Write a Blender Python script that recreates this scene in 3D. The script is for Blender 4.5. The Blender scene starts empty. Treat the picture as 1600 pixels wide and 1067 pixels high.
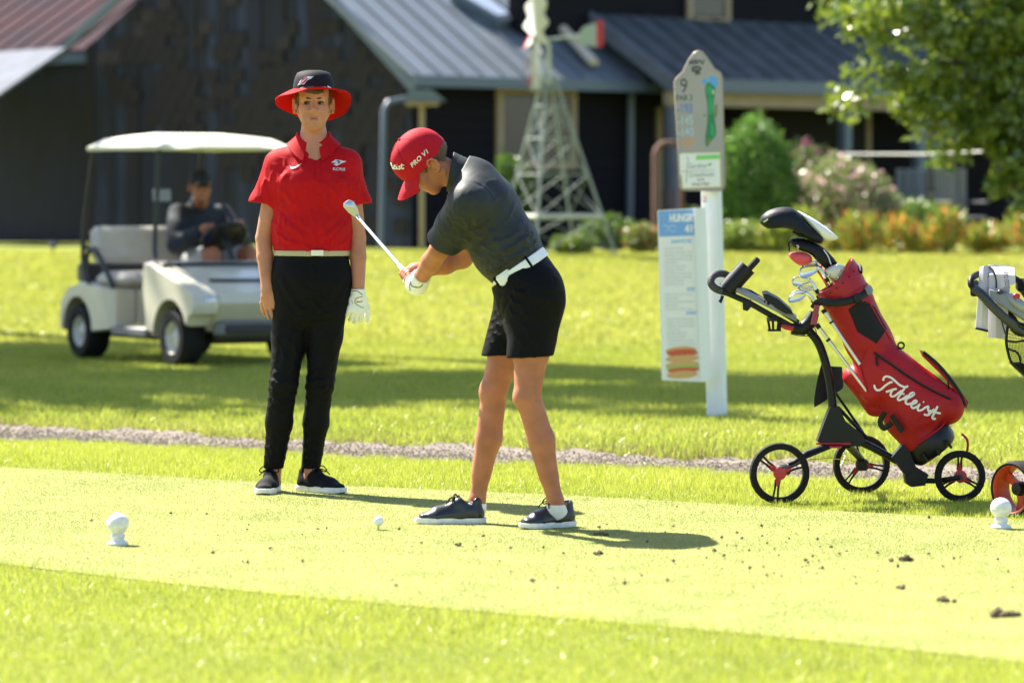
import bpy, bmesh, math, random
import numpy as np
from mathutils import Vector, Matrix
from mathutils.bvhtree import BVHTree
from mathutils.geometry import tessellate_polygon

random.seed(7)
RNG = np.random.default_rng(11)
scene = bpy.context.scene
COL = scene.collection

# ------------------------------------------------------------ camera, light, exposure
F, H, YH = 6000.0, 1.35, 300.0          # focal length in photo pixels, eye height, horizon row
cam_data = bpy.data.cameras.new("camera")
cam = bpy.data.objects.new("camera", cam_data)
COL.objects.link(cam)
cam.location = (0, 0, H)
cam.rotation_euler = (math.radians(90), 0, 0)
cam_data.sensor_width = 36.0
cam_data.lens = F / 1600 * 36.0
cam_data.shift_y = -(533.5 - YH) / 1600
cam_data.clip_start = 0.1
cam_data.clip_end = 2000
cam_data.dof.use_dof = True
cam_data.dof.focus_distance = 16.4
cam_data.dof.aperture_fstop = 2.75
scene.camera = cam

SUN_EL = math.radians(50.5)
SUN_DIR = Vector((-0.70, 0.714, 0)).normalized()      # horizontal direction towards the sun
world = bpy.data.worlds.new("World")
scene.world = world
world.use_nodes = True
wn = world.node_tree
bg = wn.nodes["Background"]
sky = wn.nodes.new("ShaderNodeTexSky")
sky.sky_type = 'NISHITA'
sky.sun_disc = False
sky.sun_elevation = SUN_EL
sky.sun_rotation = math.atan2(SUN_DIR.x, SUN_DIR.y)
wn.links.new(sky.outputs[0], bg.inputs[0])
bg.inputs[1].default_value = 0.078
sun_data = bpy.data.lights.new("sun", 'SUN')
sun_data.energy = 5.0
sun_data.angle = math.radians(0.53)
sun_data.color = (1.0, 0.94, 0.82)
sun = bpy.data.objects.new("sun", sun_data)
COL.objects.link(sun)
to_sun = Vector((SUN_DIR.x * math.cos(SUN_EL), SUN_DIR.y * math.cos(SUN_EL), math.sin(SUN_EL)))
sun.rotation_euler = to_sun.to_track_quat('Z', 'Y').to_euler()
sun.location = (-20, 30, 30)
vs = scene.view_settings
vs.view_transform = 'Standard'
vs.look = 'None'
vs.exposure = 1.93
vs.gamma = 1.0
vs.use_curve_mapping = False

# ------------------------------------------------------------ helpers
def V(*a): return np.array(a, dtype=np.float64)
def W(px, py, d):                                   # photo pixel at depth d
    return np.array([(px - 800) * d / F, d, H - (py - YH) * d / F])
def nrm(v):
    v = np.asarray(v, float); return v / (np.linalg.norm(v) + 1e-12)

def mat(name, col, rough=0.6, var=0.0, vscale=20.0, bump=0.0, bscale=80.0, metal=0.0, spec=0.5,
        sheen=0.0, col2=None, transl=0.0, sss=0.0, coat=0.0, detail=4.0, stretch=None):
    m = bpy.data.materials.new(name); m.use_nodes = True
    nt = m.node_tree; b = nt.nodes["Principled BSDF"]
    b.inputs["Base Color"].default_value = (*col, 1)
    b.inputs["Roughness"].default_value = rough
    b.inputs["Metallic"].default_value = metal
    b.inputs["Specular IOR Level"].default_value = spec
    if sheen: b.inputs["Sheen Weight"].default_value = sheen; b.inputs["Sheen Roughness"].default_value = 0.4
    if coat: b.inputs["Coat Weight"].default_value = coat
    if sss:
        b.inputs["Subsurface Weight"].default_value = sss
        b.inputs["Subsurface Radius"].default_value = (0.012, 0.004, 0.002)
        b.inputs["Subsurface Scale"].default_value = 1.0
    tc = nt.nodes.new("ShaderNodeTexCoord"); src = tc.outputs["Object"]
    if stretch:
        mp = nt.nodes.new("ShaderNodeMapping"); mp.inputs["Scale"].default_value = stretch
        nt.links.new(src, mp.inputs[0]); src = mp.outputs[0]
    if var or col2:
        n = nt.nodes.new("ShaderNodeTexNoise"); n.inputs["Scale"].default_value = vscale
        n.inputs["Detail"].default_value = detail
        nt.links.new(src, n.inputs["Vector"])
        r = nt.nodes.new("ShaderNodeValToRGB")
        c2 = col2 if col2 else tuple(max(0, c * (1 - var)) for c in col)
        c1 = col if col2 else tuple(min(1, c * (1 + var)) for c in col)
        r.color_ramp.elements[0].position = 0.32; r.color_ramp.elements[0].color = (*c2, 1)
        r.color_ramp.elements[1].position = 0.68; r.color_ramp.elements[1].color = (*c1, 1)
        nt.links.new(n.outputs[0], r.inputs[0]); nt.links.new(r.outputs[0], b.inputs["Base Color"])
        csrc = r.outputs[0]
    else:
        csrc = None
    if bump:
        n2 = nt.nodes.new("ShaderNodeTexNoise"); n2.inputs["Scale"].default_value = bscale
        n2.inputs["Detail"].default_value = 5
        nt.links.new(src, n2.inputs["Vector"])
        bp = nt.nodes.new("ShaderNodeBump"); bp.inputs["Strength"].default_value = bump
        bp.inputs["Distance"].default_value = 0.01
        nt.links.new(n2.outputs[0], bp.inputs["Height"]); nt.links.new(bp.outputs[0], b.inputs["Normal"])
    if transl:
        t = nt.nodes.new("ShaderNodeBsdfTranslucent"); t.inputs[0].default_value = (*col, 1)
        if csrc: nt.links.new(csrc, t.inputs[0])
        mx = nt.nodes.new("ShaderNodeMixShader"); mx.inputs[0].default_value = transl
        out = nt.nodes["Material Output"]
        nt.links.new(b.outputs[0], mx.inputs[1]); nt.links.new(t.outputs[0], mx.inputs[2])
        nt.links.new(mx.outputs[0], out.inputs[0])
    return m

def attr_mat(name, rough=0.5, transl=0.4, spec=0.5, gain=1.0):
    """foliage material: colour per blade / leaf from the mesh attribute 'tint'"""
    m = bpy.data.materials.new(name); m.use_nodes = True
    nt = m.node_tree; b = nt.nodes["Principled BSDF"]
    a = nt.nodes.new("ShaderNodeAttribute"); a.attribute_name = "tint"
    nt.links.new(a.outputs["Color"], b.inputs["Base Color"])
    b.inputs["Roughness"].default_value = rough; b.inputs["Specular IOR Level"].default_value = spec
    t = nt.nodes.new("ShaderNodeBsdfTranslucent"); nt.links.new(a.outputs["Color"], t.inputs[0])
    mx = nt.nodes.new("ShaderNodeMixShader"); mx.inputs[0].default_value = transl
    out = nt.nodes["Material Output"]
    nt.links.new(b.outputs[0], mx.inputs[1]); nt.links.new(t.outputs[0], mx.inputs[2])
    nt.links.new(mx.outputs[0], out.inputs[0])
    return m

WORLD = {}       # object name -> (world verts, faces), for laying prints on surfaces
def root_loc(o):
    l = np.zeros(3)
    while o is not None:
        l = l + np.array(o.location); o = o.parent
    return l

def mesh_obj(name, verts, faces, mats, parent=None, origin=None, smooth=True, midx=None, local=False, fast=False):
    """one mesh object; verts are world coordinates unless local"""
    verts = np.asarray(verts, float).reshape(-1, 3)
    if parent is not None and not local:
        off = root_loc(parent)
    elif origin is not None:
        off = np.asarray(origin, float)
    else:
        off = np.zeros(3)
    me = bpy.data.meshes.new(name)
    vv = verts - off
    if fast:                                     # faces: (n,3) or (n,4) array
        faces = np.asarray(faces, np.int32); n, k = faces.shape
        me.vertices.add(len(vv)); me.vertices.foreach_set("co", vv.astype(np.float32).ravel())
        me.loops.add(n * k); me.loops.foreach_set("vertex_index", faces.ravel())
        me.polygons.add(n); me.polygons.foreach_set("loop_start", np.arange(0, n * k, k, dtype=np.int32))
        me.update(calc_edges=True)
    else:
        me.from_pydata([tuple(v) for v in vv], [], [tuple(int(i) for i in f) for f in faces])
    if not isinstance(mats, (list, tuple)): mats = [mats]
    for m in mats: me.materials.append(m)
    np_ = len(me.polygons)
    if midx is not None: me.polygons.foreach_set("material_index", np.asarray(midx, np.int32))
    me.polygons.foreach_set("use_smooth", np.full(np_, bool(smooth)))
    me.update()
    o = bpy.data.objects.new(name, me); COL.objects.link(o)
    if parent is not None: o.parent = parent
    elif origin is not None: o.location = off
    if not local: WORLD[o.name] = (verts, faces)
    return o

def tag(o, label, cat, group=None):
    o["label"] = label; o["category"] = cat
    if group: o["group"] = group
    return o
def struct(o): o["kind"] = "structure"; return o
def stuff(o): o["kind"] = "stuff"; return o
def empty(name, loc, rz=0.0):
    o = bpy.data.objects.new(name, None); COL.objects.link(o)
    o.location = tuple(loc); o.rotation_euler = (0, 0, rz); o.empty_display_size = 0.1
    return o

def basis(d, hint=(0, 0, 1)):
    d = nrm(d); h = np.asarray(hint, float)
    if abs(np.dot(d, h)) > 0.97: h = V(1, 0, 0)
    u = nrm(np.cross(h, d)); v = np.cross(d, u)
    return u, v, d

class MB:
    def __init__(s): s.v = []; s.f = []
    def add(s, v, f):
        o = len(s.v); s.v += [tuple(p) for p in v]; s.f += [tuple(i + o for i in q) for q in f]; return s
    def hexa(s, p):                               # 8 corners: bottom 4 ccw, top 4 ccw
        return s.add(p, [(3, 2, 1, 0), (4, 5, 6, 7), (0, 1, 5, 4), (1, 2, 6, 5), (2, 3, 7, 6), (3, 0, 4, 7)])
    def box(s, c, size, ax=None, bev=0.0):
        ax = np.eye(3) if ax is None else np.array(ax); h = np.array(size) / 2.0; c = np.asarray(c, float)
        if bev <= 0:
            p = [c + ax[0] * h[0] * a + ax[1] * h[1] * b + ax[2] * h[2] * e for e in (-1, 1) for a, b in ((-1, -1), (1, -1), (1, 1), (-1, 1))]
            return s.hexa(p)
        # chamfered along every edge: stacked rings
        rings = []
        for z, ins in ((-h[2], bev), (-h[2] + bev, 0), (h[2] - bev, 0), (h[2], bev)):
            a, b = h[0] - ins, h[1] - ins; k = min(bev, a * .9, b * .9)
            pts = [(-a + k, -b), (a - k, -b), (a, -b + k), (a, b - k), (a - k, b), (-a + k, b), (-a, b - k), (-a, -b + k)]
            rings.append([c + ax[0] * x + ax[1] * y + ax[2] * z for x, y in pts])
        return s.loft(rings)
    def loft(s, rings, cap=True, closed=True):
        n = len(rings[0]); v = [p for r in rings for p in r]; f = []
        for i in range(len(rings) - 1):
            for j in range(n if closed else n - 1):
                k = (j + 1) % n; f.append((i * n + j, i * n + k, (i + 1) * n + k, (i + 1) * n + j))
        if cap and closed:
            f.append(tuple(reversed(range(n)))); f.append(tuple((len(rings) - 1) * n + j for j in range(n)))
        return s.add(v, f)
    def tube(s, pts, r, n=10, cap=True, flat=None, closed=False):
        pts = [np.asarray(p, float) for p in pts]; m = len(pts)
        r = [r] * m if np.isscalar(r) else r
        rings = []; u = None
        for i in range(m):
            if closed: d = pts[(i + 1) % m] - pts[i - 1]
            else: d = pts[min(i + 1, m - 1)] - pts[max(i - 1, 0)]
            d = nrm(d)
            if u is None: u, v, _ = basis(d)
            else: u = nrm(u - d * np.dot(u, d)); v = np.cross(d, u)
            rr = r[i] if not np.isscalar(r[i]) else (r[i], r[i])
            if flat is not None:
                uu = nrm(np.asarray(flat, float) - d * np.dot(flat, d)); vv = np.cross(d, uu)
            else: uu, vv = u, v
            rings.append([pts[i] + uu * rr[0] * math.cos(2 * math.pi * j / n) + vv * rr[1] * math.sin(2 * math.pi * j / n) for j in range(n)])
        if closed:
            rings.append(rings[0]); return s.loft(rings, cap=False)
        return s.loft(rings, cap)
    def lathe(s, prof, o, axis=(0, 0, 1), n=24, a0=0.0, a1=2 * math.pi, hint=(0, 0, 1)):
        u, v, d = basis(axis, hint if abs(np.dot(nrm(axis), hint)) < .9 else (0, 1, 0)); o = np.asarray(o, float)
        full = abs(a1 - a0 - 2 * math.pi) < 1e-6
        m = n if full else n + 1
        rings = [[o + d * z + (u * math.cos(a0 + (a1 - a0) * j / n) + v * math.sin(a0 + (a1 - a0) * j / n)) * r for j in range(m)] for r, z in prof]
        return s.loft(rings, cap=False, closed=full)
    def sphere(s, c, r, n=16, m=10, ax=None):
        c = np.asarray(c, float); r = (r, r, r) if np.isscalar(r) else r; ax = np.eye(3) if ax is None else np.array(ax)
        rings = []
        for i in range(m + 1):
            t = math.pi * (0.001 + 0.998 * i / m)
            rings.append([c + ax[0] * r[0] * math.sin(t) * math.cos(2 * math.pi * j / n) + ax[1] * r[1] * math.sin(t) * math.sin(2 * math.pi * j / n) - ax[2] * r[2] * math.cos(t) for j in range(n)])
        return s.loft(rings)
    def prism(s, poly, ext):                      # poly: 3d points of a planar outline, ext: extrusion vector
        a = [np.asarray(p, float) for p in poly]; b = [p + np.asarray(ext, float) for p in a]
        return s.loft([a, b])
    def strip(s, a, b, th):                       # thick ribbon between two polylines, thickness vector th (or list)
        a = [np.asarray(p, float) for p in a]; b = [np.asarray(p, float) for p in b]
        rings = []
        for i in range(len(a)):
            t = np.asarray(th[i] if isinstance(th, list) else th, float)
            rings.append([a[i], b[i], b[i] + t, a[i] + t])
        return s.loft(rings)
    def build(s, name, m, parent=None, smooth=True, **k):
        o = mesh_obj(name, s.v, s.f, m, parent, smooth=smooth, **k)
        if smooth:
            try: o.data.set_sharp_from_angle(angle=math.radians(42))
            except Exception: pass
        return o

def catmull(pts, n=6, closed=False):
    pts = [np.asarray(p, float) for p in pts]; out = []; m = len(pts)
    for i in range(m if closed else m - 1):
        if closed: p0, p1, p2, p3 = pts[i - 1], pts[i], pts[(i + 1) % m], pts[(i + 2) % m]
        else: p0, p1, p2, p3 = pts[max(i - 1, 0)], pts[i], pts[i + 1], pts[min(i + 2, m - 1)]
        for j in range(n):
            t = j / n
            out.append(0.5 * ((2 * p1) + (-p0 + p2) * t + (2 * p0 - 5 * p1 + 4 * p2 - p3) * t * t + (-p0 + 3 * p1 - 3 * p2 + p3) * t ** 3))
    if not closed: out.append(pts[-1])
    return out

# ------------------------------------------------------------ implicit surfaces (bodies, cloth)
class SDF:
    def __init__(s, lo, hi, h):
        s.lo = np.array(lo, np.float32); s.h = h
        s.n = np.ceil((np.array(hi) - np.array(lo)) / h).astype(int) + 1
        s.f = np.full(s.n, 0.5, np.float32)
        s.ax = [s.lo[i] + h * np.arange(s.n[i], dtype=np.float32) for i in range(3)]
    def _sl(s, lo, hi):
        a = np.clip(np.floor((np.array(lo) - s.lo) / s.h).astype(int), 0, s.n); b = np.clip(np.ceil((np.array(hi) - s.lo) / s.h).astype(int) + 1, 0, s.n)
        sl = tuple(slice(a[i], b[i]) for i in range(3))
        X = s.ax[0][sl[0]][:, None, None]; Y = s.ax[1][sl[1]][None, :, None]; Z = s.ax[2][sl[2]][None, None, :]
        return sl, X, Y, Z
    def _apply(s, sl, d, k, op):
        a = s.f[sl]
        if a.size == 0: return
        if op == 'add':
            if k > 0:
                h = np.maximum(k - np.abs(a - d), 0) / k; s.f[sl] = np.minimum(a, d) - h * h * k * 0.25
            else: s.f[sl] = np.minimum(a, d)
        else:
            d = -d
            if k > 0:
                h = np.maximum(k - np.abs(a - d), 0) / k; s.f[sl] = np.maximum(a, d) + h * h * k * 0.25
            else: s.f[sl] = np.maximum(a, d)
    def cone(s, a, b, ra, rb, k=0.02, op='add', flat=None):
        a = np.asarray(a, np.float32); b = np.asarray(b, np.float32)
        R = max(ra, rb) * (max(1, flat[1]) if flat else 1) + k + 3 * s.h
        sl, X, Y, Z = s._sl(np.minimum(a, b) - R, np.maximum(a, b) + R)
        ab = b - a; L2 = float(ab @ ab) + 1e-9
        x, y, z = X - a[0], Y - a[1], Z - a[2]
        t = np.clip((x * ab[0] + y * ab[1] + z * ab[2]) / L2, 0, 1)
        x = x - t * ab[0]; y = y - t * ab[1]; z = z - t * ab[2]
        if flat:
            u = nrm(flat[0]); g = 1.0 / flat[1] - 1.0
            c = (x * u[0] + y * u[1] + z * u[2]) * g
            x = x + c * u[0]; y = y + c * u[1]; z = z + c * u[2]
        d = np.sqrt(x * x + y * y + z * z) - (ra + (rb - ra) * t)
        s._apply(sl, d.astype(np.float32), k, op); return s
    def chain(s, pts, rs, k=0.02, flat=None):
        for i in range(len(pts) - 1): s.cone(pts[i], pts[i + 1], rs[i], rs[i + 1], k, flat=flat)
        return s
    def econe(s, a, b, side, r0, r1, k=0.03, op='add'):
        """elliptical cone from a to b: r=(half width along side, half depth)"""
        a = np.asarray(a, np.float32); b = np.asarray(b, np.float32)
        ab = b - a; L = float(np.linalg.norm(ab)); w = ab / L
        u = nrm(np.asarray(side) - w * np.dot(side, w)); v = np.cross(w, u)
        R = max(*r0, *r1) + k + 3 * s.h
        sl, X, Y, Z = s._sl(np.minimum(a, b) - R, np.maximum(a, b) + R)
        x, y, z = X - a[0], Y - a[1], Z - a[2]
        q = x * w[0] + y * w[1] + z * w[2]; t = np.clip(q / L, 0, 1); q = q - t * L
        U = x * u[0] + y * u[1] + z * u[2]; Vv = x * v[0] + y * v[1] + z * v[2]
        ru = r0[0] + (r1[0] - r0[0]) * t; rv = r0[1] + (r1[1] - r0[1]) * t; rm = np.minimum(ru, rv)
        g = np.sqrt((U / ru) ** 2 + (Vv / rv) ** 2 + (q / rm) ** 2)
        d = (g - 1) * rm
        s._apply(sl, d.astype(np.float32), k, op); return s
    def ell(s, c, ax, r, k=0.02, op='add'):
        c = np.asarray(c, np.float32); R = max(r) + k + 3 * s.h
        sl, X, Y, Z = s._sl(c - R, c + R); x, y, z = X - c[0], Y - c[1], Z - c[2]
        g = 0
        for i in range(3): g = g + ((x * ax[i][0] + y * ax[i][1] + z * ax[i][2]) / r[i]) ** 2
        d = (np.sqrt(g) - 1) * min(r)
        s._apply(sl, d.astype(np.float32), k, op); return s
    def cut(s, p, n, bb=None, k=0.0):               # keep the side opposite to n
        p = np.asarray(p, np.float32); n = nrm(n)
        if bb is None: sl, X, Y, Z = s._sl(s.lo, s.lo + s.n * s.h)
        else: sl, X, Y, Z = s._sl(*bb)
        d = (X - p[0]) * n[0] + (Y - p[1]) * n[1] + (Z - p[2]) * n[2]
        a = s.f[sl]
        if k > 0:
            h = np.maximum(k - np.abs(a - d), 0) / k; s.f[sl] = np.maximum(a, d) + h * h * k * 0.25
        else: s.f[sl] = np.maximum(a, d)
        return s
    def merge(s, o, k=0.0):
        s._apply((slice(None),) * 3, o.f, k, 'add'); return s
    def twin(s): return SDF(s.lo, s.lo + s.h * (s.n - 1) - s.h * .25, s.h)
    def mesh(s):
        f = s.f
        f[0] = f[-1] = 0.5; f[:, 0] = f[:, -1] = 0.5; f[:, :, 0] = f[:, :, -1] = 0.5
        ins = f < 0
        c = ins[:-1, :-1, :-1].astype(np.int8)
        acc = np.zeros(c.shape, np.int8)
        for i in (0, 1):
            for j in (0, 1):
                for k in (0, 1):
                    acc += ins[i:ins.shape[0] - 1 + i, j:ins.shape[1] - 1 + j, k:ins.shape[2] - 1 + k]
        act = (acc > 0) & (acc < 8)
        I, J, K = np.nonzero(act)
        idx = np.full(c.shape, -1, np.int32); idx[I, J, K] = np.arange(len(I))
        pos = np.zeros((len(I), 3)); cnt = np.zeros(len(I))
        cor = [(i, j, k) for i in (0, 1) for j in (0, 1) for k in (0, 1)]
        val = {q: f[I + q[0], J + q[1], K + q[2]] for q in cor}
        for q in cor:
            for axis in range(3):
                if q[axis] == 0:
                    r = list(q); r[axis] = 1; r = tuple(r)
                    a, b = val[q], val[r]; m = (a < 0) != (b < 0)
                    t = np.where(m, a / np.where(m, a - b, 1), 0)
                    for ax in range(3):
                        pos[:, ax] += np.where(m, q[ax] + (t if ax == axis else 0), 0)
                    cnt += m
        pos /= cnt[:, None]
        verts = s.lo + s.h * (np.stack([I, J, K], 1) + pos)
        quads = []
        for axis in range(3):
            a = [slice(None)] * 3; b = [slice(None)] * 3
            a[axis] = slice(0, -1); b[axis] = slice(1, None)
            A = ins[tuple(a)]; B = ins[tuple(b)]
            o1, o2 = [i for i in range(3) if i != axis]
            ch = A != B
            E = np.array(np.nonzero(ch)).T
            ok = (E[:, o1] > 0) & (E[:, o2] > 0) & (E[:, o1] < c.shape[o1]) & (E[:, o2] < c.shape[o2])
            E = E[ok]
            def cell(d1, d2):
                q = E.copy(); q[:, o1] += d1; q[:, o2] += d2
                return idx[q[:, 0], q[:, 1], q[:, 2]]
            qd = np.stack([cell(-1, -1), cell(0, -1), cell(0, 0), cell(-1, 0)], 1)
            flip = A[E[:, 0], E[:, 1], E[:, 2]]
            if axis == 1: flip = ~flip
            qd[~flip] = qd[~flip][:, ::-1]
            quads.append(qd)
        faces = np.concatenate(quads)
        faces = faces[(faces >= 0).all(1)]
        return verts, faces

def vnormals(v, f):
    a, b, c, d = (v[f[:, i]] for i in range(4))
    n = np.cross(c - a, d - b); out = np.zeros_like(v)
    for i in range(4): np.add.at(out, f[:, i], n)
    return out / (np.linalg.norm(out, axis=1, keepdims=True) + 1e-12)
def relax(v, f, it=1, lam=0.5):
    for _ in range(it):
        s = np.zeros_like(v); c = np.zeros(len(v))
        for i in range(4):
            j = (i + 1) % 4
            np.add.at(s, f[:, i], v[f[:, j]]); np.add.at(c, f[:, i], 1)
            np.add.at(s, f[:, j], v[f[:, i]]); np.add.at(c, f[:, j], 1)
        v = v + lam * (s / np.maximum(c, 1)[:, None] - v)
    return v
def wrinkle(v, f, folds=(), amp=0.0, freq=30.0, seed=0, packs=()):
    """cloth folds: each fold = (p, q, width, height); plus a soft uneven surface"""
    n = vnormals(v, f); d = np.zeros(len(v))
    for p, q, w, hgt in folds:
        p = np.asarray(p); q = np.asarray(q); pq = q - p
        t = np.clip(((v - p) @ pq) / (pq @ pq), 0, 1)
        r = np.linalg.norm(v - p - t[:, None] * pq, axis=1)
        d += hgt * np.exp(-(r / w) ** 2) * (0.25 + 0.75 * np.sin(math.pi * np.clip(t, 0.02, 0.98))) - 0.5 * hgt * np.exp(-((r - 2 * w) / w) ** 2)
    for c, r, k, a in packs:                      # groups of creases: centre, reach, wave vector, height
        k = np.asarray(k, float); kp = np.array([k[1] - k[2], k[2] - k[0], k[0] - k[1]]) * .45
        ph = v @ k + 1.1 * np.sin(v @ kp + a * 900) + .6 * np.sin(v @ (kp * 2.3) + 1.7)
        g = np.exp(-(np.linalg.norm(v - np.asarray(c), axis=1) / r) ** 2)
        d += a * g * ((1 - np.abs(np.sin(ph * .5))) ** 1.6 - .35)
    if amp:
        rg = np.random.default_rng(seed)
        for i in range(5):
            k = rg.normal(size=3); k = k / np.linalg.norm(k) * freq * (0.6 + 0.5 * i)
            d += amp / (1 + 0.6 * i) * np.sin(v @ k + rg.uniform(0, 6) + 1.3 * np.sin(v @ k[[1, 2, 0]] * 0.7))
    return v + n * d[:, None]

# ------------------------------------------------------------ print laid on surfaces
def bvh_of(objs):
    vs_, fs_ = [], []
    for o in objs:
        v, f = WORLD[o.name]; off = len(vs_)
        vs_ += [tuple(p) for p in v]; fs_ += [tuple(int(i) + off for i in q) for q in f]
    return BVHTree.FromPolygons(vs_, fs_)
def subdiv2(tris, mx):
    out = []; st = list(tris)
    while st:
        t = st.pop(); e = [np.linalg.norm(t[i] - t[(i + 1) % 3]) for i in range(3)]; i = int(np.argmax(e))
        if e[i] <= mx: out.append(t); continue
        a, b, c = t[i], t[(i + 1) % 3], t[(i + 2) % 3]; m = (a + b) / 2
        st.append((a, m, c)); st.append((m, b, c))
    return out
def poly2(pts):
    p = [np.array(q[:2], float) for q in pts]
    tr = tessellate_polygon([[Vector((q[0], q[1], 0)) for q in p]])
    return [(p[a], p[b], p[c]) for a, b, c in tr]
def stroke2(pts, w, n=5, smooth=True):
    p = catmull([np.array(q, float) for q in pts], n) if smooth and len(pts) > 2 else [np.array(q, float) for q in pts]
    L, R = [], []
    for i in range(len(p)):
        d = nrm(p[min(i + 1, len(p) - 1)] - p[max(i - 1, 0)]); nn = np.array([-d[1], d[0]])
        ww = w * (0.75 if i in (0, len(p) - 1) else 1.0)
        L.append(p[i] + nn * ww / 2); R.append(p[i] - nn * ww / 2)
    out = []
    for i in range(len(p) - 1):
        out += [(L[i], R[i], R[i + 1]), (L[i], R[i + 1], L[i + 1])]
    return out
_tc = {}
def text2(body, o, u, v, bold=0.0):
    """outline text fitted to the parallelogram o + [0,1]u + [0,1]v (pixels)"""
    cu = bpy.data.curves.new("lettering", 'FONT'); cu.body = body; cu.offset = bold; cu.resolution_u = 3
    ob = bpy.data.objects.new("lettering", cu)
    COL.objects.link(ob)
    dg = bpy.context.evaluated_depsgraph_get()
    me = ob.evaluated_get(dg).to_mesh(); me.calc_loop_triangles()
    co = np.array([q.co[:2] for q in me.vertices]); tr = [tuple(t.vertices) for t in me.loop_triangles]
    ob.evaluated_get(dg).to_mesh_clear(); bpy.data.objects.remove(ob); bpy.data.curves.remove(cu)
    lo, hi = co.min(0), co.max(0); q = (co - lo) / (hi - lo)
    o = np.array(o, float); P = o + q[:, :1] * np.array(u, float) + q[:, 1:] * np.array(v, float)
    return [(P[a], P[b], P[c]) for a, b, c in tr]
def decal(name, tris, target, m, parent, off=0.0015, mx=3.0, ramp=0.0, eye=None, maxd=200):
    """lay flat print (triangles in photo pixels) on the surface it belongs to"""
    tree = target if isinstance(target, BVHTree) else bvh_of(target if isinstance(target, (list, tuple)) else [target])
    vs_, fs_, key = [], [], {}
    tl = subdiv2(tris, mx); nt = max(1, len(tl))
    eye = np.array([0, 0, H]) if eye is None else eye
    for ti, t in enumerate(tl):
        ids = []
        for p in t:
            kk = (round(p[0], 2), round(p[1], 2))
            if kk not in key:
                d = nrm(W(p[0], p[1], 1.0) - np.array([0, 0, H]))
                hit = tree.ray_cast(Vector(eye), Vector(d), maxd)
                if hit[0] is None: key[kk] = -1
                else:
                    nn = np.array(hit[1]); nn = nn if nn @ d < 0 else -nn
                    vs_.append(np.array(hit[0]) + nn * off); key[kk] = len(vs_) - 1
            ids.append(key[kk])
        if min(ids) >= 0 and len(set(ids)) == 3:
            a, b, c = (vs_[i] for i in ids)
            if max(np.linalg.norm(a - b), np.linalg.norm(b - c), np.linalg.norm(a - c)) < 0.08 * max(1, mx / 3):
                fs_.append(tuple(ids))
    if not fs_: return None
    return mesh_obj(name, vs_, fs_, m, parent, smooth=True)
# ------------------------------------------------------------ ground
def sstep(t): t = np.clip(t, 0, 1); return t * t * (3 - 2 * t)
def tee_front(x): return 12.25 - 0.9 * x + 0.10 * np.sin(1.7 * x)
def tee_back(x): return 17.15 - 0.64 * x + 0.06 * np.sin(2.3 * x + 1)
def path_mid(x): return 20.05 - 0.72 * x + 0.10 * np.sin(0.9 * x)
def ground_z(x, y):
    x = np.asarray(x, float); y = np.asarray(y, float)
    z = 0.62 * sstep((y - 31.0) / 15.0)
    p = (y - path_mid(x)) / 1.2
    z = z - 0.045 * np.exp(-p * p * 1.3)
    z = z + 0.012 * np.sin(1.3 * x + 0.5 * y) * sstep((y - 22) / 5)
    return z
def gz(x, y): return float(ground_z(x, y))

def lines(segs): return np.concatenate([np.arange(a, b, s) for a, b, s in segs])
xs = lines([(-400, -40, 40), (-40, -9, 2.5), (-9, 9, 0.2), (9, 40, 2.5), (40, 401, 40)])
ys = lines([(-60, 4, 8), (4, 9, 1), (9, 48, 0.2), (48, 80, 2), (80, 900, 60)])
GX, GY = np.meshgrid(xs, ys, indexing='ij')
gv = np.stack([GX, GY, ground_z(GX, GY)], -1).reshape(-1, 3)
nx, ny = len(xs), len(ys)
ii = (np.arange(nx - 1)[:, None] * ny + np.arange(ny - 1)[None, :]).ravel()
gf = np.stack([ii, ii + ny, ii + ny + 1, ii + 1], 1)
M_LAWN = mat("lawn_ground", (0.165, 0.185, 0.022), rough=0.9, col2=(0.115, 0.14, 0.016), vscale=1.6, bump=0.8, bscale=60, spec=0.2, detail=8)
M_TEE = mat("tee_ground", (0.275, 0.285, 0.085), rough=0.9, col2=(0.19, 0.215, 0.053), vscale=3.5, bump=0.7, bscale=120, spec=0.2, detail=9)
M_PATH = mat("gravel_bed", (0.19, 0.155, 0.125), rough=0.95, col2=(0.10, 0.08, 0.065), vscale=9, bump=1.0, bscale=45, detail=9)
lawn = struct(mesh_obj("lawn", gv, gf, M_LAWN, fast=True))

def sheet(name, xa, xb, fa, fb, m, lift, n=60, k=10):
    v, f = [], []
    X = np.linspace(xa, xb, n)
    for x in X:
        for t in np.linspace(0, 1, k):
            y = fa(x) * (1 - t) + fb(x) * t
            v.append((x, y, gz(x, y) + lift))
    for i in range(n - 1):
        for j in range(k - 1):
            a = i * k + j; f.append((a, a + k, a + k + 1, a + 1))
    return struct(mesh_obj(name, v, f, m))
tee_box = sheet("tee_box", -6, 6, tee_front, tee_back, M_TEE, 0.004)
jag = lambda x, s: 0.10 * np.sin(3.1 * x + s) + 0.09 * np.sin(7.7 * x + 2 * s + np.sin(2 * x)) + 0.07 * np.sin(17 * x + s) + 0.05 * np.sin(41 * x + 3 * s)
gravel_path = sheet("gravel_path", -9, 8, lambda x: path_mid(x) - 0.66 + jag(x, 0), lambda x: path_mid(x) + 0.6 + jag(x, 2), M_PATH, 0.006, n=260, k=8)

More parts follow.
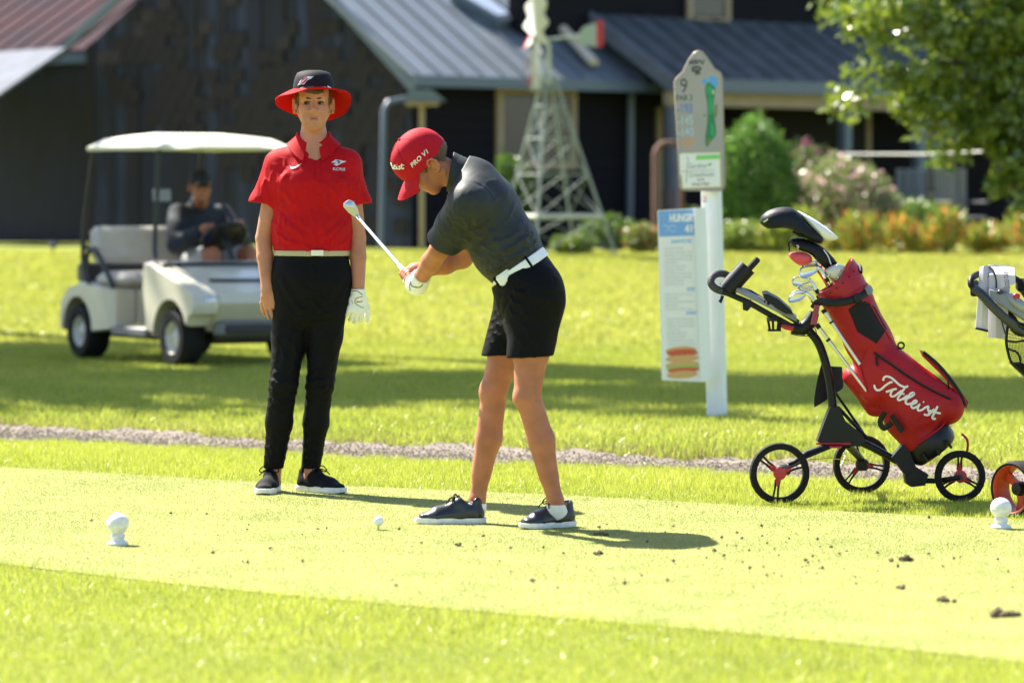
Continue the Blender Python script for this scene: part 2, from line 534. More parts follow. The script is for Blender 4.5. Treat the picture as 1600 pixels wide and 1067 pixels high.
# loose gravel on the path
def scatter_lumps(name, P, S, m, seed=1):
    rg = np.random.default_rng(seed); n = len(P)
    base = np.array([(1, 0, 0), (0, 1, 0), (-1, 0, 0), (0, -1, 0), (0, 0, .8), (0, 0, -.5)], float)
    tri = np.array([(0, 1, 4), (1, 2, 4), (2, 3, 4), (3, 0, 4), (1, 0, 5), (2, 1, 5), (3, 2, 5), (0, 3, 5)])
    a = rg.uniform(0, 6.28, n); ca, sa = np.cos(a), np.sin(a)
    jit = 1 + rg.uniform(-.35, .35, (n, 6, 3))
    b = base[None] * jit * S[:, None, None]
    x = b[..., 0] * ca[:, None] - b[..., 1] * sa[:, None]; y = b[..., 0] * sa[:, None] + b[..., 1] * ca[:, None]
    v = np.stack([x, y, b[..., 2]], -1) + P[:, None, :]
    f = (tri[None] + 6 * np.arange(n)[:, None, None]).reshape(-1, 3)
    return mesh_obj(name, v.reshape(-1, 3), f, m, fast=True, smooth=False)
n = 16000
px_ = RNG.uniform(-4.2, 4.2, n); py_ = path_mid(px_) + RNG.normal(-.1, 0.36, n)
Pp = np.stack([px_, py_, ground_z(px_, py_) + 0.006], 1)
M_STONE = mat("gravel_stone", (0.225, 0.185, 0.15), rough=0.95, spec=.1, col2=(0.13, 0.105, 0.085), vscale=40)
stuff(tag(scatter_lumps("gravel", Pp, RNG.uniform(0.004, 0.012, n), M_STONE), "loose grey and tan gravel covering the cart path", "gravel"))

# ------------------------------------------------------------ grass
def blades(name, P, hgt, wid, lean, tint, m, label):
    n = len(P)
    a = RNG.uniform(0, 2 * np.pi, n); la = RNG.uniform(0, 2 * np.pi, n); l = np.abs(RNG.normal(0, lean, n)) * hgt
    wv = np.stack([np.cos(a) * wid / 2, np.sin(a) * wid / 2, np.zeros(n)], 1)
    tip = np.stack([np.cos(la) * l, np.sin(la) * l, hgt * np.sqrt(np.clip(1 - (l / hgt) ** 2 * .5, .2, 1))], 1)
    v = np.stack([P - wv, P + wv, P + tip], 1).reshape(-1, 3)
    f = np.arange(3 * n, dtype=np.int32).reshape(n, 3)
    o = mesh_obj(name, v, f, m, fast=True, smooth=False)
    at = o.data.attributes.new("tint", 'FLOAT_COLOR', 'POINT')
    c = np.ones((n, 3, 4), np.float32); c[:, :, :3] = tint[:, None, :]
    at.data.foreach_set("color", c.ravel())
    return stuff(tag(o, label, "grass"))
def wedge(n, y0, y1, margin=1.7):
    """random points in the part of the ground that can be seen, plus a margin at the sides"""
    y = np.sqrt(RNG.uniform(y0 ** 2, y1 ** 2, n)); x = RNG.uniform(-1, 1, n) * (0.1335 * y + margin)
    return x, y
def patch(x, y, s, seed):
    rg = np.random.default_rng(seed); o = 0
    for i in range(5):
        k = rg.normal(size=2) * s * (1 + .6 * i); o = o + np.sin(x * k[0] + y * k[1] + rg.uniform(0, 6) + 1.1 * np.sin(x * k[1] - y * k[0])) / (1 + .4 * i)
    return o / 2.2
def tints(n, c0, c1, dry, pdry, t):
    t = np.clip(0.5 + 0.35 * t + RNG.normal(0, 0.22, n), 0, 1)[:, None]
    c = np.array(c0) * (1 - t) + np.array(c1) * t
    k = RNG.uniform(0, 1, n) < pdry
    c[k] = np.array(dry)
    return (c * RNG.uniform(0.8, 1.2, (n, 1))).astype(np.float32)
M_GRASS = attr_mat("grass_blade", rough=0.36, transl=0.45, spec=0.5)
M_TEEGRASS = attr_mat("tee_blade", rough=0.6, transl=0.5, spec=0.25)

def in_path(x, y, a=-0.66, b=0.6):
    q = y - path_mid(x); return (q > a + jag(x, 0)) & (q < b + jag(x, 2))
# mown tee
x, y = wedge(800000, 10.2, 19.6)
k = (y > tee_front(x) + RNG.normal(0, .07, len(x)) + .05 * patch(x, y, 6, 31)) & (y < tee_back(x) + RNG.normal(0, .05, len(x)))
x, y = x[k], y[k]; n = len(x)
pt = patch(x, y, 1.3, 3)
P = np.stack([x, y, np.full(n, 0.004)], 1)
blades("tee_grass", P, RNG.uniform(0.003, 0.008, n), RNG.uniform(0.002, 0.004, n), 1.0,
       tints(n, (0.250, 0.285, 0.078), (0.385, 0.370, 0.135), (0.42, 0.35, 0.19), 0.13, 1.9 * pt + 0.9 * patch(x, y, 5.5, 23)), M_TEEGRASS,
       "short pale yellow green mown grass of the tee")
# rough in front of and behind the tee
x, y = wedge(880000, 9.6, 22.8)
q = y - path_mid(x)
k = ((y < tee_front(x) + RNG.normal(0, .07, len(x)) + .05 * patch(x, y, 6, 31)) | ((y > tee_back(x) + RNG.normal(0, .06, len(x))) & (q < 0.9))) & ~(in_path(x, y) & (RNG.uniform(0, 1, len(x)) > 0.035))
x, y = x[k], y[k]; n = len(x)
pt = patch(x, y, 1.1, 5)
P = np.stack([x, y, ground_z(x, y)], 1)
hg = RNG.uniform(0.013, 0.034, n) * (1 + 0.35 * np.clip(pt, -1, 1))
hg = np.where(in_path(x, y), 0.02, hg) * (1 + 0.9 * np.exp(-((q[k] + 0.70) / 0.16) ** 2) * RNG.uniform(0, 1, n))
blades("rough_grass", P, hg, RNG.uniform(0.0022, 0.0045, n), 0.6,
       tints(n, (0.30, 0.36, 0.035), (0.46, 0.49, 0.07), (0.44, 0.40, 0.15), 0.06, pt), M_GRASS,
       "longer bright green grass around the mown tee")
# lawn beyond the path, up to the garden
x, y = wedge(370000, 19.0, 33.0)
q = y - path_mid(x); k = q > 0.52 + jag(x, 2)
x, y, q = x[k], y[k], q[k]; n = len(x)
pt = patch(x, y, 0.8, 8)
P = np.stack([x, y, ground_z(x, y)], 1)
edge = np.clip(1.2 - (q - 0.4) / 0.7, 0, 1)
hg = RNG.uniform(0.02, 0.045, n) * (1 + 0.9 * edge * (0.5 + 0.5 * np.sin(7 * x + 3 * np.sin(3 * x))))
tn = tints(n, (0.28, 0.34, 0.040), (0.42, 0.44, 0.075), (0.40, 0.36, 0.13), 0.06, pt)
ke = RNG.uniform(0, 1, n) < 0.45 * edge
tn[ke] = np.array((0.27, 0.23, 0.09)) * RNG.uniform(0.6, 1.1, (ke.sum(), 1))
blades("lawn_grass", P, hg, RNG.uniform(0.006, 0.011, n), 0.5, tn, M_GRASS, "green lawn grass beyond the gravel path")
x, y = wedge(220000, 33.0, 46.5, 2.0); n = len(x)
P = np.stack([x, y, ground_z(x, y)], 1); pt = patch(x, y, 0.6, 9)
blades("far_lawn_grass", P, RNG.uniform(0.025, 0.05, n), RNG.uniform(0.012, 0.02, n), 0.5,
       tints(n, (0.32, 0.35, 0.045), (0.46, 0.46, 0.09), (0.42, 0.38, 0.14), 0.06, pt), M_GRASS, "bright lawn grass running up to the garden beds")

# soil crumbs and divots on the tee
M_SOIL = mat("soil", (0.085, 0.055, 0.035), rough=1.0, col2=(0.17, 0.115, 0.07), vscale=60, bump=0.6)
n = 170
x = np.concatenate([RNG.normal(0.9, 0.55, 90), RNG.uniform(-1.9, 2.2, 80)]); y = np.concatenate([RNG.normal(14.2, 0.6, 90), RNG.uniform(12.8, 16.4, 80)])
k = (y > tee_front(x) + .2) & (y < tee_back(x) - .1); x, y = x[k], y[k]
P = np.stack([x, y, np.full(len(x), 0.012)], 1)
stuff(tag(scatter_lumps("soil_crumbs", P, RNG.uniform(0.003, 0.010, len(x)), M_SOIL, 4), "small brown crumbs of soil scattered over the tee", "soil"))
def clod(px, py, s, seed, label):
    d = F * H / (py - YH); c = W(px, py, d); rg = np.random.default_rng(seed); b = MB()
    for i in range(9):
        o = rg.normal(0, s * 0.5, 3) * V(1.3, .8, .35); o[2] = abs(o[2]) + 0.008
        b.sphere(c + o, s * rg.uniform(.25, .5) * V(1, 1, .7), 7, 5)
    v = np.array(b.v) + rg.normal(0, s * .05, (len(b.v), 3)); b.v = [tuple(q) for q in v]
    tag(b.build("dirt_clod", M_SOIL, smooth=False, origin=c * V(1, 1, 0)), label, "clod", "dirt clods lying on the tee")
clod(1415, 878, .032, 1, "crumbly brown dirt clod on the tee, right of the shadow of the golfer's upper body")
clod(1572, 965, .036, 2, "darkest and largest dirt clod on the tee, towards the long grass")
clod(1475, 942, .024, 3, "small dirt clod between two larger clods on the tee")
clod(940, 838, .02, 4, "small dirt clod lying inside the golfer's shadow")
clod(935, 868, .02, 5, "small dirt clod at the edge of the golfer's shadow towards the rough")
clod(1408, 922, .016, 6, "tiny dirt clod in the open middle of the tee")
clod(718, 855, .014, 7, "tiny dirt clod between the golf ball and the golfer's front shoe")
# ------------------------------------------------------------ people
M_SKIN = mat("skin", (0.40, 0.155, 0.085), rough=0.52, var=0.15, vscale=13, sss=0.18, bump=0.05, bscale=220, spec=0.25)
M_SKIN_PALE = mat("pale_skin", (0.46, 0.205, 0.125), rough=0.55, var=0.13, vscale=16, sss=0.18, bump=0.05, bscale=220, spec=0.25)
M_LIP = mat("lips", (0.36, 0.125, 0.085), rough=0.5)
M_BROW = mat("eyebrow_hair", (0.06, 0.035, 0.02), rough=0.8)
M_HAIR = mat("brown_hair", (0.11, 0.06, 0.03), rough=0.55, col2=(0.05, 0.028, 0.015), vscale=120, bump=0.6, bscale=300, stretch=(1, 1, .2))
M_HAIR_SHORT = mat("cropped_hair", (0.17, 0.105, 0.06), rough=0.6, col2=(0.09, 0.055, 0.03), vscale=200, bump=0.8, bscale=400)
M_EYE = mat("eye_white", (0.13, 0.11, 0.10), rough=0.4)
M_IRIS = mat("iris", (0.018, 0.015, 0.013), rough=0.4, spec=.2)
M_RED = mat("red_polyester", (0.47, 0.004, 0.009), rough=0.7, var=0.06, vscale=14, bump=0.12, bscale=260, spec=0.15, transl=0.10)
M_DARKPOLO = mat("charcoal_polyester", (0.016, 0.0195, 0.021), rough=0.6, var=0.1, vscale=18, bump=0.12, bscale=260, spec=0.35)
M_BLACK = mat("black_cloth", (0.0035, 0.0035, 0.0048), rough=0.7, var=0.15, vscale=16, bump=0.15, bscale=220, spec=0.12)
M_BLACKP = mat("black_plastic", (0.012, 0.012, 0.014), rough=0.42, var=0.1, vscale=30)
M_WHITE_L = mat("white_leather", (0.80, 0.80, 0.78), rough=0.5, var=0.05, vscale=30, bump=0.12, bscale=150)
M_WHITE = mat("white_paint", (0.80, 0.80, 0.79), rough=0.5)
M_SHOE = mat("black_leather", (0.014, 0.016, 0.022), rough=0.3, bump=0.06, bscale=90)
M_SOLE = mat("white_rubber", (0.72, 0.72, 0.70), rough=0.6, var=0.12, vscale=40)
M_STEEL = mat("brushed_steel", (0.62, 0.62, 0.62), rough=0.24, metal=1.0)
M_CHROME = mat("polished_shaft", (0.75, 0.75, 0.76), rough=0.16, metal=1.0)
M_CAP = mat("red_cap_cloth", (0.42, 0.005, 0.018), spec=0.2, rough=0.75, var=0.06, vscale=30, bump=0.12, bscale=300)
M_HATBLACK = mat("black_hat_cloth", (0.007, 0.007, 0.012), spec=0.2, rough=0.75, bump=0.15, bscale=300)
M_HATRED = mat("red_hat_cloth", (0.52, 0.004, 0.008), spec=0.15, rough=0.75, bump=0.1, bscale=300, transl=0.22)
M_SOCK = mat("white_sock", (0.78, 0.77, 0.75), rough=0.9, bump=0.3, bscale=300)

def head(S, c, fwd, up, s=1.0, ears=True, neck=None, nose=1.0, sx=1.0):
    fwd = nrm(fwd); up = nrm(np.asarray(up) - fwd * np.dot(up, fwd)); rt = np.cross(fwd, up)
    P = lambda x, y, z: np.asarray(c) + s * (rt * x * sx + fwd * y + up * z)
    ax = (rt, fwd, up); E = lambda p, r, k=.02, op='add': S.ell(P(*p), ax, [q * s for q in r], k * s, op)
    C = lambda a, b, ra, rb, k=.015, op='add': S.cone(P(*a), P(*b), ra * s, rb * s, k * s, op)
    E((0, -.014, .040), (.0755 * sx, .094, .080), .01)
    E((0, .028, -.022), (.057 * sx, .066, .086), .03)
    for q in (-1, 1):
        C((q * .054, -.012, -.045), (q * .022, .058, -.098), .018, .016, .03)       # jaw line
        E((q * .043, .058, -.024), (.022, .02, .022), .025)                         # cheek bone
        E((q * .030, .064, -.062), (.02, .02, .03), .03)
    E((0, .066, -.100), (.021, .019, .017), .02)                                    # chin
    C((-.04, .081, .020), (.04, .081, .020), .010, .010, .018)                      # brow
    E((0, .066, .05), (.055, .022, .035), .03)
    for q in (-1, 1): E((q * .031, .098, -.003), (.018, .017, .0100), .012, 'sub')  # eye sockets
    for q in (-1, 1):
        E((q * .031, .0775, .0065), (.0165, .0100, .0050), .003); E((q * .031, .0765, -.0120), (.0155, .0095, .0040), .004)   # lids
    C((0, .088, .008), (0, .112 * nose, -.030), .0075, .0105, .012)                 # nose
    for q in (-1, 1): E((q * .012, .097, -.036), (.0085, .011, .0075), .007)
    C((-.019, .0880, -.0640), (.019, .0880, -.0640), .0050, .0050, .010)            # lips
    C((-.014, .0880, -.0735), (.014, .0880, -.0735), .0056, .0056, .010)
    E((0, .100, -.0685), (.024, .010, .0014), .002, 'sub')
    if ears:
        for q in (-1, 1):
            tl = nrm(rt * q * .93 + fwd * .30)
            a2 = (tl, np.cross(up, tl), up)
            S.ell(P(q * .079, -.021, -.018), a2, (.008 * s, .017 * s, .031 * s), .004 * s)
            oo = [(.008, .010), (.004, .026), (-.008, .033), (-.022, .027), (-.028, .008), (-.022, -.014), (-.010, -.026), (.002, -.029), (.006, -.020)]
            S.chain([P(q * (.086 - .22 * yy), yy - .011, zz - .014) for yy, zz in oo], [.0050 * s] * 9, .003)
            S.ell(P(q * .093, -.015, -.016), a2, (.010 * s, .010 * s, .016 * s), .002 * s, 'sub')
    return P, ax

def hand(S, wrist, d, palm, thumb_side, curl=(25, 30, 20), spread=1.0, thumb=(.55, .80, .1), s=1.0, tcurl=10, k=.006):
    """d: direction of the fingers, palm: direction the palm faces, thumb_side: +1/-1 along cross(d, palm)"""
    d = nrm(d); palm = nrm(np.asarray(palm) - d * np.dot(palm, d)); sd = np.cross(d, palm) * thumb_side
    w = np.asarray(wrist)
    P = lambda a, b, c: w + s * (d * a + sd * b + palm * c)
    S.econe(P(-.01, 0, 0), P(.03, .002, 0), sd, (.029 * s, .020 * s), (.034 * s, .018 * s), .012)
    S.econe(P(.03, .002, 0), P(.078, 0, 0), sd, (.036 * s, .017 * s), (.039 * s, .014 * s), .012)
    S.ell(P(.040, .022, .008), (d, sd, palm), (.030 * s, .016 * s, .014 * s), .012)
    for b, base, L, da in ((.029, .084, .072, .09), (.010, .089, .080, .02), (-.009, .086, .074, -.05), (-.027, .078, .058, -.14)):
        p = P(base - .012, b * 1.06, 0); ang = 0.0; r = .0085 * s
        for i, (fr, cu) in enumerate(zip((.45, .30, .25), curl)):
            ang += math.radians(cu)
            q = p + s * L * fr * ((d + sd * da * spread) * math.cos(ang) + palm * math.sin(ang))
            S.cone(p, q, r, r * .93, k if i else .006); p = q; r *= .93
    t0 = P(.022, .024, .010); t1 = t0 + s * .046 * nrm(d * thumb[0] + sd * thumb[1] + palm * thumb[2])
    td = nrm(d * (thumb[0] + .45) + sd * (thumb[1] * .45) + palm * (thumb[2] + tcurl / 40))
    t2 = t1 + s * .032 * td; t3 = t2 + s * .024 * nrm(td + palm * tcurl / 60)
    S.chain((t0, t1, t2, t3), (.015 * s, .0118 * s, .0105 * s, .0085 * s), .010)
    return P

def put(name, S, m, parent=None, origin=None, folds=(), amp=0.0, freq=30.0, rel=1, seed=0, midx=None, packs=()):
    v, f = S.mesh()
    if rel: v = relax(v, f, rel, .45)
    if folds or amp or packs: v = wrinkle(v, f, folds, amp, freq, seed, packs)
    return mesh_obj(name, v, f, m, parent, origin=origin, fast=True, midx=midx(v, f) if midx else None)

def cap_ring(P, fr, prof, n=40):
    return [[P(*fr(r, a)) for a in np.linspace(0, 2 * np.pi, n, endpoint=False)] for r in prof]

def shoe(parent, heel, ang, L, upper, sole, w=1.0, ank=None, collar=.085, lace=True, dark_toe=None, sole_h=.024, style=0):
    """heel: ground point of the heel, ang: heading, L: length"""
    fx = V(math.cos(ang), math.sin(ang), 0); sx = V(-math.sin(ang), math.cos(ang), 0); up = V(0, 0, 1)
    heel = np.asarray(heel, float)
    P = lambda a, b, z: heel + fx * a * L + sx * b * w + up * z
    lo = np.minimum(P(-.1, 0, 0), P(1.1, 0, 0)) - .09; hi = np.maximum(P(-.1, 0, 0), P(1.1, 0, 0)) + .09; hi[2] = .17; lo[2] = -.01
    S = SDF(lo, hi, .0032)
    S.econe(P(.13, 0, .035), P(.32, 0, .04), sx, (.033 * w, .035), (.034 * w, .035), .02)
    S.econe(P(.32, 0, .035), P(.68, 0, .03), sx, (.034 * w, .036), (.043 * w, .030), .02)
    S.econe(P(.68, 0, .03), P(.87, 0, .026), sx, (.043 * w, .030), (.034 * w, .020), .02)
    S.econe(P(.12, 0, .04), P(.14, 0, collar - .012), sx, (.031 * w, .031), (.030 * w, .032), .02)
    S.econe(P(.20, 0, .05), P(.34, 0, collar - .018), sx, (.032 * w, .036), (.026 * w, .026), .02)
    S.cone(P(.34, 0, collar - .02), P(.66, 0, .045), .022, .020, .03)
    if ank is not None:                                                             # foot opening
        S.cone(P(.21, 0, collar - .012), P(.24, 0, collar + .05), .028, .034, .004, 'sub', flat=(fx, 1.25))
    S.cut(P(0, 0, sole_h - .004), -up)
    o = put("shoe", S, upper, parent, rel=1)
    outl = [(-.02, .020), (-.02, -.020), (.06, -.034), (.2, -.037), (.38, -.034), (.55, -.042), (.70, -.049), (.84, -.043), (.95, -.026), (1.0, 0), (.95, .026), (.84, .043), (.70, .049), (.55, .042), (.38, .034), (.2, .037), (.06, .034)]
    outl = [q for q in outl]
    b = MB(); rings = []
    for z, g in ((0.0, .93), (.004, 1.0), (sole_h - .006, 1.03), (sole_h, .99)):
        rise = lambda a: (.010 * max(0, (a - .75) / .25) ** 2 + .004 * max(0, (.1 - a) / .1)) if z < .01 else 0
        pts = catmull([P(a if 0 < a < 1 else a, bb * g * 1.0, z + rise(a)) for a, bb in outl], 3, True)
        rings.append(pts)
    b.loft(rings); so = b.build("sole", sole, o)
    if lace:
        b = MB()
        for i in range(4):
            a = .36 + .075 * i; z = collar + .008 - (.052) * (i / 3.6)
            b.tube(catmull([P(a - .01, -.024, z - .016), P(a, -.008, z + .004), P(a + .02, .008, z + .002), P(a + .04, .024, z - .020)], 4), .0032, 6)
            b.tube(catmull([P(a - .01, .024, z - .016), P(a, .008, z + .005), P(a + .02, -.008, z + .003), P(a + .04, -.024, z - .020)], 4), .0032, 6)
        t = P(.38, 0, collar + .008)
        for q in (-1, 1):
            b.tube(catmull([t, t + sx * q * .026 + up * .012 + fx * .01, t + sx * q * .044 - up * .006 + fx * .02, t + sx * q * .03 - up * .014 + fx * .02, t + fx * .012], 5), .0026, 6)
            b.tube(catmull([t, t + sx * q * .018 + fx * .03 - up * .004, t + sx * q * .040 + fx * .045 - up * .026], 5), .0026, 6)
        b.build("shoelace", M_BLACK, o)
    return o, P

def polo_collar(parent, c, fwd, up, r, m, h=.045, gap=.5, drop=.03, th=.004, flare=.022, depth=1.0, n=34, name="collar", low=.012):
    fwd = nrm(fwd); up = nrm(np.asarray(up) - fwd * np.dot(up, fwd)); rt = np.cross(fwd, up); c = np.asarray(c)
    A = []
    prof = ((0.0, -.008, 0), (.004, .020, 0), (.002, h, 0), (.004, h + .003, 0), (.008, h, 0), (.013, h * .55, 1), (.013 + flare, -low, 2))
    rings = []
    for t in np.linspace(gap, 2 * math.pi - gap, n):
        fr = math.cos(t)                                            # 1 at the front
        pt = max(0.0, 1 - min(t - gap, 2 * math.pi - gap - t) / .75)
        ring = []
        for o, z, w in prof:
            rr = r + o; dz = -drop * max(fr, 0) ** 1.5 * 1.0
            if w == 2: dz -= .030 * pt
            ring.append(c + fwd * math.cos(t) * rr * depth + rt * math.sin(t) * rr + up * (z + dz))
        for o, z, w in reversed(prof[4:]):
            rr = r + o - th; dz = -drop * max(fr, 0) ** 1.5
            if w == 2: dz -= .030 * pt
            ring.append(c + fwd * math.cos(t) * rr * depth + rt * math.sin(t) * rr + up * (z - .003 + dz))
        rings.append(ring)
    b = MB().loft(rings)
    return b.build(name, m, parent)

# ============================================================ golfer at the ball (seen from his left side, bent over)
DG = 15.5
g_base = V(0.0, 15.5, 0.0); g_base[0] = (800 - 800) / F
Ra, Rk, Rh = W(746, 780, 15.62), W(771, 613, 15.60), W(814, 468, 15.60)
La, Lk, Lh = W(868, 782, 15.40), W(824, 620, 15.38), W(836, 474, 15.42)
C0, C1, C2 = W(812, 421, 15.5), W(752, 325, 15.5), W(716, 268, 15.5)
TAX = nrm(C1 - C0)
Ls, Rs = W(731, 318, 15.325), W(735, 283, 15.70)
Le, Lw = W(686, 391, 15.47), W(655, 438, 15.66)
Re, Rw = W(722, 402, 15.90), W(655, 424, 15.80)
sP = V(0, -1, 0); sC = nrm(Ls - Rs)
HU = nrm(V(-.75, -.28, .60)); HF = nrm(V(-.62, .06, -.78))
HC = W(664, 254, 15.5)
butt, gend, chd = W(656, 452, 15.66), W(634, 430, 15.83), W(557, 337, 16.44)
SHD = nrm(chd - butt)

S = SDF(V(-.56, 15.2, 0.0), V(.26, 16.0, 1.66), .0036)
P_h, axg = head(S, HC, HF, HU, .99, nose=1.0)
S.cone(W(686, 262, 15.5), W(722, 281, 15.5), .051, .055, .025)                         # neck
S.econe(C0, C1, sP, (.155, .105), (.165, .112), .05).econe(C1, W(742, 304, 15.5), sC, (.150, .100), (.075, .055), .03)
S.econe(W(826, 446, 15.5), C0, sP, (.165, .11), (.15, .10), .05)
S.cone(Ls, W(735, 292, 15.5), .050, .045, .03).cone(Rs, W(735, 292, 15.5), .050, .045, .03)
S.chain((Ls, (Ls + Le) / 2, Le), (.054, .047, .040), .03)
S.chain((Le, Le * .62 + Lw * .38, Lw), (.040, .041, .028), .012)
S.chain((Rs, Re, Re * .6 + Rw * .4, Rw), (.056, .043, .044, .030), .025)
for h_, k_, a_ in ((Rh, Rk, Ra), (Lh, Lk, La)):
    S.chain((h_, h_ * .5 + k_ * .5, k_), (.080, .071, .052), .03)
    back = nrm(np.cross(nrm(a_ - k_), V(0, 1, 0))); back = back if back[0] > 0 else -back
    S.chain((k_, a_), (.049, .032), .02)
    S.cone(k_ * .86 + a_ * .14 + back * .014, k_ * .58 + a_ * .42 + back * .014, .036, .043, .035)   # calf
    S.cone(k_ * .58 + a_ * .42 + back * .014, k_ * .25 + a_ * .75, .043, .031, .03)
    S.ell(k_ - back * .020 + V(0, -.006, .004), np.eye(3), (.034, .034, .042), .022)                # knee cap
    S.cone(a_, a_ - V(0, 0, .04), .034, .033, .01)
    for q in (-1, 1): S.ell(a_ + V(0, q * .024, .010), np.eye(3), (.012, .010, .014), .015)
# right hand wraps the shaft below the glove
rh_d = nrm(np.cross(SHD, V(.55, -.75, .3)))
hp = W(643, 436, 15.75)
S.chain((Rw, W(647, 425, 15.80), W(640, 431, 15.80)), (.030, .032, .030), .02)
fu = nrm(V(-.6, -.5, -.5) - SHD * np.dot(V(-.6, -.5, -.5), SHD)); fv = np.cross(SHD, fu)
for i in range(4):
    c = butt + SHD * (.115 + .021 * i); pts = []
    for a in np.linspace(-.5, 4.3, 6): pts.append(c + (fu * math.cos(a) + fv * math.sin(a)) * .021)
    S.chain(pts, (.0105, .0105, .010, .0098, .0092, .0085), .004)
S.chain((W(646, 424, 15.79), W(638, 424, 15.82), butt + SHD * .20 + fu * .018), (.016, .013, .010), .01)
def golfer_slots(v, f):
    c = v[f].mean(1); q = (c - HC) / .99
    x = q @ axg[0]; y = q @ axg[1]; z = q @ axg[2]
    lip = (np.abs(x) < .021) & (z < -.0600) & (z > -.0775) & (y > .082)
    return np.where(lip, 1, 0)
golfer = put("person", S, [M_SKIN, M_LIP], None, origin=g_base, rel=1, midx=golfer_slots)
tag(golfer, "golfer in red cap, charcoal polo and black shorts bending over the ball mid swing", "person")
# eye, brow, hair
b = MB()
for q in (-1, 1): b.sphere(P_h(q * .031, .0745, -.004), .0125, 12, 8)
b.build("eye", M_EYE, golfer)
b = MB()
for q in (-1, 1): b.tube([P_h(q * .046, .0785, .013), P_h(q * .034, .091, .018), P_h(q * .016, .094, .014)], [.002, .004, .003], 6)
b.build("eyebrow", M_BROW, golfer)
S = SDF(HC - .17, HC + .17, .0035)
S.ell(P_h(0, -.014, .038), axg, (.0775, .0955, .082), .01)
S.cone(P_h(0, -.06, .0), P_h(0, -.062, -.055), .058, .050, .03)
S.cut(P_h(0, -.03, -.062), -HU * .9 - HF * .45).cut(P_h(0, .030, 0), HF)
for q in (-1, 1): S.ell(P_h(q * .085, .012, -.035), axg, (.03, .036, .04), .006, 'sub')
for q in (-1, 1): S.cone(P_h(q * .073, .020, -.006), P_h(q * .073, .022, .02), .009, .012, .006)
put("hair", S, M_HAIR_SHORT, golfer, rel=1, amp=.0012, freq=220)
# cap
def dome(rx, ry, rz, z0, c0, n=44, m=14, skirt=0.0, tilt=0.0):
    rings = []
    for i in range(m + 1):
        t = (math.pi / 2) * i / m
        ring = []
        for j in range(n):
            a = 2 * math.pi * j / n
            sa = math.sin(t) ** .82
            ring.append(P_h(c0[0] + rx * sa * math.cos(a), c0[1] + ry * sa * math.sin(a), z0 + rz * math.cos(t) + tilt * math.sin(a) * math.sin(t)))
        rings.append(ring)
    last = []
    for j in range(n):
        a = 2 * math.pi * j / n
        last.append(P_h(c0[0] + rx * .985 * math.cos(a), c0[1] + ry * .985 * math.sin(a), z0 - skirt + tilt * math.sin(a)))
    rings.append(last)
    inner = [P_h(c0[0] + rx * .93 * math.cos(2 * math.pi * j / n), c0[1] + ry * .93 * math.sin(2 * math.pi * j / n), z0 - skirt + tilt * math.sin(2 * math.pi * j / n)) for j in range(n)]
    rings.append(inner)
    return MB().loft(rings, cap=False)
cap_o = dome(.0885, .119, .102, .040, (0, -.006), skirt=.034, tilt=.004).build("cap", M_CAP, golfer)
b = MB(); top, bot = [], []
rows_t, rows_b = [], []
for i in range(9):
    u = i / 8.0; t_, b_ = [], []
    for j in range(17):
        x = -1 + 2 * j / 16.0
        xx = x * .078; yb = -.006 + .119 * math.sqrt(max(0, 1 - (xx / .0925) ** 2)) - .008
        yo = yb + u * (.076 * (1 - .40 * x * x * u) + .004)
        z = .012 - .026 * x * x * (.25 + .75 * u) - .008 * u - .014 * u * u
        t_.append(P_h(xx * (1 + .06 * u * (1 - abs(x))), yo, z + .003)); b_.append(P_h(xx * (1 + .06 * u * (1 - abs(x))), yo, z - .003))
    rows_t.append(t_); rows_b.append(b_)
for i in range(8):
    for j in range(16):
        b.add([rows_t[i][j], rows_t[i][j + 1], rows_t[i + 1][j + 1], rows_t[i + 1][j]], [(0, 1, 2, 3)])
        b.add([rows_b[i][j], rows_b[i + 1][j], rows_b[i + 1][j + 1], rows_b[i][j + 1]], [(0, 1, 2, 3)])
rim_t = [r[0] for r in rows_t] + rows_t[-1][1:] + [r[-1] for r in reversed(rows_t[:-1])]
rim_b = [r[0] for r in rows_b] + rows_b[-1][1:] + [r[-1] for r in reversed(rows_b[:-1])]
for i in range(len(rim_t) - 1): b.add([rim_t[i], rim_b[i], rim_b[i + 1], rim_t[i + 1]], [(0, 1, 2, 3)])
b.tube([(p + q) / 2 for p, q in zip(rim_t, rim_b)], .0034, 6)
b.build("brim", M_CAP, cap_o)
b = MB(); b.sphere(P_h(0, -.010, .143), .0065, 10, 6)
for a in (math.pi / 2, math.pi / 2 + 1.05, math.pi / 2 - 1.05):
    for sgn in (0, math.pi):
        pts = []
        for t in np.linspace(.1, math.pi / 2, 9):
            sa = math.sin(t) ** .82
            pts.append(P_h(.0890 * sa * math.cos(a + sgn), -.006 + .1155 * sa * math.sin(a + sgn), .040 + .1025 * math.cos(t) + .008 * math.sin(a + sgn) * math.sin(t)))
        b.tube(pts, .0012, 5)
b.build("cap_seam", M_CAP, cap_o)

